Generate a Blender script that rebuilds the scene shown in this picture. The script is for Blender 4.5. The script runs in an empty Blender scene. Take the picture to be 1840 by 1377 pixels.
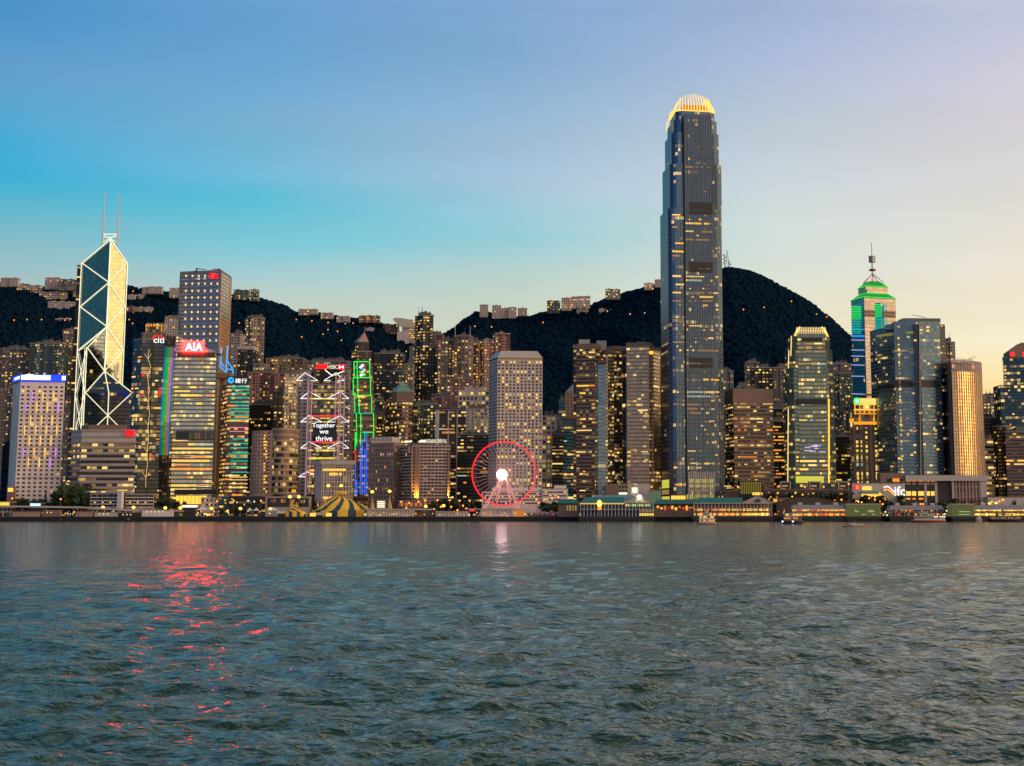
import bpy, math, random
import numpy as np
from mathutils import Vector, noise
# ------------------------------------------------------------------ camera, sky, sun, exposure
S = bpy.context.scene
F, PX, PY, CAMH = 2900.0, 1060.0, 479.0, 8.0
PITCH = math.atan((921.0 - PY) / F)
SP, CP = math.sin(PITCH), math.cos(PITCH)
cd = bpy.data.cameras.new('camera'); cam = bpy.data.objects.new('camera', cd)
S.collection.objects.link(cam); S.camera = cam
cam.location = (0, 0, CAMH); cam.rotation_euler = (math.pi / 2 + PITCH, 0, 0)
cd.sensor_width = 36; cd.lens = 36 * F / 1840
cd.shift_x = (920 - PX) / 1840; cd.shift_y = (PY - 688.5) / 1840
cd.clip_start = 0.5; cd.clip_end = 30000
S.view_settings.view_transform = 'Standard'; S.view_settings.look = 'None'
S.view_settings.exposure = 0; S.view_settings.gamma = 1
S.cycles.use_denoising = True
S.cycles.max_bounces = 5; S.cycles.diffuse_bounces = 2; S.cycles.glossy_bounces = 4
S.cycles.sample_clamp_indirect = 6; S.cycles.caustics_reflective = False

def ray(px, py):
    u, v = (px - PX) / F, (PY - py) / F
    return Vector((u, CP - v * SP, SP + v * CP))
def P(px, py, Y):
    d = ray(px, py); k = Y / d.y
    return Vector((d.x * k, Y, CAMH + d.z * k))
def lin(c):
    return tuple((x / 255 / 12.92 if x <= 10 else ((x / 255 + .055) / 1.055) ** 2.4) for x in c)

SUN_AZ, SUN_EL = math.radians(118), math.radians(8)      # from the viewing direction round to the west
rows = [0, 130, 250, 310, 370, 430, 480, 540, 600, 650, 720]
cols = [0, 460, 920, 1380, 1840]
tab = {0: [(66,142,197),(95,157,202),(55,168,210),(50,170,212),(70,180,210),(120,185,200),(150,188,195),(172,190,186),(188,192,180),(195,190,170),(200,180,150)],
 460: [(98,155,206),(104,165,211),(122,178,213),(104,184,214),(84,189,214),(118,196,212),(160,200,205),(188,205,196),(200,205,190),(205,202,178),(210,190,150)],
 920: [(127,165,208),(131,173,211),(155,188,216),(164,192,214),(150,198,213),(144,202,213),(175,208,209),(195,212,200),(208,212,192),(215,210,180),(225,200,150)],
 1380: [(155,175,210),(175,190,220),(190,205,218),(200,210,218),(207,217,217),(210,220,215),(215,223,215),(228,230,210),(238,230,198),(245,228,175),(250,212,140)],
 1840: [(187,192,214),(208,203,218),(218,212,218),(220,217,217),(225,220,214),(232,225,210),(238,228,212),(243,232,207),(245,235,205),(252,232,178),(252,214,140)]}
w = bpy.data.worlds.new('World'); S.world = w; w.use_nodes = True
nt = w.node_tree; nt.nodes.clear(); N = nt.nodes.new; L = nt.links.new
def math_node(op, a, b=None, tree=None, clamp=False):
    t = tree or nt; n = t.nodes.new('ShaderNodeMath'); n.operation = op; n.use_clamp = clamp
    for i, x in enumerate((a, b)):
        if x is None: continue
        if isinstance(x, (int, float)): n.inputs[i].default_value = x
        else: t.links.new(x, n.inputs[i])
    return n.outputs[0]
geo = N('ShaderNodeTexCoord'); sep = N('ShaderNodeSeparateXYZ'); L(geo.outputs['Generated'], sep.inputs[0])
az = math_node('ARCTAN2', sep.outputs[0], sep.outputs[1])            # 0 ahead, + towards the west
el = math_node('ARCSINE', sep.outputs[2])
# thin streaks of high cloud, fixed in the sky
mp = N('ShaderNodeMapping'); mp.inputs['Scale'].default_value = (2.2, 2.2, 16); mp.inputs['Rotation'].default_value = (0, .22, 0)
L(geo.outputs['Generated'], mp.inputs[0])
nz = N('ShaderNodeTexNoise'); nz.inputs['Scale'].default_value = 1.6; nz.inputs['Detail'].default_value = 4; nz.inputs['Roughness'].default_value = .55
L(mp.outputs[0], nz.inputs['Vector'])
elj = math_node('ADD', el, math_node('MULTIPLY', math_node('SUBTRACT', nz.outputs['Fac'], .5), .05))
pos = math_node('DIVIDE', math_node('ADD', elj, .05), 1.65)
def ramp(stops):
    r = N('ShaderNodeValToRGB'); e = r.color_ramp.elements
    stops = sorted(stops)
    while len(e) < len(stops): e.new(.5)
    for i, (p, c) in enumerate(stops): e[i].position = p; e[i].color = (*c, 1)
    L(pos, r.inputs[0]); return r.outputs[0]
def pe(e): return (e + .05) / 1.65
azs, outs = [], []
def addcol(a, stops): azs.append(a); outs.append(ramp(stops))
addcol(-3.1416, [(pe(-.05), (.80,.58,.46)), (pe(.02), (.80,.57,.44)), (pe(.07), (.56,.46,.44)), (pe(.13), (.28,.36,.46)), (pe(.22), (.18,.34,.52)), (pe(.36), (.34,.42,.54)), (pe(.55), (.72,.62,.60)), (pe(1.0), (.50,.46,.46)), (pe(1.5), (.25,.28,.30))])  # bright high band behind the camera, added to fill the front walls
addcol(-2.3, [(pe(-.05), (.16,.18,.26)), (pe(.05), (.10,.23,.48)), (pe(.2), (.05,.24,.55)), (pe(.5), (.14,.24,.36)), (pe(1.5), (.10,.20,.27))])
addcol(-1.7, [(pe(-.05), (.06,.09,.12)), (pe(.03), (.06,.22,.44)), (pe(.2), (.03,.27,.62)), (pe(.5), (.06,.20,.32)), (pe(1.5), (.10,.20,.27))])
addcol(-.9, [(pe(-.05), (.20,.25,.30)), (pe(.1), (.16,.34,.42)), (pe(.3), (.06,.33,.52)), (pe(.8), (.07,.24,.50)), (pe(1.5), (.10,.20,.27))])
for c in cols:
    st = []
    for r_, col in zip(rows, tab[c]):
        d = ray(c, r_).normalized(); st.append((pe(math.asin(d.z)), lin(col)))
    st.append((pe(-.05), lin(tab[c][-1])))
    z = lin(tab[c][0]); st.append((pe(.42), {0:(.34,.52,.50),460:(.40,.58,.54),920:(.48,.62,.57),1380:(.85,.84,.68),1840:(1.5,1.2,.85)}[c])); st.append((pe(.8), (.30,.38,.35))); st.append((pe(1.5), (.10,.20,.27)))
    d = ray(c, 400); addcol(math.atan2(d.x, d.y), st)
addcol(.9, [(pe(-.05), (1.0,.62,.22)), (pe(.04), (1.0,.74,.34)), (pe(.2), (.95,.80,.55)), (pe(.5), (.55,.58,.62)), (pe(1.5), (.10,.20,.27))])
addcol(1.65, [(pe(-.05), (1.0,.55,.18)), (pe(.05), (1.0,.68,.28)), (pe(.25), (1.0,.80,.46)), (pe(.55), (.60,.55,.50)), (pe(1.5), (.10,.20,.27))])
addcol(2.3, [(pe(-.05), (1.0,.62,.30)), (pe(.05), (1.1,.74,.38)), (pe(.2), (.95,.72,.50)), (pe(.5), (.50,.48,.52)), (pe(1.5), (.10,.20,.27))])
addcol(3.1416, [(pe(-.05), (.80,.58,.46)), (pe(.02), (.80,.57,.44)), (pe(.07), (.56,.46,.44)), (pe(.13), (.28,.36,.46)), (pe(.22), (.18,.34,.52)), (pe(.36), (.34,.42,.54)), (pe(.55), (.72,.62,.60)), (pe(1.0), (.50,.46,.46)), (pe(1.5), (.25,.28,.30))])
cur = outs[0]
for i in range(1, len(azs)):
    mr = N('ShaderNodeMapRange'); mr.inputs['From Min'].default_value = azs[i-1]; mr.inputs['From Max'].default_value = azs[i]
    L(az, mr.inputs['Value'])
    mx = N('ShaderNodeMix'); mx.data_type = 'RGBA'; L(mr.outputs[0], mx.inputs[0]); L(cur, mx.inputs[6]); L(outs[i], mx.inputs[7]); cur = mx.outputs[2]
# brighter and darker cloud veils
vm = N('ShaderNodeMapRange'); L(nz.outputs['Fac'], vm.inputs['Value']); vm.inputs['From Min'].default_value = .3; vm.inputs['From Max'].default_value = .7
vm.inputs['To Min'].default_value = .95; vm.inputs['To Max'].default_value = 1.07
sc_ = N('ShaderNodeVectorMath'); sc_.operation = 'SCALE'; L(cur, sc_.inputs[0]); L(vm.outputs[0], sc_.inputs['Scale'])
bg = N('ShaderNodeBackground'); L(sc_.outputs[0], bg.inputs[0]); bg.inputs[1].default_value = .97
sky = N('ShaderNodeTexSky'); sky.sky_type = 'NISHITA'; sky.sun_disc = False; sky.sun_elevation = SUN_EL; sky.sun_rotation = SUN_AZ
bg2 = N('ShaderNodeBackground'); L(sky.outputs[0], bg2.inputs[0]); bg2.inputs[1].default_value = .008
ad = N('ShaderNodeAddShader'); L(bg.outputs[0], ad.inputs[0]); L(bg2.outputs[0], ad.inputs[1])
wo = N('ShaderNodeOutputWorld'); L(ad.outputs[0], wo.inputs[0])
sl = bpy.data.lights.new('sun', 'SUN'); sl.energy = 2.1; sl.angle = math.radians(50); sl.color = (1, .62, .34)
so = bpy.data.objects.new('sun', sl); S.collection.objects.link(so)
sd = Vector((math.sin(SUN_AZ) * math.cos(SUN_EL), math.cos(SUN_AZ) * math.cos(SUN_EL), math.sin(SUN_EL)))
so.rotation_euler = sd.to_track_quat('Z', 'Y').to_euler(); so.location = (900, 200, 300)

# ------------------------------------------------------------------ helpers
C = bpy.context.collection
ORG = {}
R = random.Random(7)
class MB:
    """collects faces in world coordinates, links them as ONE mesh"""
    def __init__(s): s.v = []; s.f = []; s.uv = []; s.mi = []
    def face(s, pts, uv=None, mi=0):
        b = len(s.v); s.v += [tuple(p) for p in pts]; s.f.append(tuple(range(b, b + len(pts))))
        s.uv += uv or [(0, 0)] * len(pts); s.mi.append(mi); return s
    def prism(s, pts, z0, z1, bw=3.5, fh=3.6, mi=0, ti=None, cap=True, bot=False, vz0=None, plain=False, top=None):
        n = len(pts); nf = max(1, round((z1 - z0) / fh)); tp = top or pts
        for i in range(n):
            a, b = pts[i], pts[(i+1) % n]; a2, b2 = tp[i], tp[(i+1) % n]
            l = math.hypot(b[0]-a[0], b[1]-a[1]); nb = max(1, round(l / bw)); u = 0 if plain else i * 1000
            uv = [(0,0)]*4 if plain else [(u,0),(u+nb,0),(u+nb,nf),(u,nf)]
            s.face([(a[0],a[1],z0),(b[0],b[1],z0),(b2[0],b2[1],z1),(a2[0],a2[1],z1)], uv, mi)
        if cap: s.face([(p[0],p[1],z1) for p in tp], None, mi if ti is None else ti)
        if bot: s.face([(p[0],p[1],z0) for p in reversed(pts)], None, mi)
        return s
    def box(s, c, size, rz=0, mi=0):
        x, y, z = size[0]/2, size[1]/2, size[2]/2; ca, sa = math.cos(rz), math.sin(rz)
        pts = [(c[0]+a*ca-b*sa, c[1]+a*sa+b*ca) for a, b in ((-x,-y),(x,-y),(x,y),(-x,y))]
        return s.prism(pts, c[2]-z, c[2]+z, mi=mi, bot=True, plain=True)
    def bar(s, p, q, r, n=4, mi=0, r2=None):
        p, q = Vector(p), Vector(q); d = (q - p)
        if d.length < 1e-6: return s
        d.normalize(); a = d.cross(Vector((0,0,1)) if abs(d.z) < .9 else Vector((0,1,0))).normalized(); b = a.cross(d)
        r2 = r if r2 is None else r2
        k = [(math.cos(2*math.pi*(i+.5)/n), math.sin(2*math.pi*(i+.5)/n)) for i in range(n)]
        A = [p + (a*c + b*e)*r for c, e in k]; B = [q + (a*c + b*e)*r2 for c, e in k]
        for i in range(n):
            j = (i+1) % n; s.face([A[j], A[i], B[i], B[j]], mi=mi)
        s.face(list(A), mi=mi); s.face(list(reversed(B)), mi=mi); return s
    def ell(s, c, rx, ry, rz, nu=10, nv=6, mi=0, lo=-.5):
        for i in range(nv):
            for j in range(nu):
                q = []
                for (ii, jj) in ((i,j),(i,j+1),(i+1,j+1),(i+1,j)):
                    t = (lo + (.5-lo)*ii/nv) * math.pi; f = 2*math.pi*jj/nu
                    q.append((c[0]+rx*math.cos(t)*math.cos(f), c[1]+ry*math.cos(t)*math.sin(f), c[2]+rz*math.sin(t)))
                s.face(q, mi=mi)
        return s
    def build(s, name, mats, parent=None, smooth=False, label=None, kind=None):
        if not isinstance(mats, (list, tuple)): mats = [mats]
        me = bpy.data.meshes.new(name); o = bpy.data.objects.new(name, me)
        og = ORG[parent] if parent else (Vector(s.v[0]) * 0)
        me.from_pydata([(x-og[0], y-og[1], z-og[2]) for x, y, z in s.v], [], s.f)
        ul = me.uv_layers.new(name='UVMap'); ul.data.foreach_set('uv', np.array(s.uv, dtype=np.float32).ravel())
        for m in mats: me.materials.append(MAT(m))
        me.polygons.foreach_set('material_index', s.mi)
        if smooth: me.polygons.foreach_set('use_smooth', [True]*len(s.f))
        C.objects.link(o); ORG[o] = og
        if parent: o.parent = parent
        if label: o['label'] = label
        if kind: o['kind'] = kind
        return o
def E(name, label, cat, loc, group=None):
    o = bpy.data.objects.new(name, None); C.objects.link(o); o.location = loc; o.empty_display_size = 2
    o['label'] = label; o['category'] = cat
    if group: o['group'] = group
    ORG[o] = Vector(loc); return o
def tag(o, label, cat, group=None):
    o['label'] = label; o['category'] = cat
    if group: o['group'] = group
    return o
def copy_tree(o, loc, rz=0, label=None):
    c = o.copy(); C.objects.link(c); c.location = loc; c.rotation_euler = (0,0,rz)
    if label: c['label'] = label
    for ch in o.children:
        d = ch.copy(); C.objects.link(d); d.parent = c
        for g in ch.children:
            e = g.copy(); C.objects.link(e); e.parent = d
    return c

# ------------------------------------------------------------------ materials
MATS = {}
def MAT(m): return MATS[m] if isinstance(m, str) else m
def simple(name, col, rough=.7, metal=0, em=None, es=0, var=.12, vs=.15, sample=False, spec=None):
    m = bpy.data.materials.new(name); m.use_nodes = True; t = m.node_tree; b = t.nodes['Principled BSDF']
    b.inputs['Roughness'].default_value = rough; b.inputs['Metallic'].default_value = metal
    if spec is not None: b.inputs['Specular IOR Level'].default_value = spec
    if var:
        tc = t.nodes.new('ShaderNodeTexCoord'); n = t.nodes.new('ShaderNodeTexNoise'); n.inputs['Scale'].default_value = vs; n.inputs['Detail'].default_value = 6
        mr = t.nodes.new('ShaderNodeMapRange'); mr.inputs['To Min'].default_value = 1 - var*1.6; mr.inputs['To Max'].default_value = 1 + var*1.6
        sc = t.nodes.new('ShaderNodeVectorMath'); sc.operation = 'SCALE'; sc.inputs[0].default_value = col
        t.links.new(tc.outputs['Object'], n.inputs['Vector']); t.links.new(n.outputs['Fac'], mr.inputs[0]); t.links.new(mr.outputs[0], sc.inputs['Scale']); t.links.new(sc.outputs[0], b.inputs['Base Color'])
    else: b.inputs['Base Color'].default_value = (*col, 1)
    if em:
        b.inputs['Emission Color'].default_value = (*em, 1); b.inputs['Emission Strength'].default_value = es
        m.cycles.emission_sampling = 'AUTO' if sample else 'NONE'
    MATS[name] = m; return m
# one node group makes every facade: window grid from UV (1 unit = one bay / one floor)
g = bpy.data.node_groups.new('facade', 'ShaderNodeTree')
def gin(n, t, d=None):
    s = g.interface.new_socket(n, in_out='INPUT', socket_type=t)
    if d is not None: s.default_value = d
for n_, t_, d_ in (('Wall','NodeSocketColor',(.5,.5,.5,1)),('Glass','NodeSocketColor',(.05,.06,.08,1)),('WU','NodeSocketFloat',.8),('WV','NodeSocketFloat',.6),
    ('Lit','NodeSocketFloat',.2),('Row','NodeSocketFloat',.5),('Em','NodeSocketFloat',1.),('Warm','NodeSocketColor',(1,.6,.2,1)),('Metal','NodeSocketFloat',.5),
    ('GR','NodeSocketFloat',.1),('WR','NodeSocketFloat',.7),('Seed','NodeSocketFloat',0.),('Col','NodeSocketFloat',0.),('WM','NodeSocketFloat',0.),('Tilt','NodeSocketFloat',.02)): gin(n_, t_, d_)
g.interface.new_socket('BSDF', in_out='OUTPUT', socket_type='NodeSocketShader')
gi = g.nodes.new('NodeGroupInput'); go = g.nodes.new('NodeGroupOutput')
def gm(op, a, b=None, clamp=False): return math_node(op, a, b, g, clamp)
uvn = g.nodes.new('ShaderNodeUVMap'); uvn.uv_map = 'UVMap'; sp = g.nodes.new('ShaderNodeSeparateXYZ'); g.links.new(uvn.outputs[0], sp.inputs[0])
U, V = sp.outputs[0], sp.outputs[1]
iu, iv = gm('FLOOR', U), gm('FLOOR', V)
fu, fv = gm('ABSOLUTE', gm('SUBTRACT', gm('SUBTRACT', U, iu), .5)), gm('ABSOLUTE', gm('SUBTRACT', gm('SUBTRACT', V, iv), .5))
win = gm('MULTIPLY', gm('LESS_THAN', fu, gm('MULTIPLY', gi.outputs['WU'], .5)), gm('LESS_THAN', fv, gm('MULTIPLY', gi.outputs['WV'], .5)))
def white(a, b, c):
    cb = g.nodes.new('ShaderNodeCombineXYZ'); wn = g.nodes.new('ShaderNodeTexWhiteNoise'); wn.noise_dimensions = '3D'
    for i, x in enumerate((a, b, c)):
        if isinstance(x, (int, float)): cb.inputs[i].default_value = x
        else: g.links.new(x, cb.inputs[i])
    g.links.new(cb.outputs[0], wn.inputs['Vector']); return wn
oi = g.nodes.new('ShaderNodeObjectInfo')
seed = gm('ADD', gi.outputs['Seed'], gm('MULTIPLY', oi.outputs['Random'], 977))
w1 = white(iu, iv, seed); w2 = white(gm('FLOOR', gm('DIVIDE', iu, 5)), iv, gm('ADD', seed, 31)); w3 = white(7.5, iv, gm('ADD', seed, 77))
rowlit = gm('LESS_THAN', gm('MULTIPLY', gm('ADD', w2.outputs[0], w3.outputs[0]), .5), gm('POWER', gi.outputs['Lit'], .6))
inrow = gm('MULTIPLY', rowlit, gm('LESS_THAN', w1.outputs[0], .8))
w5 = white(iu, 3.3, gm('ADD', seed, 11)); colf = gm('ADD', gm('SUBTRACT', 1, gi.outputs['Col']), gm('MULTIPLY', gi.outputs['Col'], gm('MULTIPLY', gm('POWER', w5.outputs[0], 2.5), 3.4)))
solo = gm('LESS_THAN', w1.outputs[0], gm('MULTIPLY', gm('MULTIPLY', gi.outputs['Lit'], gm('SUBTRACT', 1.05, gi.outputs['Row'])), colf))
lit_ = gm('ADD', gm('MULTIPLY', inrow, gi.outputs['Row']), gm('MULTIPLY', solo, gm('SUBTRACT', 1, gi.outputs['Row'])), True)
lit_ = gm('GREATER_THAN', lit_, gm('MULTIPLY', .999, gm('MINIMUM', gi.outputs['Row'], gm('SUBTRACT', 1, gi.outputs['Row']))))
hs = g.nodes.new('ShaderNodeMix'); hs.data_type = 'RGBA'; g.links.new(w1.outputs['Color'], hs.inputs[0]); 
w4 = white(iv, iu, gm('ADD', seed, 5)); g.links.new(w4.outputs[0], hs.inputs[0]); g.links.new(gi.outputs['Warm'], hs.inputs[6]); hs.inputs[7].default_value = (1, .66, .20, 1)
est = gm('MULTIPLY', gm('MULTIPLY', gm('MULTIPLY', lit_, win), gi.outputs['Em']), gm('ADD', .10, gm('MULTIPLY', gm('POWER', w4.outputs[0], 2.6), 1.3)))
# slow staining of the wall
tc = g.nodes.new('ShaderNodeTexCoord'); n1 = g.nodes.new('ShaderNodeTexNoise'); n1.inputs['Scale'].default_value = .05; n1.inputs['Detail'].default_value = 8; n1.inputs['Roughness'].default_value = .65
g.links.new(tc.outputs['Object'], n1.inputs['Vector'])
mr = g.nodes.new('ShaderNodeMapRange'); mr.inputs['From Min'].default_value = .25; mr.inputs['From Max'].default_value = .75; mr.inputs['To Min'].default_value = .78; mr.inputs['To Max'].default_value = 1.18; g.links.new(n1.outputs['Fac'], mr.inputs[0])
ws = g.nodes.new('ShaderNodeVectorMath'); ws.operation = 'SCALE'; g.links.new(gi.outputs['Wall'], ws.inputs[0]); g.links.new(gm('MULTIPLY', mr.outputs[0], gm('SUBTRACT', 1.12, gm('MULTIPLY', gi.outputs['Col'], gm('MULTIPLY', w5.outputs['Color'] if 0 else white(iu, 9.1, seed).outputs[0], .85)))), ws.inputs['Scale'])
gs = g.nodes.new('ShaderNodeVectorMath'); gs.operation = 'SCALE'; g.links.new(gi.outputs['Glass'], gs.inputs[0]); g.links.new(gm('ADD', .85, gm('MULTIPLY', w1.outputs[0], .3)), gs.inputs['Scale'])
mx = g.nodes.new('ShaderNodeMix'); mx.data_type = 'RGBA'; g.links.new(win, mx.inputs[0]); g.links.new(ws.outputs[0], mx.inputs[6]); g.links.new(gs.outputs[0], mx.inputs[7])
def mixf(a, b):
    m = g.nodes.new('ShaderNodeMix'); g.links.new(win, m.inputs[0]); g.links.new(a, m.inputs[2]); g.links.new(b, m.inputs[3]); return m.outputs[0]
bs = g.nodes.new('ShaderNodeBsdfPrincipled')
g.links.new(mx.outputs[2], bs.inputs['Base Color']); g.links.new(mixf(gi.outputs['WR'], gi.outputs['GR']), bs.inputs['Roughness']); g.links.new(mixf(gi.outputs['WM'], gi.outputs['Metal']), bs.inputs['Metallic'])
g.links.new(hs.outputs[2], bs.inputs['Emission Color']); g.links.new(est, bs.inputs['Emission Strength'])
# each pane hangs a little off true, so reflections break up
gn = g.nodes.new('ShaderNodeNewGeometry'); v1 = g.nodes.new('ShaderNodeVectorMath'); v1.operation = 'SUBTRACT'; g.links.new(w1.outputs['Color'], v1.inputs[0]); v1.inputs[1].default_value = (.5,.5,.5)
v2 = g.nodes.new('ShaderNodeVectorMath'); v2.operation = 'SCALE'; g.links.new(v1.outputs[0], v2.inputs[0]); g.links.new(gm('MULTIPLY', win, gi.outputs['Tilt']), v2.inputs['Scale'])
v3 = g.nodes.new('ShaderNodeVectorMath'); g.links.new(gn.outputs['Normal'], v3.inputs[0]); g.links.new(v2.outputs[0], v3.inputs[1])
v4 = g.nodes.new('ShaderNodeVectorMath'); v4.operation = 'NORMALIZE'; g.links.new(v3.outputs[0], v4.inputs[0]); g.links.new(v4.outputs[0], bs.inputs['Normal'])
g.links.new(bs.outputs[0], go.inputs[0])
def fac(name, wall, glass=(.03,.04,.05), wu=.8, wv=.6, lit=.15, row=.5, em=1.2, warm=(1,.5,.13), metal=.4, gr=.12, wr=.7, wm=0, tilt=.03, col=None):
    m = bpy.data.materials.new(name); m.use_nodes = True; t = m.node_tree; t.nodes.clear()
    n = t.nodes.new('ShaderNodeGroup'); n.node_tree = g; o = t.nodes.new('ShaderNodeOutputMaterial'); t.links.new(n.outputs[0], o.inputs[0])
    for k, v in (('Wall',(*wall,1)),('Glass',(*glass,1)),('WU',wu),('WV',wv),('Lit',lit),('Row',row),('Em',em),('Warm',(*warm,1)),('Metal',metal),('GR',gr),('WR',wr),('WM',wm),('Seed',len(MATS)*13.7),('Col',(1. if 'resi' in name else 0.) if col is None else col),('Tilt',tilt)): n.inputs[k].default_value = v
    m.cycles.emission_sampling = 'NONE'; m['fac'] = 1; MATS[name] = m; return m
# plain materials
simple('concrete', (.26,.24,.23)); simple('pale_concrete', (.50,.45,.42)); simple('dark_concrete', (.03,.029,.03)); simple('wet_stone', (.012,.012,.013), .5); simple('dim_stone', (.075,.055,.05)); simple('white_paint', (.72,.68,.66), .5)
simple('roof_grey', (.14,.13,.13)); simple('black_metal', (.02,.02,.022), .4); simple('grey_metal', (.28,.28,.30), .4, .5); simple('blue_metal', (.15,.17,.19), .4, .6); simple('white_metal', (.75,.73,.73), .35)
simple('brown_stone', (.24,.155,.125)); simple('pink_stone', (.42,.27,.24)); simple('dark_glass', (.02,.03,.04), .06, .4); simple('copper_green', (.18,.36,.26), .5)
simple('teal_roof', (.02,.17,.17), .45); simple('blue_panel', (.015,.05,.14), .5); simple('asphalt', (.05,.05,.05)); simple('rust_red', (.30,.03,.03), .5)
simple('tent_blue', (.015,.06,.12), .6, var=0); simple('tent_yellow', (.75,.45,.03), .6, em=(1,.55,.04), es=.10, var=0)
simple('bark', (.06,.045,.03)); simple('leaf_dark', (.030,.055,.022), .6, vs=1.2, var=.3); simple('leaf_mid', (.05,.09,.03), .6, vs=1.2, var=.3); simple('leaf_olive', (.07,.09,.035), .6, vs=1.2, var=.3)
simple('hill_haze_leaf', (.0042,.0165,.034), 1, vs=.004, var=.3, spec=0); simple('hill_haze_leaf_light', (.0050,.019,.037), 1, vs=.004, var=.3, spec=0)  # blue distance haze is mixed into these leaf colours
def glow(name, col, e, sample=False): return simple(name, tuple(c*.3 for c in col), .5, 0, col, e, 0, sample=sample)
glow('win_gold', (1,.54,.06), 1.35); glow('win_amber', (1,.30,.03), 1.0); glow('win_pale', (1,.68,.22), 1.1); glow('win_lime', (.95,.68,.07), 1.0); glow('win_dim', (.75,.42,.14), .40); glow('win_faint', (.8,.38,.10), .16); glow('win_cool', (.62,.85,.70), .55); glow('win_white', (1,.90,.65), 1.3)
glow('neon_cream', (1,.93,.66), 1.1, True); glow('neon_white', (1,.92,.96), 1.4); glow('neon_red', (1,.02,.03), 1.3); glow('neon_green', (.02,1,.10), 1.0); glow('neon_blue', (.04,.16,1), 1.0); glow('neon_sky', (.03,.42,1), 1.1)
glow('neon_teal', (.01,.62,.42), .8); glow('neon_purple', (.55,.2,.95), 1.2); glow('neon_gold', (1,.62,.10), 1.1); glow('neon_lilac', (.75,.6,1), .9); glow('neon_pink', (1,.25,.35), .9)
glow('sign_red', (1,.004,.006), 1.6); glow('sign_red_hot', (1,.0022,.0022), 120, True); glow('sign_white', (1,1,1), 1.4); glow('sign_white_hot', (1,.9,.88), 3.5, True); glow('sign_blue', (.01,.05,1), 1.5, True)
glow('lamp_sodium', (1,.42,.04), 4, True); glow('lamp_white', (1,.46,.045), 5.5, True); glow('lamp_orange', (1,.22,.02), 3, False); glow('hub_white', (1,.62,.66), 14, True); glow('red_lamp', (1,.02,.02), 4)
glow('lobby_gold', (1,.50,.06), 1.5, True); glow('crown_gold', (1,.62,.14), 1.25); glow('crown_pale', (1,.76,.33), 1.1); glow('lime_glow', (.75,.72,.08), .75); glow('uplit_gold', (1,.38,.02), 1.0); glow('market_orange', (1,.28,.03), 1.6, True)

# ------------------------------------------------------------------ geometry helpers tied to the place
def foot(cs, ytop, depth=35):
    """visible corners (px, Y) from west-facing camera left to right -> ground polygon, counter-clockwise"""
    pts = [(P(px, ytop, Y).x, Y) for px, Y in cs]
    if len(pts) == 2:
        (ax, ay), (bx, by) = pts; l = math.hypot(bx-ax, by-ay); n = (-(by-ay)/l, (bx-ax)/l)
        return pts + [(bx+n[0]*depth, by+n[1]*depth), (ax+n[0]*depth, ay+n[1]*depth)]
    if len(pts) == 3: return pts + [(pts[0][0]+pts[2][0]-pts[1][0], pts[0][1]+pts[2][1]-pts[1][1])]
    return pts
def inset(pts, k):
    cx = sum(p[0] for p in pts)/len(pts); cy = sum(p[1] for p in pts)/len(pts)
    return [(cx+(x-cx)*k, cy+(y-cy)*k) for x, y in pts]
def grow(pts, d):
    n = len(pts); out = []
    for i in range(n):
        p0, p1, p2 = Vector(pts[i-1]), Vector(pts[i]), Vector(pts[(i+1) % n])
        a = (p1-p0).normalized(); b = (p2-p1).normalized(); na = Vector((a.y,-a.x)); nb = Vector((b.y,-b.x))
        m = (na+nb); m = m / max(.3, m.dot(na)) if m.length > 1e-6 else na; out.append(tuple(p1 + m*d))
    return out
def cren(pts, segs, dep):
    """bays: every visible wall steps in and out"""
    out = []; n = len(pts)
    for i in range(n):
        a, b = Vector(pts[i]), Vector(pts[(i+1) % n]); l = (b-a).length; k = max(1, round(l/segs)); k += 1 - k % 2
        t = (b-a)/l; nn = Vector((-t.y, t.x))
        for j in range(k):
            p, q = a + t*l*j/k, a + t*l*(j+1)/k; o = nn*dep if j % 2 else nn*0
            if j: out.append(tuple(p + o))
            else: out.append(tuple(p))
            if j < k-1: out.append(tuple(q + o))
    return out
def onface(px, py, A, B, off=.4):
    a, b = Vector((*A, 0)), Vector((*B, 0)); t = (b-a).normalized(); n = Vector((t.y, -t.x, 0)); d = ray(px, py); o = Vector((0,0,CAMH))
    k = ((a + n*off) - o).dot(n) / d.dot(n); return o + d*k
def face_rz(A, B): return math.atan2(B[1]-A[1], B[0]-A[0])
WM = {}
def win_mesh(wd, ht, mat, disc=False, dep=.3):
    key = (round(wd,1), round(ht,1), mat, disc)
    if key not in WM:
        m = MB()
        if disc:
            k = [(wd/2*math.cos(2*math.pi*i/8+.39), ht/2*math.sin(2*math.pi*i/8+.39)) for i in range(8)]
            m.face([(x, -dep, z) for x, z in k])
            for i in range(8): a, b = k[i], k[(i+1) % 8]; m.face([(b[0],0,b[1]),(b[0],-dep,b[1]),(a[0],-dep,a[1]),(a[0],0,a[1])])
        else: m.box((0, -dep/2, 0), (key[0], dep, key[1]))
        me = bpy.data.meshes.new('window'); me.from_pydata(m.v, [], m.f); me.materials.append(MATS[mat]); WM[key] = me
    return WM[key]
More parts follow.
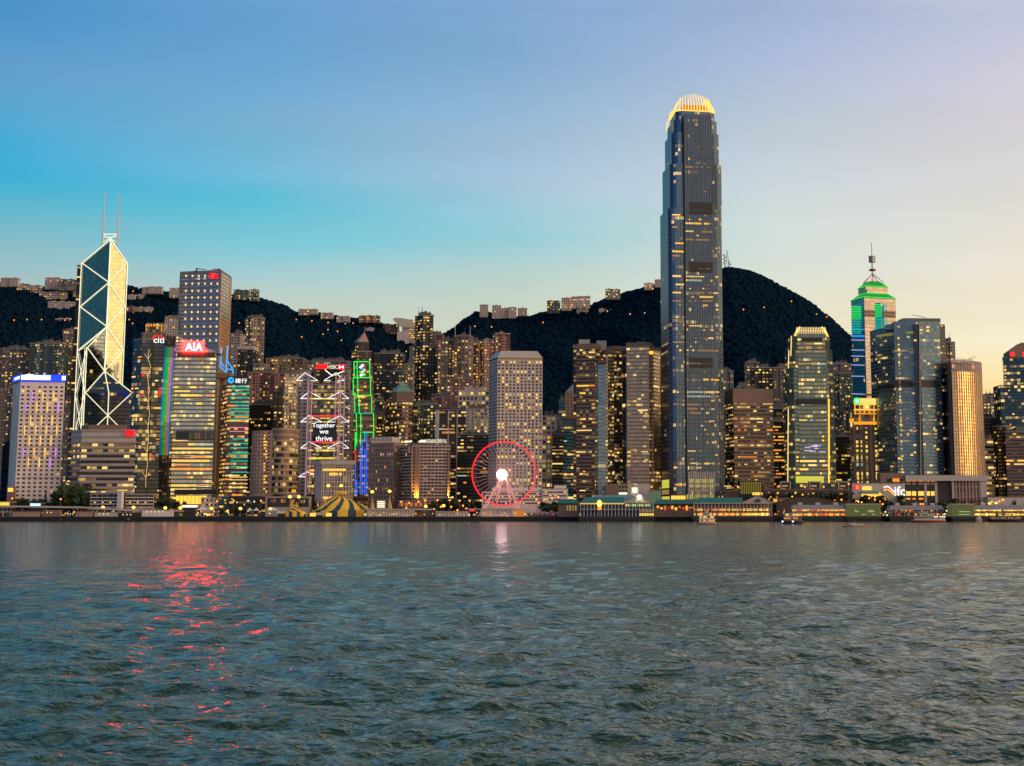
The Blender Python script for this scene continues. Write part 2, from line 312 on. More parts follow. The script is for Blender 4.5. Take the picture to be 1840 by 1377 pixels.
def windows(root, A, B, z0, z1, bw, fh, frac=.2, rowb=.5, seed=1, wu=.8, wv=.6, mats=('win_gold','win_amber','win_pale','win_dim'), disc=False, limit=100, merge=False, name='window', dark=None, rows=None):
    """lit windows set into the wall from A to B: real panes, the first hundred as parts of their own"""
    rr = random.Random(seed); l = math.hypot(B[0]-A[0], B[1]-A[1]); nb, nf = max(1, round(l/bw)), max(1, round((z1-z0)/fh)); bw, fh = l/nb, (z1-z0)/nf
    tx, ty = (B[0]-A[0])/l, (B[1]-A[1])/l; rz = face_rz(A, B); cells = []
    colf = [rr.choice((.1,.25,.8,1.2,2.6)) for _ in range(nb)] if rowb < .2 and not disc and not dark else [1]*nb
    for j in range(nf):
        rp = frac*(1-rowb) + (rowb*.85 if rr.random() < frac else 0) if rows is None else rows(j/nf)
        run = None; blk = rr.random()
        for i in range(nb):
            if i % 6 == 0: blk = rr.random()
            on = rr.random() < (rp if blk < .75 else rp*.35)*colf[i]
            if on:
                if merge and run is not None and rr.random() < .85: cells[run][2] += 1
                else: cells.append([i, j, 1, rr.choice(mats) if (q_ := rr.random()) > .36 else ('win_dim' if q_ > .20 else ('win_faint' if q_ > .07 else 'win_cool'))]); run = len(cells)-1
            else:
                run = None
                if dark: cells.append([i, j, 1, dark])
    rr.shuffle(cells); og = ORG[root]; rest = MB(); rm = []
    cells.sort(key=lambda c: c[3] == dark)
    for k, (i, j, n, mt) in enumerate(cells):
        u = (i + n/2)*bw; c = Vector((A[0]+tx*u, A[1]+ty*u, z0+(j+.5)*fh)); wd = bw*(n-1+wu); hv = 1.0
        if not disc and mt != dark: wd *= rr.choice((1,1,.8,.62)) if n == 1 else 1; hv = rr.choice((1,1,.8,.65)); c.z += (1-hv)*fh*wv*.4*rr.choice((-1,1))
        if k < limit:
            me = win_mesh(wd, fh*wv*hv, mt, disc); o = bpy.data.objects.new(name, me); C.objects.link(o); o.parent = root
            o.location = c - og; o.rotation_euler = (0,0,rz)
        else:
            if mt not in rm: rm.append(mt)
            nx, ny = ty, -tx
            if disc:
                q = [(c.x+tx*wd/2*math.cos(a)+nx*.3, c.y+ty*wd/2*math.cos(a)+ny*.3, c.z+fh*wv/2*math.sin(a)) for a in [2*math.pi*m/8+.39 for m in range(8)]]
                rest.face(q, mi=rm.index(mt))
            else: rest.box((c.x+nx*.15, c.y+ny*.15, c.z), (wd, .3, fh*wv*hv), rz, rm.index(mt))
    if rest.f: rest.build(name, rm, root, kind='stuff')
def text(name, s, A, B, x0, x1, y0, y1, mat, parent, off=.8, ext=.25, label=None):
    """raised lettering that fills the pixel box x0..x1, y0..y1 on the wall A-B"""
    cu = bpy.data.curves.new('t', 'FONT'); cu.body = s; cu.extrude = ext/2; cu.align_x = 'CENTER'; cu.space_line = .85
    to = bpy.data.objects.new('t', cu); C.objects.link(to); dg = bpy.context.evaluated_depsgraph_get(); dg.update()
    me = bpy.data.meshes.new_from_object(to.evaluated_get(dg)); bpy.data.objects.remove(to)
    co = np.empty(len(me.vertices)*3); me.vertices.foreach_get('co', co); co = co.reshape(-1, 3)
    lo, hi = co.min(0), co.max(0)
    bd = [ch for ch in parent.children if ch.name.startswith('sign_board')]
    if bd and name == 'sign_lettering': parent = bd[-1]
    p0, p1 = onface(x0, y1, A, B, off), onface(x1, y0, A, B, off); wd = (p1.xy - p0.xy).length; ht = p1.z - p0.z
    q = np.empty_like(co); q[:,0] = (co[:,0]-(lo[0]+hi[0])/2)/(hi[0]-lo[0])*wd; q[:,2] = (co[:,1]-(lo[1]+hi[1])/2)/(hi[1]-lo[1])*ht; q[:,1] = -co[:,2]
    me.vertices.foreach_set('co', q.ravel()); me.name = name; me.materials.clear(); me.materials.append(MATS[mat])
    o = bpy.data.objects.new(name, me); C.objects.link(o); o.parent = parent; o.location = (p0+p1)/2 - ORG[parent]; o.rotation_euler = (0,0,face_rz(A,B)); ORG[o] = (p0+p1)/2
    if label: o['label'] = label
    return o
def panel(name, A, B, x0, x1, y0, y1, mat, parent, off=.1, th=.6, label=None):
    """a thin box lying on wall A-B, covering the pixel box"""
    p0, p1 = onface(x0, y1, A, B, off), onface(x1, y0, A, B, off); t = Vector((B[0]-A[0], B[1]-A[1], 0)).normalized(); n = Vector((t.y,-t.x,0))
    c = (p0+p1)/2 + n*th/2; wd = (p1-p0).dot(t)
    return MB().box(c, (abs(wd), th, abs(p1.z-p0.z)), face_rz(A,B)).build(name, mat, parent, label=label)
def line(name, pts, r, mat, parent, n=4):
    m = MB()
    for a, b in zip(pts, pts[1:]): m.bar(a, b, r, n)
    return m.build(name, mat, parent)
# ------------------------------------------------------------------ ground, hills, water
QY = 1450.0
RP = [(-400,520),(0,507),(60,512),(140,522),(230,512),(270,522),(330,526),(420,528),(450,528),(475,537),(515,549),(530,560),(575,562),(620,569),(660,572),(685,578),(700,590),(740,603),(790,603),(815,589),(838,570),(856,559),(880,560),(915,566),(945,569),(985,558),(1060,547),(1105,530),(1150,517),(1190,508),(1240,492),(1290,484),(1312,478),(1345,485),(1375,497),(1400,510),(1440,532),(1470,552),(1500,577),(1530,606),(1565,645),(1610,690),(1700,720),(1780,722),(1840,735),(2300,760)]
RY = 2700.0
rxs = np.array([P(x, y, RY).x for x, y in RP]); rzs = np.array([P(x, y, RY).z for x, y in RP]) - 4
def hz(x, y):
    """height of the hills above the sea"""
    y = np.asarray(y, float); x = np.asarray(x, float)
    xr = x * RY / np.maximum(y, 1400); zr = np.interp(xr, rxs, rzs)
    t = np.clip((y - 1830) / (RY - 1830), 0, 1); s = t ** .92
    g1 = np.sin(x*.013 + y*.004) * np.sin(x*.029 - y*.006 + 1.3) + .5*np.sin(x*.061 + y*.021)
    z = 4 + (zr - 4) * s - (9 + 9*g1) * np.sin(math.pi*t) * 1.2
    back = np.clip((y - RY) / 1500, 0, 1); z = z * (1 - back**1.2 * .7)
    return np.where(t <= 0, 3.9, np.maximum(z, 3.9))
def on_hill(px, py, up=0):
    """where the line of sight through a point meets the slope"""
    d = ray(px, py); best = None
    for Y in range(1840, 2701, 6):
        p = P(px, py, Y); h = float(hz(p.x, Y)) + up
        if p.z <= h: return p
        best = p
    return best
g_ = MB(); g_.v = [(-9000,QY,4),(9000,QY,4),(9000,1900,4),(-9000,1900,4)]; g_.f = [(0,1,2,3)]; g_.uv = [(0,0)]*4; g_.mi = [0]
g_.build('ground', 'asphalt', kind='structure')
MB().prism([(-9000,QY-2),(9000,QY-2),(9000,QY),(-9000,QY)], -3, 3.6, plain=True).build('seawall', 'wet_stone', kind='structure')
MB().prism([(-9000,QY-2.4),(9000,QY-2.4),(9000,QY+3),(-9000,QY+3)], 3.61, 4.35, plain=True).build('kerb', 'dark_concrete', kind='structure')
xs = np.arange(-2400, 2401, 14.0); ys = np.arange(1826, 4300, 16.0)
XX, YY = np.meshgrid(xs, ys); ZZ = hz(XX, YY)
def grid_mesh(name, XX, YY, ZZ, mat, kind='structure'):
    ny, nx = XX.shape; me = bpy.data.meshes.new(name); co = np.stack([XX, YY, ZZ], -1).reshape(-1, 3).astype(np.float32)
    i = np.arange((ny-1)*(nx-1)); r, c = i // (nx-1), i % (nx-1); a = r*nx + c
    f = np.stack([a, a+1, a+nx+1, a+nx], 1).astype(np.int32)
    me.vertices.add(len(co)); me.vertices.foreach_set('co', co.ravel()); me.loops.add(f.size); me.loops.foreach_set('vertex_index', f.ravel())
    me.polygons.add(len(f)); me.polygons.foreach_set('loop_start', np.arange(len(f), dtype=np.int32)*4); me.polygons.foreach_set('loop_total', np.full(len(f), 4, dtype=np.int32))
    me.polygons.foreach_set('use_smooth', np.ones(len(f), dtype=bool)); me.update(); me.validate(); me.materials.append(MATS[mat])
    o = bpy.data.objects.new(name, me); C.objects.link(o)
    if kind: o['kind'] = kind
    return o
grid_mesh('hills', XX, YY, ZZ, 'hill_haze_leaf')
# woodland that covers the slopes
rg = np.random.default_rng(3)
def ico():
    t = (1+5**.5)/2; v = np.array([(-1,t,0),(1,t,0),(-1,-t,0),(1,-t,0),(0,-1,t),(0,1,t),(0,-1,-t),(0,1,-t),(t,0,-1),(t,0,1),(-t,0,-1),(-t,0,1)], float); v /= np.linalg.norm(v[0])
    f = np.array([(0,11,5),(0,5,1),(0,1,7),(0,7,10),(0,10,11),(1,5,9),(5,11,4),(11,10,2),(10,7,6),(7,1,8),(3,9,4),(3,4,2),(3,2,6),(3,6,8),(3,8,9),(4,9,5),(2,4,11),(6,2,10),(8,6,7),(9,8,1)])
    return v, f
def forest(n, name, mat, sz):
    y = 1835 + 870*rg.random(n)**.9; px = rg.random(n)*2700 - 430; x = (px-PX)/F*y*1.01
    k = rg.random(n) < .16; y[k] = RY - 18 + 34*rg.random(k.sum()); x[k] = (px[k]-PX)/F*y[k]*1.01
    z = hz(x, y); ok = z > 14; x, y, z = x[ok], y[ok], z[ok]; n = len(x); v, f = ico(); r = sz*(.55 + .75*rg.random(n)); r[y > RY-20] *= .75
    V_ = v[None]*(1 + .35*(rg.random((n, 12, 1))-.5)); V_ = V_*r[:,None,None]*np.stack([np.ones(n), np.ones(n), .7+.4*rg.random(n)], -1)[:,None,:] + np.stack([x, y, z + r*.25], -1)[:,None,:]
    F_ = (f[None] + 12*np.arange(n)[:,None,None]).reshape(-1, 3)
    me = bpy.data.meshes.new(name); co = V_.reshape(-1, 3).astype(np.float32); F_ = F_.astype(np.int32)
    me.vertices.add(len(co)); me.vertices.foreach_set('co', co.ravel()); me.loops.add(F_.size); me.loops.foreach_set('vertex_index', F_.ravel())
    me.polygons.add(len(F_)); me.polygons.foreach_set('loop_start', np.arange(len(F_), dtype=np.int32)*3); me.polygons.foreach_set('loop_total', np.full(len(F_), 3, dtype=np.int32)); me.polygons.foreach_set('use_smooth', np.ones(len(F_), dtype=bool)); me.update(); me.materials.append(MATS[mat])
    o = bpy.data.objects.new(name, me); C.objects.link(o); o['kind'] = 'stuff'; return o
tag(forest(42000, 'forest', 'hill_haze_leaf', 4.4), 'dark woodland covering the hill slopes behind the towers', 'forest')
tag(forest(11000, 'tall_forest', 'hill_haze_leaf_light', 5.0), 'paler crowns standing out of the dark woodland on the hills', 'forest')
# the harbour
def spaced(a, dens, k, end):
    out = [a]; st = dens
    while out[-1] < end: out.append(out[-1] + st); st *= k
    return np.array(out)
xp = np.concatenate([np.arange(0, 30, .17), spaced(30, .2, 1.035, 9000)]); xx = np.concatenate([-xp[:0:-1], xp])
yy = np.concatenate([-spaced(-14, .5, 1.3, 600)[:0:-1], np.arange(14, 60, .14), spaced(60, .15, 1.009, QY-1)]); yy[-1] = QY - 1
yy = np.unique(yy)
WX, WY = np.meshgrid(xx, yy); WZ = np.zeros_like(WX); rw = np.random.default_rng(11)
dx = np.gradient(xx)[None,:]; dy = np.gradient(yy)[:,None]; sp_ = np.maximum(dx, dy*.7)
for i in range(64):
    lam = .55 * (9/.55) ** (rw.random()**1.1); th = rw.normal(-1.48, .72); k = 2*math.pi/lam; amp = .0190*lam**1.0 * (.6+.8*rw.random()); ph = rw.random()*6.28
    fade = np.clip((lam/(sp_*3.2)) - .6, 0, 1)
    s = np.sin(k*(math.cos(th)*WX + math.sin(th)*WY) + ph + .6*np.sin(.11*WX + .07*WY + i)); WZ += amp*.36*fade*(s + .28*(1 - 2*np.abs(s)) )
m = bpy.data.materials.new('harbour_water'); m.use_nodes = True; t = m.node_tree; b = t.nodes['Principled BSDF']; MATS['water'] = m
b.inputs['Base Color'].default_value = (.007,.036,.032,1); b.inputs['Roughness'].default_value = .12; b.inputs['Specular Tint'].default_value = (1,.99,.70,1); b.inputs['IOR'].default_value = 1.5; b.inputs['Specular IOR Level'].default_value = .5
tc = t.nodes.new('ShaderNodeTexCoord'); prev = None
for sc, dist, strg, rot, stx in ((.10, 3.0, .6, .12, .6), (.36, 1.1, .85, -.2, .8), (1.2, .5, .95, .25, .9), (3.6, .12, .85, -.1, 1)):
    mpn = t.nodes.new('ShaderNodeMapping'); mpn.inputs['Scale'].default_value = (stx, 1, 1); mpn.inputs['Rotation'].default_value = (0,0,rot); t.links.new(tc.outputs['Object'], mpn.inputs[0])
    n = t.nodes.new('ShaderNodeTexNoise'); n.inputs['Scale'].default_value = sc; n.inputs['Detail'].default_value = 3; n.inputs['Distortion'].default_value = .4; t.links.new(mpn.outputs[0], n.inputs['Vector'])
    bp = t.nodes.new('ShaderNodeBump'); bp.inputs['Strength'].default_value = strg; bp.inputs['Distance'].default_value = dist; t.links.new(n.outputs['Fac'], bp.inputs['Height'])
    if prev: t.links.new(prev, bp.inputs['Normal'])
    prev = bp.outputs[0]
t.links.new(prev, b.inputs['Normal'])
grid_mesh('water', WX, WY, WZ, 'water')
sb = MB(); sb.v = [(-9000,-600,-4),(9000,-600,-4),(9000,QY,-4),(-9000,QY,-4)]; sb.f = [(0,1,2,3)]; sb.uv = [(0,0)]*4; sb.mi = [0]; sb.build('seabed', 'dark_concrete', kind='structure')
# ------------------------------------------------------------------ facade materials
fac('f_white_hotel', (.78,.66,.61), (.03,.03,.05), .0, .0, .0, .0, 1, metal=.2)
fac('f_plain_beige', (.50,.42,.38), (.03,.03,.04), .5, .45, .0, .0, 1, metal=.2)
fac('f_band_grey', (0.357,0.315,0.297), (.02,.02,.025), 1.0, .45, 0.35, .4, 1.0, metal=.3)
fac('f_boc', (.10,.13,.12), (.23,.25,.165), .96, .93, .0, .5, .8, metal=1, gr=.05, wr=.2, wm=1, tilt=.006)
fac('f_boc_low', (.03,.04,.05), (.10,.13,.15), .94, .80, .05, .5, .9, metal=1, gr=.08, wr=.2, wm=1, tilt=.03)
fac('f_ckc', (.24,.21,.20), (.40,.36,.37), .94, .62, .02, .6, .5, metal=.85, gr=.2, wr=.4, wm=.6)
fac('f_ckc_side', (.42,.36,.27), (.35,.32,.28), .62, 1.0, .0, .3, .9, metal=.9, gr=.2, wr=.3, wm=.8)
fac('f_citi', (.02,.02,.024), (.07,.085,.10), .96, .8, 0.2, .7, .8, metal=.8, gr=.10, wr=.3, wm=.5)
fac('f_aia', (.16,.17,.16), (.50,.56,.46), .95, .58, 0.3, .8, 1.0, warm=(1,.55,.06), metal=.9, gr=.12, wr=.3, wm=.6)
fac('f_ccb', (.11,.08,.08), (.10,.09,.09), .9, .55, 0.35, .7, .9, metal=.6)
fac('f_brown_slot', (.36,.235,.18), (.02,.015,.015), .35, .35, .0, 0, 1, metal=.1)
fac('f_brown_band', (.40,.27,.20), (.02,.018,.015), 1.0, .58, 0.35, .6, 1.0, metal=.3)
fac('f_hsbc', (.12,.115,.12), (.04,.05,.05), .92, .72, 0.6, .8, .55, warm=(.85,.62,.10), metal=.5)
fac('f_grey_panel', (0.281,0.246,0.246), (.05,.05,.06), .5, .4, .02, 0, .8, metal=.2)
fac('f_sc', (.17,.10,.07), (.05,.03,.03), .8, .5, 0.3, .6, .7, metal=.4)
fac('f_cityhall', (.55,.47,.44), (.12,.09,.06), .82, .84, .10, .8, .5, metal=.3)
fac('f_office_tan', (.34,.24,.21), (.09,.06,.05), .5, .55, 0.12, .4, .8, metal=.3)
fac('f_mandarin', (0.525,0.413,0.375), (.02,.018,.02), .84, .52, .03, .1, .9, metal=.3)
fac('f_dark_office', (0.012,0.011,0.011), (.02,.02,.022), .9, .5, 0.18, .8, 1.0, metal=.3)
fac('f_brown_office', (0.12,0.076,0.064), (.03,.02,.02), .95, .55, 0.2, .7, .9, metal=.3)
fac('f_jardine', (.50,.43,.41), (.02,.02,.03), .0, .0, 0, 0, 0)
fac('f_exch_band', (0.21,0.14,0.115), (.06,.05,.045), 1.0, .48, 0.2, .4, .8, metal=.6)
fac('f_exch_glass', (.07,.09,.10), (.17,.27,.33), 1.0, .86, .02, .5, .8, metal=1, gr=.12, wr=.3, wm=.7)
fac('f_exch_gold', (.34,.22,.15), (.46,.33,.22), 1.0, .60, .10, .5, .8, metal=1, gr=.2, wr=.3, wm=.4)
fac('f_exch_dark', (.05,.04,.04), (.03,.03,.035), .9, .6, 0.28, .2, .8, metal=.5)
fac('f_ifc', (.12,.15,.19), (.11,.19,.28), .78, .74, 0.12, .8, .75, warm=(1,.60,.15), metal=.85, gr=.12, wr=.35, wm=.7)
fac('f_ifc_side', (.13,.115,.14), (.06,.055,.08), .8, .6, .02, .5, .6, metal=.45, gr=.35, wr=.35, wm=.7)  # darker side copy, violet eastern reflection put into its colour
fac('f_ifc1', (.12,.15,.13), (.20,.27,.24), .85, .6, 0.16, .8, .9, warm=(1,.68,.16), metal=.8, gr=.12, wr=.35, wm=.6)
fac('f_center', (.04,.16,.22), (.05,.34,.48), .97, .86, .02, .7, .7, metal=.3, gr=.12, wr=.25, wm=.9)
fac('f_center_pale', (.50,.44,.35), (.50,.43,.33), 1.0, .7, .02, .6, .5, metal=.25, gr=.3, wr=.4, wm=.1)
fac('f_gold_bank', (.38,.29,.22), (.02,.02,.02), .70, .62, .22, .7, 1.2, warm=(1,.60,.05), metal=.2)
fac('f_fsp', (.13,.17,.21), (.10,.20,.28), .9, .58, 0.08, .1, .8, metal=.8, gr=.12, wr=.4, wm=.5)
fac('f_fsp_recess', (.04,.045,.05), (.05,.07,.09), .9, .6, .05, .1, .7, metal=.5)
fac('f_fsh', (.55,.36,.16), (.98,.58,.20), .62, .66, .0, .1, .8, metal=1, gr=.25, wr=.35, wm=.8, tilt=.06)
fac('f_podium', (.50,.42,.39), (.06,.04,.03), .9, .8, .0, .5, 1.0, warm=(1,.42,.04), metal=.3)
fac('f_resi_grey', (0.259,0.241,0.25), (.05,.055,.07), .55, .5, 0.16, .05, 1.0, warm=(1,.45,.08), metal=.3)
fac('f_resi_beige', (0.37,0.29,0.246), (.05,.045,.05), .55, .5, 0.2, .05, 1.0, warm=(1,.45,.08), metal=.3)
fac('f_resi_pink', (0.43,0.224,0.206), (.05,.04,.05), .5, .5, 0.18, .05, 1.0, warm=(1,.48,.08), metal=.3)
fac('f_resi_dark', (0.045,0.047,0.056), (.03,.04,.055), .6, .5, 0.2, .05, 1.0, warm=(1,.50,.08), metal=.5)
fac('f_resi_teal', (.10,.15,.15), (.05,.10,.11), .6, .55, 0.16, .1, .9, warm=(1,.62,.12), metal=.5)
fac('f_resi_white', (0.442,0.399,0.399), (.05,.05,.06), .6, .55, 0.14, .05, 1.0, warm=(1,.5,.1), metal=.3)
fac('f_grid_white', (.55,.49,.48), (.03,.03,.035), .66, .62, 0.35, .2, .9, warm=(1,.66,.18), metal=.2)
fac('f_teal_office', (0.016,0.028,0.032), (.03,.10,.12), .94, .7, 0.16, .8, .9, warm=(1,.5,.08), metal=.8)
fac('f_villa', (0.44,0.37,0.352), (.06,.05,.05), .5, .5, 0.05, .1, 1.0, warm=(1,.4,.06), metal=.2)
fac('f_dark_blue', (.03,.05,.07), (.04,.09,.13), .9, .7, 0.14, .3, .9, warm=(1,.62,.16), metal=.8)

ROOFS = {}
def plant(root, pts, z, seed, n=2, mat='roof_grey', hmax=6):
    rr = random.Random(seed); cx = sum(p[0] for p in pts)/len(pts); cy = sum(p[1] for p in pts)/len(pts)
    e = pts[1][0]-pts[0][0], pts[1][1]-pts[0][1]; rz = math.atan2(e[1], e[0]); wx = max(p[0] for p in pts)-min(p[0] for p in pts); wy = max(p[1] for p in pts)-min(p[1] for p in pts)
    for i in range(n):
        w_, d_, h_ = wx*rr.uniform(.18,.34), wy*rr.uniform(.2,.35), rr.uniform(.45,1)*hmax
        c = (cx + wx*((i+.5)/n-.5)*.62, cy + wy*rr.uniform(-.15,.1), z + h_/2 + .3)
        (MB().bar((c[0]+w_*.3,c[1],z+h_),(c[0]+w_*.3,c[1],z+h_+rr.uniform(4,9)),.18) if rr.random() < .5 else MB()).box(c, (w_, d_, h_), 0).box((c[0]+w_*.2, c[1], z+h_+1.1), (w_*.3, d_*.4, 1.4), 0).build('plant_room', mat, root)
def tower(kind, label, cs, ytop, mat, base=4, bw=3.4, fh=3.5, depth=28, notch=None, roof='roof_grey', parapet='concrete', plants=3, win=None, cat='building', group=None, seed=None, cap=1.2, slabs=None, fins=None, ph=5, pts=None, ztop=None, steps=None):
    """a building: walls, parapet, roof, plant rooms, lit windows. cs = its corners seen from the water"""
    seed = seed if seed is not None else int(cs[0][0]*7+ytop); q = pts or foot(cs, ytop, depth)
    zt = ztop if ztop is not None else P(cs[min(1,len(cs)-1)][0], ytop, cs[min(1,len(cs)-1)][1]).z
    cx = sum(p[0] for p in q)/len(q); cy = sum(p[1] for p in q)/len(q)
    if base is None: base = float(min(hz(p[0], p[1]) for p in q)) - 4
    root = E(kind, label, cat, (cx, cy, base), group)
    foot_ = cren(q, *notch) if notch else q; m = MB(); m.prism(foot_, base, zt, bw, fh)
    if slabs:                                    # spandrel ledges, one per floor
        th, pr = slabs; nf = round((zt-base)/fh); e = (zt-base)/nf; k = grow(foot_, pr)
        for j in range(nf+1): m.prism(k, base+j*e-th/2, base+j*e+th/2, mi=0, plain=True, bot=True)
    if fins:                                     # vertical ribs on the faces that show
        sp_, dp, wd = fins
        for i in range(len(cs)-1):
            a, b = Vector(q[i]), Vector(q[i+1]); l = (b-a).length; k = max(1, round(l/sp_)); t = (b-a)/l; nn = Vector((t.y,-t.x))
            for j in range(k+1):
                c = a + t*l*j/k + nn*dp/2; m.box((c.x, c.y, (base+zt)/2), (wd, dp, zt-base-.02), math.atan2(t.y, t.x))
    wall = m.build('wall', mat, root)
    r_ = MB(); r_.prism(grow(q, .35), zt+.02, zt+cap, plain=True, cap=False); r_.prism(inset(q, .97), zt+.03, zt+cap*.55, plain=True); 
    a_ = grow(q, .35); b_ = inset(q, .97)
    for i in range(len(q)):
        j = (i+1) % len(q); r_.face([(*a_[i], zt+cap), (*a_[j], zt+cap), (*b_[j], zt+cap), (*b_[i], zt+cap)], mi=0)
    r_.build('parapet', parapet, root)
    if plants: plant(root, q, zt+cap*.55, seed, plants, roof, ph)
    if win:
        for i in range(len(cs)-1):
            o = dict(win)
            if i == 0 and len(cs) == 3 and o.get('front'): o.pop('front'); continue
            o.pop('front', None); windows(root, q[i], q[i+1], base, zt, o.pop('bw', bw), o.pop('fh', fh), seed=seed+i, **o)
    root['_'] = 0; del root['_']
    return root, q, base, zt

G = 'm'
# ------------------------------------------------------------------ apartment towers on the lower slopes and offices behind the front row
W1 = dict(frac=.07, rowb=.1, wu=.6, wv=.5, limit=60)
W2 = dict(frac=.11, rowb=.15, wu=.6, wv=.55, limit=80)
WO = dict(frac=.12, rowb=.8, wu=.95, wv=.42, limit=80, merge=True)
def res(label, x0, x1, yt, Y, mat='f_resi_beige', kind='apartment_tower', xm=None, ym=0, **k):
    cs = [(x0, Y), (x1, Y)] if xm is None else [(x0, Y+(ym if ym > 0 else 0)), (xm, Y), (x1, Y-(ym if ym < 0 else 0))]
    if xm is not None: cs = [(x0, Y+abs(ym)*(1 if ym > 0 else .35)), (xm, Y), (x1, Y+abs(ym)*(.35 if ym > 0 else 1))]
    k.setdefault('notch', (5.0, 1.4)); k.setdefault('base', None); k.setdefault('win', W1)
    return tower(kind, label, cs, yt, mat, **k)
res('grey apartment slab with balconies behind the white hotel with the blue sign', -8, 48, 628, 2020, 'f_resi_grey')
res('wide green and gold apartment block with a bright rooftop line', 53, 112, 618, 1990, 'f_resi_teal', win=dict(W2, frac=0.180))
res('narrow dim apartment tower squeezed against the diamond braced skyscraper', 114, 141, 595, 2030, 'f_resi_beige', win=dict(W2, frac=0.180))
res('pink grey apartment block with many balconies above the banded office block', 112, 134, 720, 1880, 'f_resi_pink', base=4)
res('low grey block half hidden between the white hotel and the banded office', 98, 130, 740, 1860, 'f_resi_grey', base=4)
tower('apartment_tower', 'stepped beige tower with an orange lit crown above the red arc sign', [(254,1900),(298,1900)], 600, 'f_resi_beige', base=4, notch=(6,1.2), win=W2, plants=0)
q_ = foot([(262,1903),(291,1903)], 600, 20); cr_ = [o for o in C.objects if o.get('label','').startswith('stepped beige tower')][0]; z0_, z1_ = P(270,600,1900).z+1.5, P(270,580,1900).z
MB().prism(q_, z0_, z1_, 4, 3.4).build('crown_storeys', 'f_resi_beige', cr_)
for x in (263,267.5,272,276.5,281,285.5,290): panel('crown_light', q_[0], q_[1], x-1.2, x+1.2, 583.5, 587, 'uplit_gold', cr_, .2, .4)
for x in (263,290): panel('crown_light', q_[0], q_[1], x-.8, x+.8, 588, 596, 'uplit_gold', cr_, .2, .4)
res('pale slab block at the foot of the dark wooded slope beside the stepped beige tower', 296, 324, 573, 2250, 'f_villa', notch=None)
res('slim beige apartment tower with a flat overhanging roof slab', 441, 476, 572, 1980, 'f_resi_beige', xm=455, ym=12, notch=(7,1), win=dict(W2, frac=0.144))
res('dark blue apartment tower with a white rounded top', 427, 455, 628, 1930, 'f_resi_dark', parapet='pale_concrete', cap=4)
res('small pale block beside the slim beige apartment tower', 415, 432, 600, 2010, 'f_villa', notch=None)
res('long lit apartment row below the wooded ridge, west end at the red white sign', 478, 545, 645, 1960, 'f_resi_beige', win=dict(W2, frac=0.202))
res('pale apartment slab behind the mast and truss bank', 545, 628, 650, 1970, 'f_resi_white', win=None)
res('pink apartment tower beside the blue logo sign', 446, 492, 670, 1900, 'f_resi_pink', win=W2)
res('rose coloured apartment tower with dotted lit windows', 494, 530, 672, 1890, 'f_resi_pink', win=W2)
res('small white roof block standing on the pink apartment tower', 455, 475, 655, 1920, 'f_resi_white', notch=None, plants=1)
res('dark vertical ribbed block behind the cylinder ended brown building', 446, 492, 728, 1800, 'f_dark_office', base=4, kind='office_building', notch=None, fins=(6,.8,1.0))
res('grey bronze apartment block with crisp lit rows beside the truss bank', 492, 515, 705, 1790, 'f_resi_beige', base=4)
res('sparkling bamboo lit tower left of the truss bank', 512, 534, 672, 1760, 'f_grid_white', base=4, win=dict(frac=.5, rowb=.1, wu=.5, wv=.5, limit=100))
# pointed tower behind the green neon tower
r, q, b_, zt = tower('apartment_tower', 'dark apartment tower with a pointed copper roof behind the green neon tower', [(632,1860),(641,1852),(668,1858)], 632, 'f_resi_dark', base=4, win=dict(W2, frac=0.180), plants=0)
q2 = inset(q, .72); z2 = P(652,615,1858).z; MB().prism(q2, zt, z2, plain=False).build('upper_storeys', 'f_resi_dark', r)
ap = P(655,597,1860); MB().prism(q2, z2+.01, ap.z, plain=True, top=[(ap.x,ap.y)]*4, cap=False).bar(ap, ap+Vector((0,0,6)), .35).build('pointed_roof', 'pink_stone', r)
res('blue black apartment tower with gold stacks of lit rooms beside the pointed tower', 672, 724, 636, 1880, 'f_resi_dark', win=dict(W2, frac=0.158))
res('slim grey slab standing on the slope under the bowl shaped lookout', 736, 752, 625, 2000, 'f_resi_grey', notch=None)
r, q, b_, zt = res('tallest dark glass apartment tower with twin masts below the saddle of the hills', 746, 779, 568, 1930, 'f_resi_dark', xm=760, ym=10, win=dict(W2, frac=0.130), bw=3)
for px in (752, 759): p = P(px, 566, 1935); MB().bar(p, (p.x, p.y, P(px, 551, 1935).z), .3).build('mast', 'grey_metal', r)
p = P(763,567,1935); MB().bar(p, P(781,566,1935), .4).bar(p, p-Vector((0,0,6)), .5).build('crane', 'black_metal', r)
res('dusky rose apartment tower with a stepped top behind the dark twin mast tower', 768, 795, 602, 1990, 'f_resi_pink', win=W2)
res('slate grey apartment tower with shadowed bays between the twin mast tower and the lit cluster', 765, 792, 625, 1880, 'f_resi_dark', win=W2)
res('pale pillared apartment tower with orange lit stacks, lower of the flagpole cluster', 787, 818, 613, 1860, 'f_resi_beige', win=dict(W2, frac=0.158), notch=(4,1.8))
r, q, b_, zt = res('bright ribbed apartment tower with two tall flagpoles on its crown', 816, 848, 605, 1850, 'f_resi_beige', win=dict(W2, frac=0.216), notch=(4,1.8))
for px in (818, 845): p = P(px, 603, 1852); MB().bar(p, (p.x, p.y, P(px, 586, 1852).z), .35).build('flagpole', 'white_metal', r)
res('gold lit apartment tower stepping down beside the flagpole tower', 846, 860, 615, 1870, 'f_resi_beige', win=dict(W2, frac=0.216), notch=(4,1.8))
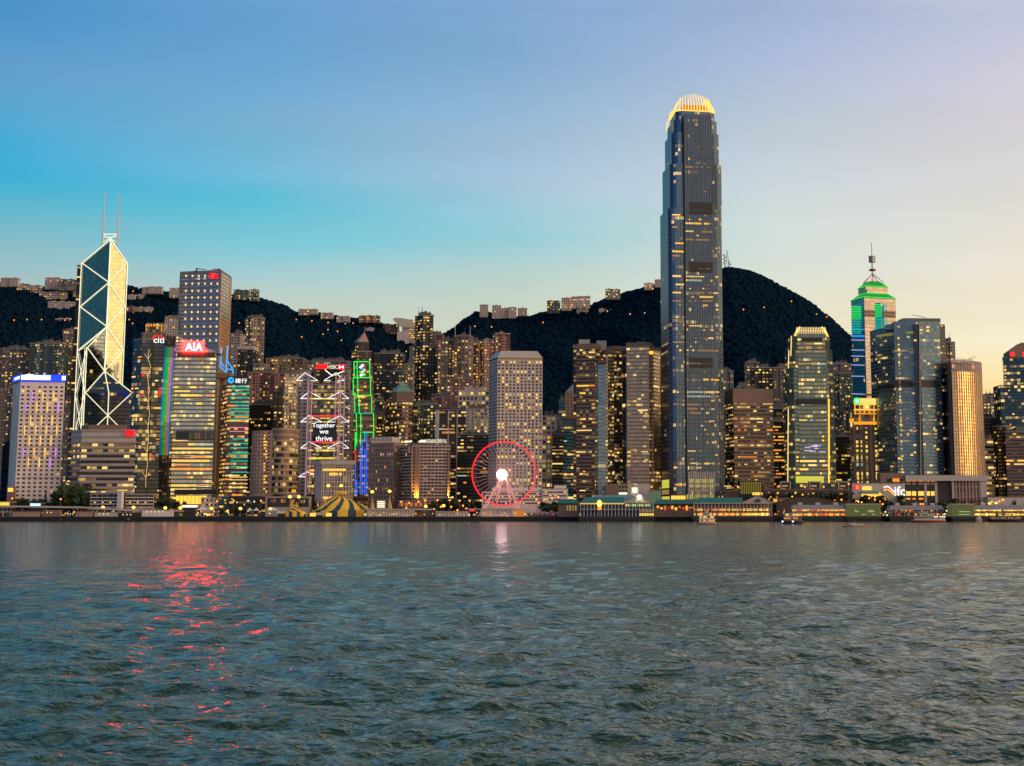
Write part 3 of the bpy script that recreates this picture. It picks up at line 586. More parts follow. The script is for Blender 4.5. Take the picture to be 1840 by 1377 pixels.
for x0, xm_, x1, yt, yp, lb in ((861, 870, 888, 611, 606, 'pink apartment tower with a small pointed gable and green gold rooms'), (886, 890, 917, 600, 594, 'taller pink apartment tower with a pointed gable nearest the open hill')):
    r, q, b_, zt = tower('apartment_tower', lb, [(x0,1905),(xm_,1890),(x1,1895)], yt, 'f_resi_pink', base=None, win=dict(W2, frac=0.216), plants=0, notch=(5,1.2))
    a = P((xm_+x1)/2-3, yp, 1893); MB().prism(inset(q,.5), zt+.5, a.z, plain=True, top=[(a.x,a.y)]*4, cap=False).build('pointed_roof', 'pink_stone', r)
r, q, b_, zt = res('salmon pink apartment block with a raised middle in front of the flagpole cluster', 803, 850, 682, 1790, 'f_resi_pink', base=4, win=W1)
MB().prism(inset(q,.45), zt+.5, P(820,672,1790).z, plain=False).build('raised_storeys', 'f_resi_pink', r)
res('low pink grey block at the foot of the salmon apartment block', 775, 802, 715, 1780, 'f_resi_pink', base=4)
tower('office_building', 'white office block with a square egg crate grid of windows', [(824,1730),(879,1730)], 703, 'f_grid_white', base=4, bw=4.3, fh=5.2, win=dict(frac=.3, rowb=.3, wu=.66, wv=.6), slabs=(.8,.6), fins=(4.3,.6,.8), roof='pale_concrete', parapet='pale_concrete')
tower('office_building', 'beige window grid block under the white egg crate office', [(838,1705),(876,1705)], 735, 'f_grid_white', base=4, bw=4, fh=3.6, win=W2)
r, q, b_, zt = tower('office_building', 'dark brown banded office with three tall white piers', [(783,1690),(840,1690)], 738, 'f_brown_office', base=4, slabs=(.9,.4), win=dict(WO, frac=0.180))
for px, w_ in ((786,4.2),(806,1.2),(822,1.2)): p = onface(px,740,q[0],q[1],.5); MB().box((p.x,p.y,(p.z+4)/2), (w_,1.6,p.z-2)).build('pier', 'white_paint', r)
tower('office_building', 'pale ribbed pillar block between the egg crate office and the white piers', [(838,1680),(852,1680)], 735, 'f_plain_beige', base=4, depth=14, fins=(2.5,.5,.6))
tower('office_building', 'black glass office with gold lit floors behind the big wheel', [(822,1640),(880,1640)], 782, 'f_dark_office', base=4, win=dict(WO, frac=0.216), slabs=(.5,.25))
tower('office_building', 'grey teal office with lit rows beside the green pyramid tower', [(744,1740),(785,1740)], 728, 'f_resi_teal', base=4, win=dict(W2, frac=0.180), cap=2)
tower('office_building', 'rust brown end wall beside the green pyramid tower', [(738,1720),(750,1720)], 730, 'f_brown_office', base=4, depth=20, win=None)
tower('office_building', 'shadowed apartment block behind the green pyramid roof', [(700,1830),(737,1830)], 668, 'f_resi_dark', base=4, win=W2)
tower('office_building', 'gold ribbed tower face behind the green pyramid roof', [(728,1800),(742,1800)], 655, 'f_resi_beige', base=4, depth=18, win=W2)
tower('office_building', 'yellow floodlit glass block beside the neon stepped tower', [(669,1700),(688,1700)], 722, 'f_teal_office', base=4, win=dict(frac=.5, rowb=.8, wu=.95, wv=.4, mats=('win_lime','neon_gold'), merge=True))
tower('office_building', 'lower dark glass block with yellow floors beside the neon stepped tower', [(667,1660),(686,1660)], 748, 'f_dark_office', base=4, win=dict(frac=.35, rowb=.8, wu=.95, wv=.4, mats=('win_lime','win_gold'), merge=True))
# right of the round window tower
tower('office_building', 'slim white gridded block right against the round window tower', [(974,1680),(998,1680)], 748, 'f_grid_white', base=4, bw=5, fh=5, win=dict(frac=.25,rowb=.2,wu=.5,wv=.6), fins=(5,.7,1.0))
tower('office_building', 'small grey white residential block between the slim grid and the teal office', [(996,1720),(1006,1720)], 752, 'f_resi_white', base=4, depth=15)
tower('office_building', 'dark teal glass office with gold horizontal lights', [(1007,1700),(1038,1700)], 760, 'f_teal_office', base=4, win=dict(WO, frac=0.180))
tower('office_building', 'lower dark office with orange floors in front of the teal glass office', [(992,1660),(1012,1660)], 782, 'f_dark_office', base=4, win=dict(WO, frac=0.216))
tower('office_building', 'tall narrow teal slab peeping from behind the hill edge', [(1004,1800),(1016,1800)], 720, 'f_teal_office', base=4, depth=16, win=None)
r, q, b_, zt = tower('office_building', 'brown tower with a grey pyramid roof beside the twin banded towers', [(1017,1760),(1048,1760)], 706, 'f_brown_slot', base=4, plants=0, bw=4, fins=(4,.7,1.2))
ap = P(1034,686,1775); MB().prism(q, zt+1.3, ap.z, plain=True, top=[(ap.x,ap.y)]*4, cap=False).build('pyramid_roof', 'grey_metal', r)
res('grey apartment tower tucked against the tallest tower on its sunset side', 1299, 1318, 668, 1900, 'f_resi_grey')
res('grey white apartment cluster with stepped roofs above the brown banded office', 1341, 1364, 652, 1900, 'f_resi_grey', plants=3)
res('blue black apartment tower with few lit rooms above the brown banded office', 1356, 1388, 662, 1890, 'f_resi_dark')
res('pale balcony apartment tower between the blue black tower and the claw crowned tower', 1390, 1418, 662, 1880, 'f_resi_grey', win=dict(W2, frac=0.144))
res('low white rooftops peeping over the brown banded office', 1325, 1346, 695, 1860, 'f_resi_white', base=4)
tower('office_building', 'dark office with bright yellow floors beside the brown banded office', [(1376,1700),(1414,1700)], 758, 'f_dark_office', base=4, win=dict(frac=.45, rowb=.6, wu=.95, wv=.4, mats=('win_lime','win_gold','win_amber'), merge=True))
tower('office_building', 'flat topped dark slab behind the yellow lit dark office', [(1378,1740),(1412,1740)], 735, 'f_teal_office', base=4, win=None)
res('pinkish grey apartment tower behind the neon lined glass tower', 1497, 1530, 655, 1900, 'f_resi_grey', win=dict(W2, frac=0.086))
res('dim teal apartment tower with tiny gold rooms behind the neon lined glass tower', 1508, 1532, 672, 1870, 'f_resi_teal', win=W2)
res('curly patterned grey block beside the gold floodlit bank', 1515, 1530, 732, 1760, 'f_resi_grey', base=4)
tower('office_building', 'black office with yellow rows beside the gold floodlit bank', [(1500,1670),(1527,1670)], 785, 'f_dark_office', base=4, win=dict(frac=.3, rowb=.7, wu=.9, wv=.4, mats=('win_lime','win_gold'), merge=True))
res('beige stacked apartment tower rising behind the twin curved hotel towers', 1690, 1716, 616, 1800, 'f_resi_beige', win=dict(W2, frac=0.216))
res('broad grey apartment slab below the yellow sky with lit rooms scattered', 1766, 1800, 713, 1850, 'f_resi_grey', notch=(6,1), win=dict(W2, frac=0.086))
tower('office_building', 'dark louvred block with pale floor edges beside the golden hotel', [(1768,1620),(1791,1620)], 790, 'f_band_grey', base=4, fh=5, slabs=(.7,.5), win=dict(WO, frac=0.058))
tower('office_building', 'dim rock faced block above the louvred block', [(1766,1680),(1790,1680)], 752, 'f_dark_office', base=4, win=None)
q8 = [(P(1799,768,1600).x+17*math.cos(a)/2*1.0, 1600+8.5*math.sin(a)) for a in [2*math.pi*i/16 - math.pi for i in range(16)]]
tower('office_building', 'tall black ribbed cylinder standing beside the brown mirrored block', [(1790,1600),(1808,1600)], 768, 'f_dark_office', base=4, pts=q8, win=None, plants=0, bw=1.7)
tower('office_building', 'brown mirrored office block with yellow lit floors at the sunset end', [(1806,1570),(1880,1560)], 776, 'f_exch_band', base=4, win=dict(WO, frac=0.101), plants=2, fh=3.2)
r, q, b_, zt = tower('office_building', 'dark blue stepped tower with red lights on its gabled roof', [(1802,1660),(1880,1650)], 642, 'f_dark_blue', base=4, win=dict(W1, frac=.12), plants=0)
MB().prism([(P(1797,692,1656).x,1656),(P(1804,692,1656).x,1655),(P(1804,692,1656).x,1685),(P(1797,692,1656).x,1685)], 4, P(1797,692,1656).z).build('side_wing', 'f_dark_blue', r)
x0, x1, xa = P(1813,640,1658).x, P(1866,640,1655).x, P(1838,617,1655).x; za = P(1838,615,1655).z; zb = P(1813,632,1655).z
MB().face([(x0,1656,zt+1.3),(x1,1656,zt+1.3),(x1,1656,zb),(xa,1656,za),(x0,1656,zb)]).face([(x0,1680,zt+1.3),(x0,1656,zt+1.3),(x0,1656,zb),(x0,1680,zb)]).face([(x0,1656,zb),(xa,1656,za),(xa,1680,za),(x0,1680,zb)]).face([(xa,1656,za),(x1,1656,zb),(x1,1680,zb),(xa,1680,za)]).face([(x1,1680,zt+1.3),(x0,1680,zt+1.3),(x0,1680,zb),(xa,1680,za),(x1,1680,zb)]).face([(x1,1656,zt+1.3),(x1,1680,zt+1.3),(x1,1680,zb),(x1,1656,zb)]).build('gabled_roof', 'brown_stone', r)
for x in (1819, 1841): panel('roof_light', (x0,1656), (x1,1656), x-4, x+4, 633, 641, 'neon_red', r)
tower('office_building', 'brown outlined office corner at the edge beside the white hotel', [(-30,1565),(-6,1560),(10,1566)], 702, 'f_brown_slot', base=4, win=None, plants=1)
r, q, b_, zt = tower('office_building', 'black slab tower standing directly behind the diamond braced skyscraper', [(139,1745),(152,1745)], 478, 'f_dark_office', base=4, depth=12, plants=0, win=None)

# ------------------------------------------------------------------ houses and flats on the hillside
HH = [('terrace of white villas on the far ridge end', 0,32,500,2600,10),('villa row glowing orange below the ridge', 30,72,513,2500,12),('pale flats stepping down from the glowing villas', 70,117,526,2450,14),
('brown flats breaking the ridge line before the braced skyscraper', 80,105,499,2640,14),('low grey flats on the ridge joining the brown flats', 104,147,503,2620,13),('small white flats beside the braced skyscraper edge', 131,145,518,2560,12),
('long white balcony slab on the dark slope beside the braced skyscraper', 86,143,543,2330,14),('small cream house with a lit road below the white balcony slab', 98,140,573,2300,5),('pink grey flats with arched roofs at mid slope', 112,142,592,2250,14),
('white flats just past the braced skyscraper', 228,240,530,2500,14),('red brick block with glowing rooms past the braced skyscraper', 227,242,551,2400,16),('long pale flats on the slope near the brown grid tower', 244,272,553,2400,12),('tiny lit house by a lamp under the ridge', 240,258,530,2520,7),
('flat white ridge house row between the two tall towers', 255,290,516,2660,8),('square pale block on the ridge touching the dotted tower', 303,324,517,2640,12),('stepped cream flats behind the beige crown tower', 296,323,568,2330,16),
('first teal glass block of three on the ridge beside the dotted tower', 419,433,521,2650,12),('second teal glass block of three on the ridge', 434,446,522,2650,12),('third and widest teal block on the ridge', 448,464,521,2650,14),
('ridge house with two orange lamps', 536,556,556,2650,7),('white roofed ridge house with teal eaves', 556,570,556,2655,6),('long orange lit ridge villa sloping down', 576,598,563,2640,7),('ridge villa with yellow garden lights', 604,628,569,2640,7),('ridge lodge with a spire and pink lamps', 645,682,568,2640,8),
('pink arcade below the saddle with yellow arches', 688,716,583,2560,12),('yellow lit pavilion roof on the slope', 657,672,590,2480,4),
('round capped tower block alone on the rising ridge', 862,877,548,2640,15),('tallest flats of the white ridge row with a lit base', 884,900,549,2640,16),('middle flats of the white ridge row', 900,914,554,2640,12),('twin white flats of the ridge row', 913,928,553,2640,13),('last white flats of the ridge row', 930,947,554,2640,9),
('dark glass banded block with a lit cap on the ridge', 983,1007,541,2620,15),('long ridge flats with orange ground floor lights', 1009,1028,536,2620,15),('stepped ridge flats joined to the long flats', 1026,1061,533,2620,14),('dark framed flats alone on the ridge before the tallest tower', 1088,1115,520,2640,12),
('white villa in a clearing beneath the ridge flats', 1036,1058,556,2500,9),('cream villa with a lit terrace beneath the ridge', 1076,1098,556,2500,7),('orange lit house at the tallest tower edge', 1158,1175,509,2640,8),('white block hidden half behind the tallest tower', 1177,1190,503,2640,9),
('small white observatory house low on the rightmost slope', 1640,1660,690,2200,8)]
for lb, x0, x1, yt, Y, dp in HH:
    mt = 'f_resi_teal' if 'teal glass' in lb or 'teal block' in lb or 'dark glass' in lb else ('f_resi_pink' if 'pink' in lb or 'brick' in lb else ('f_resi_grey' if 'grey' in lb or 'dark framed' in lb else 'f_villa'))
    pb = on_hill((x0+x1)/2, yt + dp*.72*2900/Y, 3) if yt > 540 or Y < 2600 else P(x0, yt, Y); Y = min(pb.y, 2655)
    a, b_ = P(x0, yt, Y), P(x1, yt, Y); zt = a.z; zb = min(float(hz((a.x+b_.x)/2, Y))-3, zt-dp*.9); zb = max(zb, zt-dp*1.35)
    n = max(1, round((x1-x0)/13)); root = E('hillside_house', lb, 'flats' if dp > 9 else 'house', ((a.x+b_.x)/2, Y, zb)); m = MB(); mr_ = MB(); rr = random.Random(x0)
    for i in range(n):
        f0, f1 = i/n, (i+1)/n; dz = rr.uniform(-.12, .12)*(zt-zb)*.3 if n > 1 else 0; dy = rr.uniform(0, 5)
        X0, X1 = a.x+(b_.x-a.x)*f0, a.x+(b_.x-a.x)*f1 - .4; z = zt + dz - abs(dz)*.2
        m.prism([(X0,Y+dy),(X1,Y+dy),(X1,Y+dy+12),(X0,Y+dy+12)], zb, z, 3.6, 3.2)
        mr_.prism(grow([(X0,Y+dy),(X1,Y+dy),(X1,Y+dy+12),(X0,Y+dy+12)], .4), z+.01, z+.8, plain=True, bot=True); mr_.box(((X0+X1)/2, Y+dy+6, z+1.5), ((X1-X0)*.3, 4, 1.6))
    m.build('wall', mt, root); mr_.build('roof', 'pale_concrete' if mt == 'f_villa' else 'roof_grey', root)
    fr = .6 if 'glow' in lb or 'orange' in lb else (.22 if 'lit' in lb or 'lamp' in lb or 'yellow' in lb else .05)
    windows(root, (a.x, Y-.3), (b_.x, Y-.3), max(zb, zt-16), zt-1, 4.2, 3.6, fr, .3, x0, .5, .5, ('win_amber','win_gold','neon_gold') if fr > .3 else ('win_gold','win_pale','win_dim'), limit=40)
# lamps along the hill roads
for i, (x, y) in enumerate([(534,578),(562,580),(591,583),(622,585),(636,584),(608,599),(582,604),(591,596),(544,609),(615,615),(854,590),(884,591),(731,635),(737,613),(1132,568),(1158,566),(976,583),(1372,556),(1466,568),(1484,573),(29,579),(52,578),(78,578),(120,579),(130,577),(140,578),(241,585),(235,578),(432,584),(418,537),(424,538),(432,539),(1421,545),(1455,640),(1335,560),(242,527)]):
    p = on_hill(x, y, 6); root = E('road_lamp', 'sodium lamp glowing among the trees of the dark hillside', 'lamp', (p.x, p.y-9, p.z-5), 'lamps along the hill roads')
    q0 = Vector((p.x, p.y-9, p.z-5)); MB().bar(q0, q0+Vector((0,0,6.5)), .18).build('post', 'bark', root); MB().ell(q0+Vector((0,0,7)), 1.0, 1.0, .9, 8, 4).build('lamp_head', 'lamp_orange' if i % 3 else 'win_gold', root)
# transmitter masts on the peak
p = P(1307,478,2700); root = E('transmitter_mast', 'lattice transmitter mast on the peak beside the tallest tower', 'mast', (p.x,p.y,p.z-6))
m = MB(); [m.bar((p.x+a,p.y+b,p.z-6),(p.x+a*.15,p.y+b*.15,P(1307,450,2700).z),.35) for a in (-3,3) for b in (-3,3)]; [m.bar((p.x-2.4+i*.3,p.y,p.z+i*3),(p.x+2.1-i*.3,p.y,p.z+i*3+3),.25) for i in range(7)]; m.build('lattice', 'grey_metal', root)
for k, (x, y0, y1) in enumerate(((1302,457,478),(1311,470,480))):
    p = P(x,y1,2705); root = E('aerial', ('drum hung aerial pole hugging the tallest tower','short stub aerial with a dish on the peak')[k], 'aerial', (p.x,p.y,p.z-6)); z1 = P(x,y0,2705).z
    MB().bar((p.x,p.y,p.z-6),(p.x,p.y,z1),.7).build('pole', 'grey_metal', root); m = MB(); [m.box((p.x+(1.2 if i%2 else -1.2),p.y,z1-2-i*3.2),(2.6,1.5,2)) for i in range(max(1,int((z1-p.z)/4)))]; m.build('drum', 'grey_metal', root)
# bowl shaped lookout on the saddle
p = on_hill(722,612); Yb = p.y - 20; root = E('lookout_building', 'wok shaped lookout building with a sweeping curved roof on the saddle', 'lookout', (P(725,600,Yb).x, Yb, p.z-8))
m = MB(); prof = [(706,573),(712,571),(722,572),(734,574),(745,575)]; low = [(706,575),(713,581),(723,588),(734,589),(745,589)]
f_, b2 = [], []
for (x,y),(x2,y2) in zip(prof, low): f_.append((P(x,y,Yb), P(x2,y2,Yb)))
D_ = Vector((0,26,0))
for (a,b_),(c,d) in zip(f_, f_[1:]): m.face([b_,d,c,a]); m.face([a,c,c+D_,a+D_]); m.face([d,b_,b_+D_,d+D_])
m.face([f_[-1][1],f_[-1][1]+D_,f_[-1][0]+D_,f_[-1][0]]); m.face([f_[0][0],f_[0][0]+D_,f_[0][1]+D_,f_[0][1]]); m.build('bowl_roof', 'pale_concrete', root)
pc = P(733,600,Yb+3); MB().prism([(P(722,600,Yb).x,Yb+3),(P(746,600,Yb).x,Yb+3),(P(746,600,Yb).x,Yb+24),(P(722,600,Yb).x,Yb+24)], p.z-8, P(733,588,Yb).z).build('wall', 'f_villa', root)
MB().prism([(P(714,600,Yb).x,Yb-3),(P(734,600,Yb).x,Yb-3),(P(734,600,Yb).x,Yb+2.9),(P(716,600,Yb).x,Yb+2.9)], p.z-8, P(720,596,Yb).z, plain=True).build('podium', 'pale_concrete', root)
windows(root, (P(735,600,Yb).x,Yb+2.7), (P(746,600,Yb).x,Yb+2.7), P(740,608,Yb).z, P(740,590,Yb).z, 4, 3.5, .9, .2, 4, .7, .55, ('win_gold','neon_gold','neon_pink'))
windows(root, (P(726,600,Yb).x,Yb-.2), (P(746,600,Yb).x,Yb-.2), P(740,580,Yb).z, P(740,576,Yb).z, 5, 3.5, .9, .2, 5, .8, .6, ('win_gold',))
# ------------------------------------------------------------------ the white hotel with the blue sign
r, q, b_, zt = tower('hotel', 'white hotel slab with gold and violet light strips and a blue sign band', [(24,1562),(37,1530),(117,1536)], 686, 'f_white_hotel', bw=6.0, fh=4.1, win=None, roof='pale_concrete')
windows(r, q[1], q[2], 14, zt-3, 5.3, 3.9, .10, 0, 5, .44, .42, ('win_gold','win_amber','win_gold'), dark='black_metal', limit=100)
def strips(A, B, items, y_to_h, r):
    for x, y0, y1, mt in items: panel('light_strip', A, B, x-1.1, x+1.1, y0, y1, mt, r, off=.3, th=.5)
V_, G_ = 'neon_purple', 'neon_gold'
items = []
for (xs_, y, lst) in (([57.5,77,96],705,[V_,G_,G_]),([46.5,66,85,104],723,[V_,G_,G_,V_]),([55,74.5,93.5],747,[G_]*3),([44.5,64,83,102],765,[G_]*4),([53,72.5,91.5],783,[G_]*3),([42,61.5,80.5,100],805,[V_,G_,G_,V_]),([51,70.5,89.5],823,[G_,G_,V_])):
    for x, mt in zip(xs_, lst): items.append((x, y, y+17, mt))
strips(q[1], q[2], items, 0, r)
panel('sign_band', q[1], q[2], 36, 119, 674, 685, 'sign_blue', r, .5, 1.2); panel('sign_band', q[0], q[1], 24.6, 36.2, 674, 687, 'sign_blue', r, .5, 1.2)
for x0, x1, y0, y1 in ((38,63,674.5,682.5),(63,91,675,683),(111,118,676,683.5),(46,60,673,678)): panel('sign_text_panel', q[1], q[2], x0, x1, y0, y1, 'sign_white', r, 1.8, .4)
panel('sign_text_panel', q[0], q[1], 26, 35.5, 676, 684, 'sign_white', r, 1.8, .4)  # plain white panels in place of the sign's lettering
for y in (744, 779, 803, 819, 858): panel('string_course', q[1], q[2], 37, 117, y-.5, y+.4, 'pale_concrete', r, .02, .5)
# ------------------------------------------------------------------ banded office block in front of the braced skyscraper
r, q, b_, zt = tower('office_building', 'long low banded office block with a red square sign on its roof edge', [(130,1532),(148,1512),(244,1514)], 774, 'f_band_grey', bw=5, fh=5.2, slabs=(1.6,1.1), win=dict(frac=.20, rowb=.7, wu=.9, wv=.42, merge=True, limit=100, mats=('win_gold','win_pale','win_lime','win_amber','win_dim')), fins=None, plants=0, roof='brown_stone')
MB().prism(inset(q,1.02), zt-10, zt+.8, plain=True, bot=True).build('fascia', 'pale_concrete', r)
MB().prism(inset(q,.72), zt+1.5, zt+5.5, plain=True).build('plant_room', 'brown_stone', r)
panel('red_sign', q[1], q[2], 226, 241, 773, 784, 'sign_red', r, 2.2, 1)
# ------------------------------------------------------------------ the diamond braced skyscraper
Yd = 1640.0
pD, pE = (P(154,705,Yd).x, Yd), (P(238,709,Yd).x, Yd); pA, pB = (P(140,640,Yd+30).x, Yd+30), (P(221,635,Yd+24).x, Yd+24); pC = (P(190,640,Yd+12).x, Yd+12)
zC = lambda y: P(190, y, pC[1]).z; zA = lambda y: P(142, y, pA[1]).z
h0, hm = zC(430), (zC(508)-zC(748))/3; c1 = zC(508); cz = lambda k: c1 - k*hm; az_ = lambda k: c1 + hm*.5 - k*hm
root = E('skyscraper', 'glass skyscraper with glowing cream diamond bracing and twin masts', 'skyscraper', (pC[0], pC[1], 4))
def tri(name, a, b, c, zb, za, zb2, zc, mat):    # a wedge shaft on triangle a-b-c with a sloping glass roof
    m = MB(); P3 = [a, b, c]; Z = [za, zb2, zc]; nf = 0
    for i in range(3):
        p, s = P3[i], P3[(i+1) % 3]; l = math.hypot(s[0]-p[0], s[1]-p[1]); nb = round(l/3.2); z1, z2 = Z[i], Z[(i+1) % 3]
        m.face([(*p,zb),(*s,zb),(*s,z2),(*p,z1)], [(i*1000,0),(i*1000+nb,0),(i*1000+nb,(z2-zb)/3.9),(i*1000,(z1-zb)/3.9)], 0)
    m.face([(a[0],a[1],za),(b[0],b[1],zb2),(c[0],c[1],zc)], [(0,0),(12,0),(6,12)], 0)
    return m.build(name, mat, root)
tA = az_(0); L1, L2 = az_(2), az_(3)
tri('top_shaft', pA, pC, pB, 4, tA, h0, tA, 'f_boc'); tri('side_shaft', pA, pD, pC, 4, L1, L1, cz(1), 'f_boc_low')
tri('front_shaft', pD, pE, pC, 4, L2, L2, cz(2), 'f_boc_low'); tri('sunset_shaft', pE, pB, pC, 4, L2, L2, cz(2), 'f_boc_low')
def brace(p, q_, z1, z2, rad=.5, off=(0,-.9)): 
    MB().bar((p[0]+off[0],p[1]+off[1],z1), (q_[0]+off[0],q_[1]+off[1],z2), rad).build('brace', 'neon_cream', root)
oA, oC, oB, oD, oE = (-.7,-.7), (0,-1.2), (.9,-.5), (-.7,-.9), (.9,-.9)
pM = ((pD[0]+pE[0])/2, (pD[1]+pE[1])/2); T = (0,-1)
brace(pA, pA, L1, tA, off=oA); brace(pB, pB, L2, tA, off=oB); brace(pC, pC, cz(2), h0, off=oC, rad=.75)
brace(pA, pC, tA, h0, off=T); brace(pB, pC, tA, h0, off=T)
for k in range(0, 2): brace(pA, pC, az_(k), cz(k), off=T, rad=.5); brace(pA, pC, az_(k+1), cz(k), off=T, rad=.5)
for k in range(0, 3): brace(pB, pC, az_(k), cz(k), off=T, rad=.5); 
for k in range(0, 3): brace(pB, pC, az_(k+1), cz(k), off=T, rad=.5)
brace(pD, pC, L1, cz(1), off=T); brace(pD, pD, 4, L1, off=oD); brace(pA, pA, 4, L1, off=oA)
brace(pD, pC, L1, cz(2), off=T, rad=.5); brace(pC, pD, cz(2), L2, off=T); brace(pC, pE, cz(2), L2, off=T); brace(pC, pB, cz(2), L2, off=T, rad=.5)
brace(pC, pM, cz(2), L2, off=T, rad=.5); brace(pM, pM, 4, L2, off=T, rad=.5); brace(pE, pE, 4, L2, off=oE, rad=.65); brace(pE, pB, L2, L2, off=oE, rad=.6)
for k in range(0, 4):
    for a, b in ((pD,pM),(pE,pM)):
        brace(a, b, L2-k*hm, L2-(k+.5)*hm, off=T, rad=.5); brace(a, b, max(5,L2-(k+1)*hm), L2-(k+.5)*hm, off=T, rad=.5)
for k in range(0, 5):
    z1, z2 = L1-k*hm, max(5, L1-(k+1)*hm); brace(pA, pD, z1, z2, off=oA, rad=.42); brace(pD, pA, z1, z2, off=oA, rad=.42)
brace((pD[0]-1.8,pD[1]), (pD[0]-1.8,pD[1]), 4, L1-3, off=oD, rad=.5)
for xb, xt, yt_ in ((184,187.5,350),(211,214,353)):
    b0, t0 = P(xb,441,pC[1]+6), P(xt,yt_,pC[1]+6); t0.x = b0.x; k = b0.lerp(t0, .26)
    mast = MB().bar(b0, k, 1.0, 6).bar(k, b0.lerp(t0,.6), .7, 6).bar(b0.lerp(t0,.6), t0, .5, 6).build('mast', 'white_paint', root)
    MB().ell(t0+Vector((0,0,.6)), .6,.6,.6,6,4).ell(b0.lerp(t0,.55)+Vector((0,-.9,0)), .5,.5,.5,6,4).build('warning_lamp', 'neon_red', mast)
a, b2 = P(184,421,pC[1]+6), P(211.5,421,pC[1]+6); c0, d0 = P(184,436,pC[1]+6), P(211,436,pC[1]+6)
MB().bar(a,b2,.5).bar(a,d0,.35).bar(b2,c0,.35).bar(a+Vector((0,0,-3)),b2+Vector((0,0,-3)),.3).build('truss', 'neon_cream', root)
# ------------------------------------------------------------------ dark glass twin-notched tower with the arc sign
r, q, b_, zt = tower('skyscraper', 'dark glass office tower with a white word sign under a red arc', [(240,1602),(256,1592),(300,1600)], 610, 'f_citi', bw=3.2, fh=3.9, win=dict(frac=.16, rowb=.85, wu=.95, wv=.4, merge=True, limit=100, mats=('win_gold','win_pale','win_amber','win_dim')), plants=1)
panel('dark_slot', q[1], q[2], 262, 276, 615, 885, 'dark_glass', r, .05, 1.2); panel('dark_slot', q[1], q[2], 291, 299, 620, 885, 'black_metal', r, .05, .5)  # dark glass and black strips laid down the face
text('sign_lettering', 'citi', q[1], q[2], 276, 295, 607, 616, 'sign_white', r, 1.2, .8)
pts = [onface(283+ 9*math.cos(t), 610 - 7*math.sin(t), q[1], q[2], 1.4) + Vector((0,-.1,0)) for t in [math.pi*(.05+.9*i/10) for i in range(11)]]
line('sign_arc', [p for p in pts], .8, 'sign_red', r)
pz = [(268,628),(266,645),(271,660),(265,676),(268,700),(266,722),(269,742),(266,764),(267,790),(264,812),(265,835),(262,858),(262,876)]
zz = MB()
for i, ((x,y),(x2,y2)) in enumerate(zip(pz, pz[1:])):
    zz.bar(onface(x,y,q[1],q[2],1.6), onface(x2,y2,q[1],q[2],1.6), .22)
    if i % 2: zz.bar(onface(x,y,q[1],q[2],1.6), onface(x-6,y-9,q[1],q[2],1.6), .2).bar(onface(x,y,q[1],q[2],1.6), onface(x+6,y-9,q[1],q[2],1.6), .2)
zz.build('zigzag_reflection', 'win_pale', r)  # glowing bars imitate the braced tower mirrored in this glass
for x, y, w_, h_ in ((257,673,4,7),(287,706,3.5,16),(258,709,2,7),(275,821,3,7)): panel('red_display', q[1], q[2], x-w_/2, x+w_/2, y-h_/2, y+h_/2, 'neon_red', r, 1.5, .4)
# ------------------------------------------------------------------ tall brown grid tower with dots of light
r, q, b_, zt = tower('skyscraper', 'square grey brown tower dotted with round lights under a red roof sign', [(324,1705),(397,1690),(416,1742)], 489, 'f_ckc', bw=3.4, fh=4.0, win=None, plants=0, slabs=(.35,.25), fins=(12.5,.35,.5), cap=2.5)
a1, a2 = Vector(q[1]), Vector(q[2]); tt = (a2-a1).normalized(); nn = Vector((tt.y,-tt.x))
MB().prism([tuple(a1+nn*.3), tuple(a2+nn*.3), tuple(a2+nn*.05), tuple(a1+nn*.05)], 5, zt-.5, bw=3.6, fh=4.1).build('sunset_wall', 'f_ckc_side', r)
for i in range(13):
    p = a1.lerp(a2, (i+.3)/13) + nn*.7; MB().box((p.x,p.y,(zt*(1 if i in (0,12) else .82)+5)/2), (.7,1.0,zt*(1 if i in (0,12) else .82)-6), math.atan2(tt.y,tt.x)).build('rib', 'warm_metal' if 'warm_metal' in MATS else simple('warm_metal',(.75,.55,.32),.35,.8), r)
for j in range(20): p = (a1+a2)/2+nn*.55; MB().box((p.x,p.y,zt-3-j*4.1),((a2-a1).length,.6,.8),math.atan2(tt.y,tt.x)).build('floor_edge','warm_metal',r)
for j, y in enumerate((496,510,523,535,548,561,573,587,600,612)):
    for i in range(6):
        if j == 0 and i > 3: continue
        p = onface(334.5-j*.28 + i*11.3, y, q[0], q[1], .5)
        MB().ell(p, 1.0,.6,1.25,8,5).build('facade_light', 'win_pale' if (i*7+j*3) % 4 else 'win_gold', r)
p0, p1 = onface(377,501,q[0],q[1],.9), onface(392,491,q[0],q[1],.9); c = (p0+p1)/2
MB().bar(c+Vector((-2.2,-.8,0)), c+Vector((-2.2,.3,0)), 3.1, 14).build('round_sign', 'sign_red', r); panel('square_sign', q[0], q[1], 385.5, 391, 492.5, 500.5, 'sign_red', r, .8, .9)
panel('sign_mark', q[0], q[1], 379.5, 384, 495, 498, 'neon_pink', r, 2.0, .3)
a = P(352,487,1700); MB().bar(a, P(354,482.5,1650), .9).bar(P(354,483,1650), P(369,484.5,1650), .5).build('window_crane', 'black_metal', r)
a = P(388,487,1650); MB().bar(P(382,484,1650), P(396,484,1650), .5).bar(P(393,483,1650), P(395,488,1650), .7).build('window_crane', 'black_metal', r)
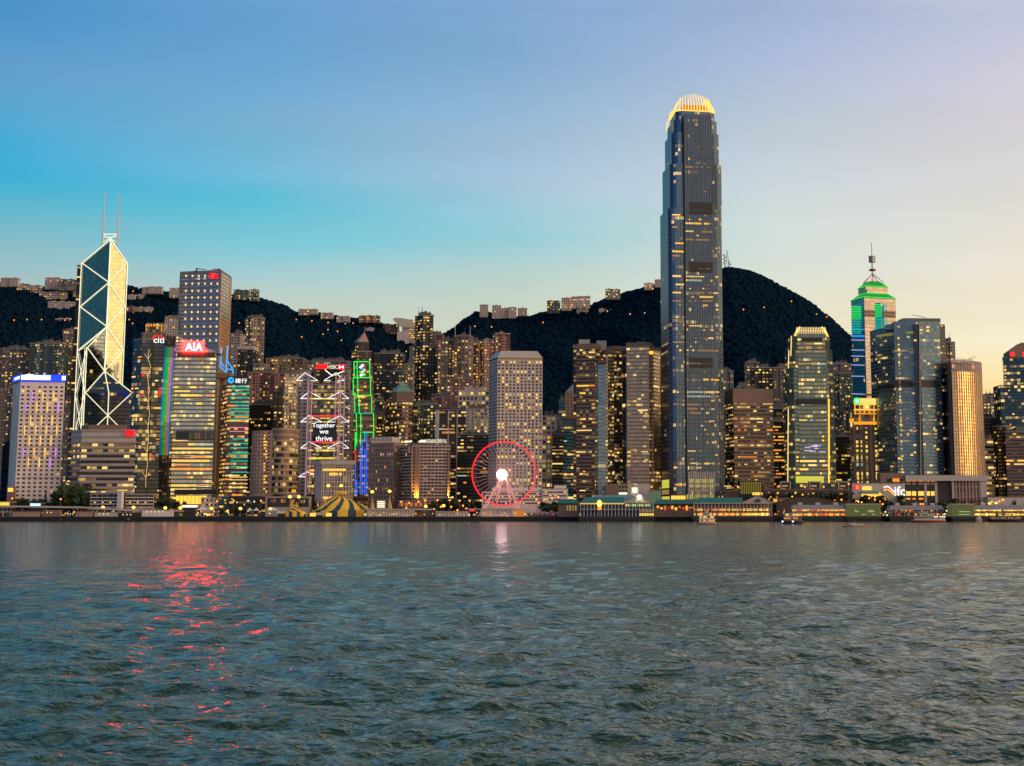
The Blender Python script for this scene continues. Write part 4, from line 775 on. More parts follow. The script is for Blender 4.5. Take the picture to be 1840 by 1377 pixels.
# ------------------------------------------------------------------ gold and blue glass tower with the red sign
A_ = [(299,1600),(316,1568),(389,1572)]
r, q, b_, zt = tower('skyscraper', 'yellow lit glass tower with a red word sign and rainbow lit fins', A_, 634, 'f_aia', bw=2.9, fh=3.9, win=dict(front=True, frac=.5, rowb=.85, wu=.96, wv=.42, merge=True, limit=100, mats=('win_gold','win_lime','win_gold','win_amber','win_pale'), rows=lambda t: 1.0 if t < .54 and (t*61) % 1 > .25 else (.75 if t < .8 and (t*37) % 1 > .5 else .08)), plants=0)
zL, zR = P(316,604,1568).z, P(386,634,1572).z
m = MB(); (x0,y0),(x1,y1) = q[1], q[2]; dn = (0, 26)
m.face([(x0,y0,zt),(x1,y1,zt),(x1,y1,zR+1),(x0,y0,zL)], [(0,0),(25,0),(25,.2),(0,5)]); m.face([(x1,y1,zt),(x1,y1+26,zt),(x1,y1+26,zR+1),(x1,y1,zR+1)]); m.face([(x0,y0,zL),(x1,y1,zR+1),(x1,y1+26,zR+1),(x0,y0+26,zL)]); m.face([(x0,y0+26,zt),(x0,y0,zt),(x0,y0,zL),(x0,y0+26,zL)]); m.face([(x1,y1+26,zt),(x0,y0+26,zt),(x0,y0+26,zL),(x1,y1+26,zR+1)])
m.build('sloping_crown', 'f_aia', r)
sg = panel('sign_board', q[1], q[2], 328, 367.5, 613.5, 633, 'sign_red_hot', r, .6, 1.2)
text('sign_lettering', 'AIA', q[1], q[2], 333, 364, 616.5, 630, 'sign_white_hot', r, 2.1, .5)
panel('louvre_band', q[1], q[2], 318, 387, 634, 641, 'f_exch_dark', r, .1, .6); panel('louvre_band', q[1], q[2], 316, 384, 775, 791, 'dark_glass', r, .1, .7)
rr = random.Random(3)
for i in range(22): panel('louvre', q[1], q[2], 341+i*1.9, 342+i*1.9, 777, 789, 'win_dim' if rr.random()<.3 else 'grey_metal', r, .85, .3)
for k, (f, mt) in enumerate(((.04,'neon_sky'),(.18,'neon_teal'),(.32,'neon_green'),(.46,'neon_green'),(.60,'tent_yellow'),(.74,'neon_pink'),(.86,'neon_lilac'),(.97,'neon_blue'))):
    x, y = q[0][0]+(q[1][0]-q[0][0])*f, q[0][1]+(q[1][1]-q[0][1])*f; zt_ = P(305,603,y).z + (zL-P(305,603,y).z)*f
    top = P(318,628,y).z
    m = MB(); segs = 16
    for s in range(segs):
        z0, z1 = 10+(zt_-10)*s/segs, 10+(zt_-10)*(s+1)/segs; bow = lambda z: -2.2*math.sin(math.pi*min(1,(z-10)/(zt_-10)))
        m.bar((x+bow(z0)-.6,y-1.2,z0), (x+bow(z1)-.6,y-1.2,z1), .62, 4, mi=0 if 7 < s < 14 else (1 if 4 < s < 15 or s < 1 else 2))
    gl = {'neon_sky':(.03,.42,1),'neon_teal':(.01,.62,.42),'neon_green':(.02,1,.1),'tent_yellow':(.8,.6,.1),'neon_pink':(1,.3,.5),'neon_lilac':(.6,.4,.9),'neon_blue':(.04,.16,1)}[mt]
    if 'fin_a'+mt not in MATS: glow('fin_a'+mt, gl, .42); glow('fin_b'+mt, gl, .22)
    m.build('lit_fin', ['fin_a'+mt, 'fin_b'+mt, 'f_exch_dark'], r)
panel('lobby_glass', q[1], q[2], 316, 371, 891, 906, 'lobby_gold', r, .3, .6); panel('canopy', q[1], q[2], 314, 390, 880, 889, 'black_metal', r, .3, 3)
for i in range(7): panel('lobby_mullion', q[1], q[2], 322+i*7, 323.2+i*7, 890, 906, 'brown_stone', r, 1.0, .4)
# blue neon gantries beside it
r = E('neon_gantry', 'electric blue neon gantry arms rising beside the gold lit tower', 'neon gantry', (P(400,680,1600).x, 1600, P(400,678,1600).z))
for pp in ([(398,624),(396,660),(405,668)],[(409,621),(406,670)],[(408,648),(418,663),(419,672)],[(396,650),(403,660)],[(406,663),(419,665)]):
    line('neon_tube', [P(x,y,1600) for x, y in pp], .75, 'neon_sky', r)
MB().box(P(403,676,1606), (16,12,5)).prism([(P(394,690,1606).x,1606),(P(402,690,1606).x,1606),(P(402,690,1606).x,1625),(P(394,690,1606).x,1625)],4,P(400,676,1606).z,plain=True).build('service_core', 'brown_office_wall' if 0 else 'brown_stone', r)
# ------------------------------------------------------------------ tower with the blue coin sign
r, q, b_, zt = tower('office_building', 'slim office tower striped with green light under a blue coin mark sign', [(399,1590),(410,1560),(449,1562)], 691, 'f_ccb', bw=3.2, fh=3.7, win=dict(frac=.24, rowb=.7, wu=.9, wv=.4, merge=True, limit=90, mats=('win_gold','win_amber','win_amber','win_pale')), plants=1)
panel('sign_board', q[1], q[2], 408.5, 447.5, 676.5, 690, 'black_metal', r, .3, 1.5)
c = onface(415,683.5,q[1],q[2],2.2); MB().bar(c, c+Vector((0,.5,0)), 3.1, 16).build('coin_mark', 'neon_sky', r); panel('coin_slot', q[1], q[2], 413.6, 416.4, 682.3, 684.9, 'black_metal', r, 2.4, .4); panel('coin_gap', q[1], q[2], 416, 421, 681.4, 682.4, 'black_metal', r, 2.3, .4)
text('sign_lettering', '建行', q[1], q[2], 422.5, 444, 680.5, 688.5, 'sign_white', r, 2.1, .3)
rr = random.Random(8)
for y in (694,699.5,706,714,722,728,733.5,739,746,753):
    panel('light_line', q[1], q[2], 411+rr.choice((2,6,10)), 448, y, y+1.6, 'neon_teal', r, .5, .5)
for y in (788,796,804,812,815,822,828,838,848): panel('light_line', q[1], q[2], 410+rr.choice((0,5,8)), 446, y, y+1.6, 'neon_teal', r, .5, .5)
for y in (768,775,857,862,869,876): panel('light_line', q[1], q[2], 412, 445, y, y+1.1, 'neon_pink' if y < 800 else 'win_pale', r, .5, .5)
# ------------------------------------------------------------------ brown building with rounded ends
cx_ = P(470,775,1540)
n_ = 14; pa = [(P(453,775,1540).x + 14*(1-math.cos(t)), 1540 - 9*math.sin(t)) for t in [math.pi/2*i/6 for i in range(7)]]
pts = pa + [(P(491,775,1531).x,1531),(P(491,775,1531).x,1560),(P(453,775,1540).x,1560)]
r, q, b_, zt = tower('office_building', 'brown stone block with a rounded blind end and a column of small windows', [(453,1540),(491,1531)], 775, 'f_brown_slot', pts=pts, bw=40, win=None, plants=0, cap=.6)
fa, fb = pts[6], pts[7]
for j in range(19):
    for x in (475, 478.5) if j % 4 else (476,):
        y = 782 + j*5.6; panel('window', fa, fb, x-1.4, x+1.4, y, y+2.2, 'win_gold' if rr.random() < .6 else 'black_metal', r, .2, .3)
qq = [(P(490,775,1533).x,1533)] + [(P(490,775,1533).x + (P(528,775,1536).x-P(490,775,1533).x)*i/8, 1531 + 6*((i-4)/4)**2 -4) for i in range(1,9)] + [(P(528,775,1536).x,1560),(P(490,775,1533).x,1560)]
r2, q2, b2_, zt2 = tower('office_building', 'brown building of curved balcony bands joined to the rounded blind end', [(490,1533),(528,1536)], 772, 'f_brown_band', pts=qq, bw=3, fh=5.3, win=None, plants=0, slabs=(1.7,.9), cap=1)
MB().prism(grow(qq,.6), zt2-9, zt2+.6, plain=True, bot=True).build('fascia', 'brown_stone', r2)
windows(r2, (qq[1][0],qq[1][1]-.2), (qq[7][0],qq[7][1]-.2), 8, zt2-10, 3, 5.3, .25, .6, 9, .9, .4, merge=True, limit=60)
# uplighter beside it
r = E('uplit_wall', 'narrow wall glowing gold from a floodlight at its foot beside the rounded brown block', 'wall', (P(452,888,1538).x,1538,4))
MB().prism([(P(448,880,1538).x,1538),(P(455,880,1538).x,1538),(P(455,880,1538).x,1545),(P(448,880,1538).x,1545)],4,P(450,820,1538).z,plain=True).build('wall', 'brown_stone', r); MB().box((P(451,885,1536).x,1536.5,10),(6,.8,10)).build('floodlight', 'uplit_gold', r)
# ------------------------------------------------------------------ the truss hung bank
r, q, b_, zt = tower('bank_tower', 'bank tower hung from white trusses and ladder masts with glowing words on its screen', [(553,1640),(618,1640)], 692, 'f_hsbc', bw=3.4, fh=4.0, depth=34, win=dict(frac=.5, rowb=.8, wu=.95, wv=.4, merge=True, limit=100, mats=('win_lime','win_dim','win_lime','win_gold')), plants=0)
A, B = (q[0][0], 1634), (q[1][0], 1634)
MB().prism(foot([(562,1642),(612,1642)], 670, 20), zt+1.3, P(590,664,1642).z, 3.4, 4).build('upper_storeys', 'f_dark_office', r)
MB().prism(foot([(534,1636),(553,1634)], 700, 34), 4, P(540,695,1636).z, 6, 4).prism(foot([(541,1637),(556,1636)], 680, 20), 4, P(545,668,1636).z, 6, 4).build('service_tower', 'f_grey_panel', r)
MB().prism(foot([(618,1640),(629,1640)], 710, 30), 4, P(620,700,1640).z, 6, 4).prism(foot([(606,1652),(626,1652)], 670, 14), 4, P(615,668,1652).z, 6, 4).build('stair_tower', 'f_grey_panel', r)
windows(r, (P(620,720,1639).x,1639.4), (P(630,720,1639).x,1639.4), 34, P(620,722,1640).z, 2.6, 2.9, .92, 0, 4, .55, .5, ('win_pale','neon_cream','neon_pink','win_gold'), limit=100)
for x0, x1, yt_ in ((551,558,683),(610,617,676),(546,552,668),(600,606,676)):
    z1 = P(x0, yt_, 1634).z; xa, xb = onface(x0,800,A,B,0).x, onface(x1,800,A,B,0).x; m = MB(); Yf = 1634 if x0 in (551,610) else 1638
    for x in (xa, xb): m.box((x, Yf-.5, (z1+4)/2), (.9,.9,z1-4))
    k = 4.
    while k < z1: m.box(((xa+xb)/2, Yf-.5, k), (xb-xa,.8,.9), mi=1); k += 4.6
    m.build('ladder_mast', ['mast_rose' if 'mast_rose' in MATS else glow('mast_rose',(.62,.50,.54),.42), 'rung_red' if 'rung_red' in MATS else glow('rung_red',(.8,.06,.06),.5)], r)
def hang(yp, yb, px, hw, mt='neon_white'):
    m = MB(); s_in = 1 if px < 583 else -1; ends = [px + s_in*hw*1.35, px - s_in*hw*.9]
    for x in ends: m.bar(onface(px, yp, A, B, .6), onface(x, yb, A, B, .6), .4)
    m.bar(onface(ends[0], yb, A, B, .6), onface(ends[0]-s_in*hw*.75, yb, A, B, .6), .4).bar(onface(ends[1], yb, A, B, .6), onface(px-s_in*hw*.2, yb, A, B, .6), .4); m.build('hanger_truss', mt, r)
for yp, yb in ((704,716.5),(747,758.5),(794,805.5)):
    for px in (555.5, 611.5): hang(yp, yb, px, 17)
hang(848,857,552,17)
for px, hw in ((548,17),(604,16)): hang(670,684,px,hw)
MB().bar(onface(584,665,A,B,.6), onface(598,676,A,B,.6), .6).bar(onface(618,667,A,B,.6), onface(606,672,A,B,.6), .6).build('hanger_truss', 'neon_white', r)
for y in (747.5, 794.5, 848): panel('red_beam', A, B, 560 if y<840 else 557, 608 if y<840 else 566, y-1, y+1.2, 'neon_red', r, .3, .6)
panel('screen', A, B, 561.5, 605, 760, 793.5, 'dark_glass', r, -3, 1)
text('screen_lettering', 'Together', A, B, 561, 602, 760.5, 770.5, 'sign_white', r, .8, .3); text('screen_lettering', 'we', A, B, 574, 590, 774, 779.5, 'sign_white', r, .8, .3); text('screen_lettering', 'thrive', A, B, 567, 597, 783.5, 792.5, 'sign_white', r, .8, .3)
sg = panel('sign_board', A, B, 568, 588, 655.5, 663, 'sign_red', r, 2, 1); panel('sign_board', A, B, 588.3, 607.5, 655.8, 663.2, 'black_metal', r, 2, 1)
text('sign_lettering', 'HSBC', A, B, 588.8, 607, 656.2, 662.9, 'neon_cream', r, 3.3, .3)
panel('sign_emblem', A, B, 608, 620, 655.5, 664.5, 'sign_red', r, 2, 1); m = MB(); a, b, c, d, e = [onface(x,y,A,B,3.4) for x, y in ((609.5,657),(617,657),(617,663),(609.5,663),(613.3,660))]
m.face([d,e,a]); m.face([e,c,b]); [m.bar(u_,v_,.35) for u_, v_ in ((a,d),(b,c))]; m.build('sign_emblem', 'sign_white', r)
MB().bar(P(531,668,1638), P(562,667,1638), .4).bar(P(536,660,1638), P(536,700,1638), .3).bar(P(566,664,1634), P(566,684,1634), .4).build('maintenance_crane', 'grey_metal', r)
# ------------------------------------------------------------------ neon outlined stepped tower
root = E('bank_tower', 'slim stepped tower outlined in green and blue neon with a ribbon emblem', 'tower', (P(652,800,1600).x,1605,4))
tiers = [(636,664,650,679,1604),(634.5,665.5,679,711,1603),(637,667.5,711,743,1601),(640,671,743,775,1600),(638,672,775,889,1598)]
zb = 4; prev = 4
for k, (x0, x1, y0, y1, Y) in enumerate(reversed(tiers)):
    z1 = P(x0, y0, Y).z; f_ = foot([(x0,Y),(x1,Y)], y0, 26); MB().prism(f_, prev, z1, 3.4, 3.7).build('storeys', 'f_sc', root); prev = z1+.02
    if k: 
        for xx_ in ((x0,), (x1,), (x0+ (8 if k < 4 else 5.5),)):
            line('neon_edge', [P(xx_[0],y0,Y-.9), P(xx_[0]+(.5),y1,Y-.9)], .55, 'neon_green', root)
        line('neon_edge', [P(x0,y0,Y-.9), P(x1,y0,Y-.9)], .6, 'neon_green' if k != 1 else 'neon_teal', root)
Y = 1597
for x, cuts in ((638.5,((777,808,'neon_green'),(808,833,'neon_red'),(833,889,'neon_blue'))),(641,((777,800,'neon_green'),(862,889,'neon_blue'))),(648,((777,800,'neon_green'),(800,889,'neon_blue'))),(651,((790,889,'neon_blue'),)),(659,((777,889,'neon_blue'),)),(671,((777,795,'neon_green'),(795,805,'neon_blue'))),(655.5,((777,792,'neon_teal'),(806,889,'neon_blue')))):
    for y0, y1, mt in cuts: line('neon_edge', [P(x,y0,Y), P(x-.5,y1,Y)], .6 if mt != 'neon_red' else .4, mt, root)
line('neon_edge', [P(651,777,Y), P(671,777,Y)], .6, 'neon_green', root)
windows(root, (P(641,780,1598).x,1597.5), (P(671,780,1598).x,1597.5), 20, P(650,690,1600).z, 3.4, 3.7, .16, .7, 4, .85, .4, ('win_amber','win_gold'), merge=True, limit=60)
Ae, Be = (P(636,660,1603).x,1603), (P(664,660,1603).x,1603); panel('sign_board', Ae, Be, 644, 658, 653, 678.5, 'brown_stone', root, .1, .4)
for pts_, mt in (([(653,655.5),(646.5,661.5)],'neon_white'),([(646.5,660),(656,667)],'neon_sky'),([(646,667.5),(656.5,674.5)],'neon_green'),([(656.5,664),(650,670)],'tent_yellow'),([(652,673),(647,675.5)],'neon_white')):
    line('ribbon_emblem', [onface(x,y,Ae,Be,1.6) for x, y in pts_], 1.35, mt if mt != 'tent_yellow' else 'neon_gold', root)
# ------------------------------------------------------------------ low white grid hall, tan office, hotel with the fan sign
r, q, b_, zt = tower('hall', 'pale stone hall with a tall white window grid behind the big tent', [(565,1500),(578,1490),(635,1490)], 829, 'f_cityhall', bw=2.9, fh=4.4, win=None, plants=0, cap=.5)
MB().prism(grow(q,1.2), zt-3.2, zt+.7, plain=True, bot=True).build('cornice', 'pale_concrete', r); panel('end_wall', q[1], q[2], 577, 580, 832, 905, 'pale_concrete', r, .1, 1.6)
panel('end_wall', q[0], q[1], 565.3, 577.5, 832, 905, 'pale_concrete', r, .1, .4)
for i in range(11): panel('mullion', q[1], q[2], 581+i*5, 581.8+i*5, 836, 902, 'white_paint', r, .3, .5)
for j in range(8): panel('transom', q[1], q[2], 580, 634, 846+j*7.2, 846.6+j*7.2, 'white_paint', r, .35, .4)
for x0, x1, y0, y1 in ((580,621,842.5,846.5),(591,606,850,854.5),(609,614,850,854.5),(580,600,893,897),(604,615,884,889)): panel('window', q[1], q[2], x0, x1, y0, y1, 'win_gold', r, .2, .3)
r, q, b_, zt = tower('office_building', 'tan office block with a pleated white crown lit from below', [(664,1545),(707,1530),(723,1550)], 797, 'f_office_tan', bw=2.6, fh=4.0, plants=0, win=dict(frac=.05, rowb=.2, wu=.5, wv=.5), fins=(2.6,.5,.7))
k_ = inset(q,.86); zc = P(690,786,1540).z; MB().prism(k_, zt+.6, zc, plain=True).build('crown', 'pale_concrete', r)
for i in range(14):
    a = Vector(k_[0]).lerp(Vector(k_[1]), i/13); MB().box((a.x,a.y-.5,(zt+zc)/2+.8),(.9,1.2,zc-zt-1.5)).build('crown_pleat', 'white_paint', r)
line('crown_light', [(*k_[0],zt+1),(*k_[1],zt+1)], .7, 'win_amber', r)
r, q, b_, zt = tower('hotel', 'balconied hotel with a fan emblem sign and gold uplit pilasters', [(719,1540),(742,1512),(808,1514)], 802, 'f_mandarin', bw=3.4, fh=2.95, plants=0, win=dict(frac=.035, rowb=.05, wu=.4, wv=.4, mats=('win_gold','win_pale','win_amber')), slabs=(.55,.7), cap=.5)
up = inset(q,.97); z2 = P(742,797,1512).z; MB().prism(q, zt+.3, P(742,799,1512).z, 3.4, 3).build('attic', 'f_mandarin', r)
for A1, B1, x0, x1 in ((q[1],q[2],744.5,754),(q[1],q[2],803.5,808),(q[0],q[1],740,742.5)):
    pl = panel('pilaster', A1, B1, x0, x1, 812 if x0 > 745 else 803, 896, 'brown_stone', r, .2, 1.6)
# floodlights that wash the pilasters
for x in (744, 749.5, 806):
    p = onface(x, 897, q[1], q[2], 3.4); l = bpy.data.lights.new('floodlight', 'SPOT'); l.energy = 260000 if x > 745 else 110000; l.color = (1,.42,.03); l.spot_size = math.radians(34); l.spot_blend = .9; l.shadow_soft_size = .6
    lo = bpy.data.objects.new('floodlight', l); C.objects.link(lo); lo.parent = r; lo.location = p - ORG[r] + Vector((0,1.2,.5)); lo.rotation_euler = (math.radians(175),0,0)
text('sign_lettering', 'MANDARIN ORIENTAL', q[1], q[2], 762.5, 803, 789.6, 796.2, 'neon_cream', r, .8, .3); text('sign_lettering', 'MANDARIN ORIENTAL', q[0], q[1], 726, 740.5, 791.5, 796, 'neon_cream', r, .8, .3)
c = onface(758.5,795.3,q[1],q[2],1.0); m = MB(); k = [c+Vector((3.4*math.cos(t),0,2.5*math.sin(t))) for t in [math.pi*i/10 for i in range(11)]]; m.face([x+Vector((0,-.3,0)) for x in reversed(k)]); m.face(k); m.build('fan_emblem', 'neon_cream', r)
MB().bar(onface(723,797.3,q[0],q[1],.6), onface(741.5,797.3,q[1],q[2],.6), .3).bar(onface(741.5,797.3,q[1],q[2],.6), onface(806,797.6,q[1],q[2],.6), .3).build('sign_rail', 'grey_metal', r)
# ------------------------------------------------------------------ green pyramid tower
r, q, b_, zt = tower('office_building', 'stone tower with a green copper pyramid roof and bowed lit windows', [(697,1645),(713,1630),(742,1632)], 722, 'f_brown_office', bw=3.4, fh=3.9, plants=0, win=dict(frac=.2, rowb=.3, wu=.8, wv=.5, mats=('win_pale','win_gold','win_dim')), slabs=(.9,.5))
up = foot([(704,1645),(713,1633),(740,1635)], 703); z2 = P(713,704,1633).z; MB().prism(up, zt+1.2, z2, 3.4, 4).build('upper_storeys', 'brown_stone', r)
ap = P(722,685,1645); MB().prism(grow(up,.6), z2, ap.z, plain=True, top=[(ap.x,ap.y)]*4, cap=False, bot=True).build('pyramid_roof', 'copper_green', r); MB().bar(ap, ap+Vector((0,0,5)), .25).build('finial', 'grey_metal', r)
bay = [(P(713,760,1628).x + (P(738,760,1628).x-P(713,760,1628).x)*i/6, 1629-3.5*math.sin(math.pi*i/6)) for i in range(7)]; bay += [(bay[-1][0],1632),(bay[0][0],1632)]
MB().prism(bay, 30, P(720,722,1628).z, 3, 3.9).build('bow_bay', 'f_exch_band', r); windows(r, (bay[1][0],bay[1][1]-1.5), (bay[5][0],bay[5][1]-1.5), 50, P(720,722,1628).z, 3, 3.9, .6, .5, 7, .85, .45, ('win_pale','win_gold'), limit=50)
# ------------------------------------------------------------------ round window tower
r, q, b_, zt = tower('skyscraper', 'pale office tower pierced by rows of round porthole windows', [(879,1600),(894,1570),(975,1574)], 645, 'f_jardine', bw=3.5, fh=3.1, plants=0, win=None, cap=1.0, parapet='dark_concrete')
windows(r, q[1], q[2], 12, zt-1.5, 3.55, 3.15, .36, .6, 12, .55, .62, ('win_gold','win_gold','win_lime','neon_gold'), disc=True, dark='black_metal', limit=100)
windows(r, q[0], q[1], 12, zt-1.5, 3.6, 3.15, .0, 0, 13, .5, .5, disc=True, dark='black_metal', limit=0)
A1, B1 = q[1], q[2]; top = inset(q, .80); z2 = P(905,631,1575).z; MB().prism(grow(q,.3), zt+1.2, z2, plain=True, top=top, bot=True).build('hipped_roof', 'pale_concrete', r)
line('roof_light', [onface(895,644,A1,B1,.7), onface(973,644,A1,B1,.7)], .3, 'win_dim', r)
# ------------------------------------------------------------------ twin banded towers
def multi(kind, label, cat, parts, group=None):
    Y0 = parts[0][2]; root = E(kind, label, cat, (P(parts[0][0],800,Y0).x, Y0, 4))
    for i, (x0, x1, Y0, Y1, yt_, mat, sl) in enumerate(parts):
        f_ = foot([(x0,Y0),(x1,Y1)], yt_, 22); z1 = P((x0+x1)/2, yt_, (Y0+Y1)/2).z; m = MB().prism(f_, 4, z1, 3.2, 3.65)
        if sl:
            nf = round((z1-4)/3.65); e = (z1-4)/nf; kk = grow(f_, .5)
            for j in range(nf+1): m.prism(kk, 4+j*e-.75, 4+j*e+.75, plain=True, bot=True)
        m.build('wing', mat, root); MB().prism(grow(f_,.55), z1+.8, z1+4.5, plain=True, bot=True).build('parapet', 'brown_stone', root)
    return root
r = multi('skyscraper', 'brown banded twin tower with a sky blue glass bay, farther from the tallest tower', 'office tower',
 [(1036,1069,1610,1604,626,'f_exch_band',1),(1069,1074,1606,1618,628,'f_exch_dark',0),(1074,1088,1612,1612,655,'f_exch_glass',0),(1088,1092,1614,1614,640,'f_exch_gold',0),(1092,1103,1618,1624,636,'f_exch_dark',1),(1103,1122,1628,1634,630,'f_exch_dark',1)])
a0, a1 = (P(1036,700,1610).x,1609.3), (P(1069,700,1604).x,1603.3); windows(r, a0, a1, 20, P(1050,630,1605).z, 3.2, 3.65, .16, .6, 3, .9, .35, merge=True, limit=100)
windows(r, (P(1090,700,1616).x,1615), (P(1120,700,1616).x,1626), 20, P(1100,645,1616).z, 3.2, 3.65, .16, .3, 4, .8, .35, limit=60)
p = P(1050,622,1610); MB().box(p+Vector((0,4,2)), (11,9,9)).box(P(1081,622,1625), (10,9,10)).build('plant_room', 'pale_concrete', r)
r = multi('skyscraper', 'brown banded twin tower whose corner glows gold, nearer to the tallest tower', 'office tower',
 [(1118,1126,1600,1590,632,'f_exch_glass',0),(1126,1166,1586,1582,624,'f_exch_gold',1),(1166,1174,1586,1590,628,'f_exch_dark',0),(1174,1186,1586,1604,632,'f_exch_gold',1)])
windows(r, (P(1127,700,1585).x,1585.2), (P(1164,700,1582).x,1581.2), 20, P(1150,700,1582).z, 3.2, 3.65, .14, .6, 5, .9, .35, merge=True, limit=80)
MB().box(P(1152,621,1595), (10,8,6)).build('plant_room', 'pale_concrete', r); MB().box(onface(1170,634,(P(1160,634,1585).x,1585),(P(1180,634,1585).x,1585),2), (4,1,3)).build('roof_light', 'win_gold', r)
tower('low_building', 'brown wall podium in front of the twin banded towers', [(1088,1530),(1165,1530)], 872, 'brown_stone', plants=0, win=None, cap=.6)
r, q, b_, zt = tower('low_building', 'small tan gallery with a bright lit arcade in front of the brown podium', [(1111,1490),(1128,1490)], 872, 'f_podium', plants=0, win=None, depth=14); panel('arcade_light', q[0], q[1], 1112, 1127, 885, 889, 'neon_cream', r, .3, .4)
# ------------------------------------------------------------------ the tallest tower
Y0 = 1544.0; root = E('skyscraper', 'tallest tower with a golden claw crown and stepped glass shoulders', 'skyscraper', (P(1243,900,Y0).x, Y0+28, 4))
gl = lambda x, y, Y: P(x, y, Y).x
def tier(name, xl, xm_, xr, y0, y1, c=.0, top_in=0, ref=None):
    """square shaft with notched corners between picture heights"""
    yr = ref or y0; Lc, Mc, Rc = (gl(xl,yr,Y0+54), Y0+54), (gl(xm_,yr,Y0+c), Y0+c), (gl(xr,yr,Y0+8+c), Y0+8+c); Bc = (Lc[0]+Rc[0]-Mc[0], Lc[1]+Rc[1]-Mc[1])
    k = 5.5; V4 = [Vector(Lc), Vector(Mc), Vector(Rc), Vector(Bc)]; out = []
    for i in range(4):
        p0, p1, p2 = V4[i-1], V4[i], V4[(i+1) % 4]; u = (p0-p1).normalized()*k; v = (p2-p1).normalized()*k
        out += [tuple(p1+u), tuple(p1+u*.55+v*.55), tuple(p1+v)]
    z0, z1 = P(xm_, y1, Y0).z if y1 < 930 else 4, P(xm_, y0, Y0).z
    mm = MB().prism(out, z0, z1, 2.6, 4.0)
    for i_ in (0,1,2,3): mm.mi[i_] = 1
    mm.build(name, ['f_ifc','f_ifc_side'], root); return out, V4, z0, z1
T_ = []
T_.append(tier('lower_shaft', 1186, 1203.5, 1300.5, 373, 935, 0, ref=620)); T_.append(tier('middle_shaft', 1188.5, 1205, 1298, 293, 372.6, .8)); T_.append(tier('upper_shaft', 1193, 1208, 1293, 236, 292.6, 2)); T_.append(tier('shoulder_shaft', 1197.5, 1212, 1289.5, 212, 235.6, 4)); T_.append(tier('neck_shaft', 1203, 1215, 1285, 196, 211.6, 6))
# projecting central bay with ribs on the front, dark seam at its edge, side wall with a violet reflection put into its glass colour
Lc, Mc, Rc = T_[0][1][0], T_[0][1][1], T_[0][1][2]; fd = (Rc-Mc).normalized(); fn = Vector((fd.y,-fd.x)); fl = (Rc-Mc).length
bx0, bx1 = Mc + fd*fl*.30 + fn*1.6, Mc + fd*fl*.80 + fn*1.6; zb_, ztp = 4, P(1232, 200, Y0).z
bay = [tuple(bx0), tuple(bx1), tuple(bx1-fn*6), tuple(bx0-fn*6)]; MB().prism(bay, 4, P(1232,205,Y0).z, 2.6, 4.0).build('central_bay', 'f_ifc', root)
for i in range(17):
    a = bx0.lerp(bx1, i/16) + fn*.45; MB().box((a.x,a.y,(P(1232,203,Y0).z+4)/2), (.5,.9,P(1232,203,Y0).z-4), math.atan2(fd.y,fd.x)).build('rib', 'blue_metal', root)
a = Mc + fd*fl*.285 + fn*.4; MB().box((a.x,a.y,(P(1232,215,Y0).z+4)/2), (1.3,1.2,P(1232,215,Y0).z-4), math.atan2(fd.y,fd.x)).build('dark_seam', 'black_metal', root)
for i in range(6):
    a = Mc + fd*fl*(.83+.03*i) + fn*.3; zt3 = P(1290, 300 if i > 3 else 240, Y0).z; MB().box((a.x,a.y,(zt3+4)/2), (.35,.6,zt3-4), math.atan2(fd.y,fd.x)).build('rib', 'blue_metal', root)
for i in range(5):
    a = Mc + fd*fl*(.07+.05*i) + fn*.3; zt3 = P(1210, 400, Y0).z; MB().box((a.x,a.y,(zt3+4)/2), (.25,.5,zt3-4), math.atan2(fd.y,fd.x)).build('rib', 'blue_metal', root)
Ab, Bb = tuple(bx0), tuple(bx1)
for y0, y1 in ((364.5,375.5),(378.5,384),(471.5,482),(484,489),(643.5,652),(655,660.5)): panel('louvre_band', Ab, Bb, 1239.5, 1280.5, y0, y1, 'black_metal', root, .95, .35)
# lit floors by zone
def zone(A1, B1, y0, y1, frac, seed, wv=.42, mats=('win_gold','win_pale','win_dim','win_dim'), lim=30, nm='window'):
    x = (1240); z0, z1 = P(x,y1,Y0).z, P(x,y0,Y0).z; n = max(1, round((z1-z0)/4.0)); base = 4 + round((z0-4)/4.0)*4.0
    windows(root, A1, B1, base, base+n*4.0, 2.6, 4.0, frac, .85, seed, .9, wv, mats + ('win_gold','win_pale'), merge=True, limit=lim, name=nm)
fA, fB = tuple(Mc+fd*3+fn*.1), tuple(Mc+fd*fl*.27+fn*.1); gA, gB = tuple(Mc+fd*fl*.82+fn*.1), tuple(Rc-fd*5+fn*.1)
for (y0, y1, fr) in ((235,292,.18),(293,362,.34),(386,470,.24),(492,560,.75),(560,640,.38),(662,770,.5),(770,850,.34)):
    zone(tuple(bx0+fn*.05), tuple(bx1+fn*.05), y0, y1, fr, int(y0)); 
    if y0 > 300: zone(fA, fB, y0, y1, fr*.7, int(y0)+1, lim=12); zone(gA, gB, y0, y1, fr*.6, int(y0)+2, lim=12, mats=('win_dim','win_gold'))
zone(tuple(Lc.lerp(Mc,.15)), tuple(Lc.lerp(Mc,.85)), 500, 850, .05, 77, mats=('win_dim',), lim=10)
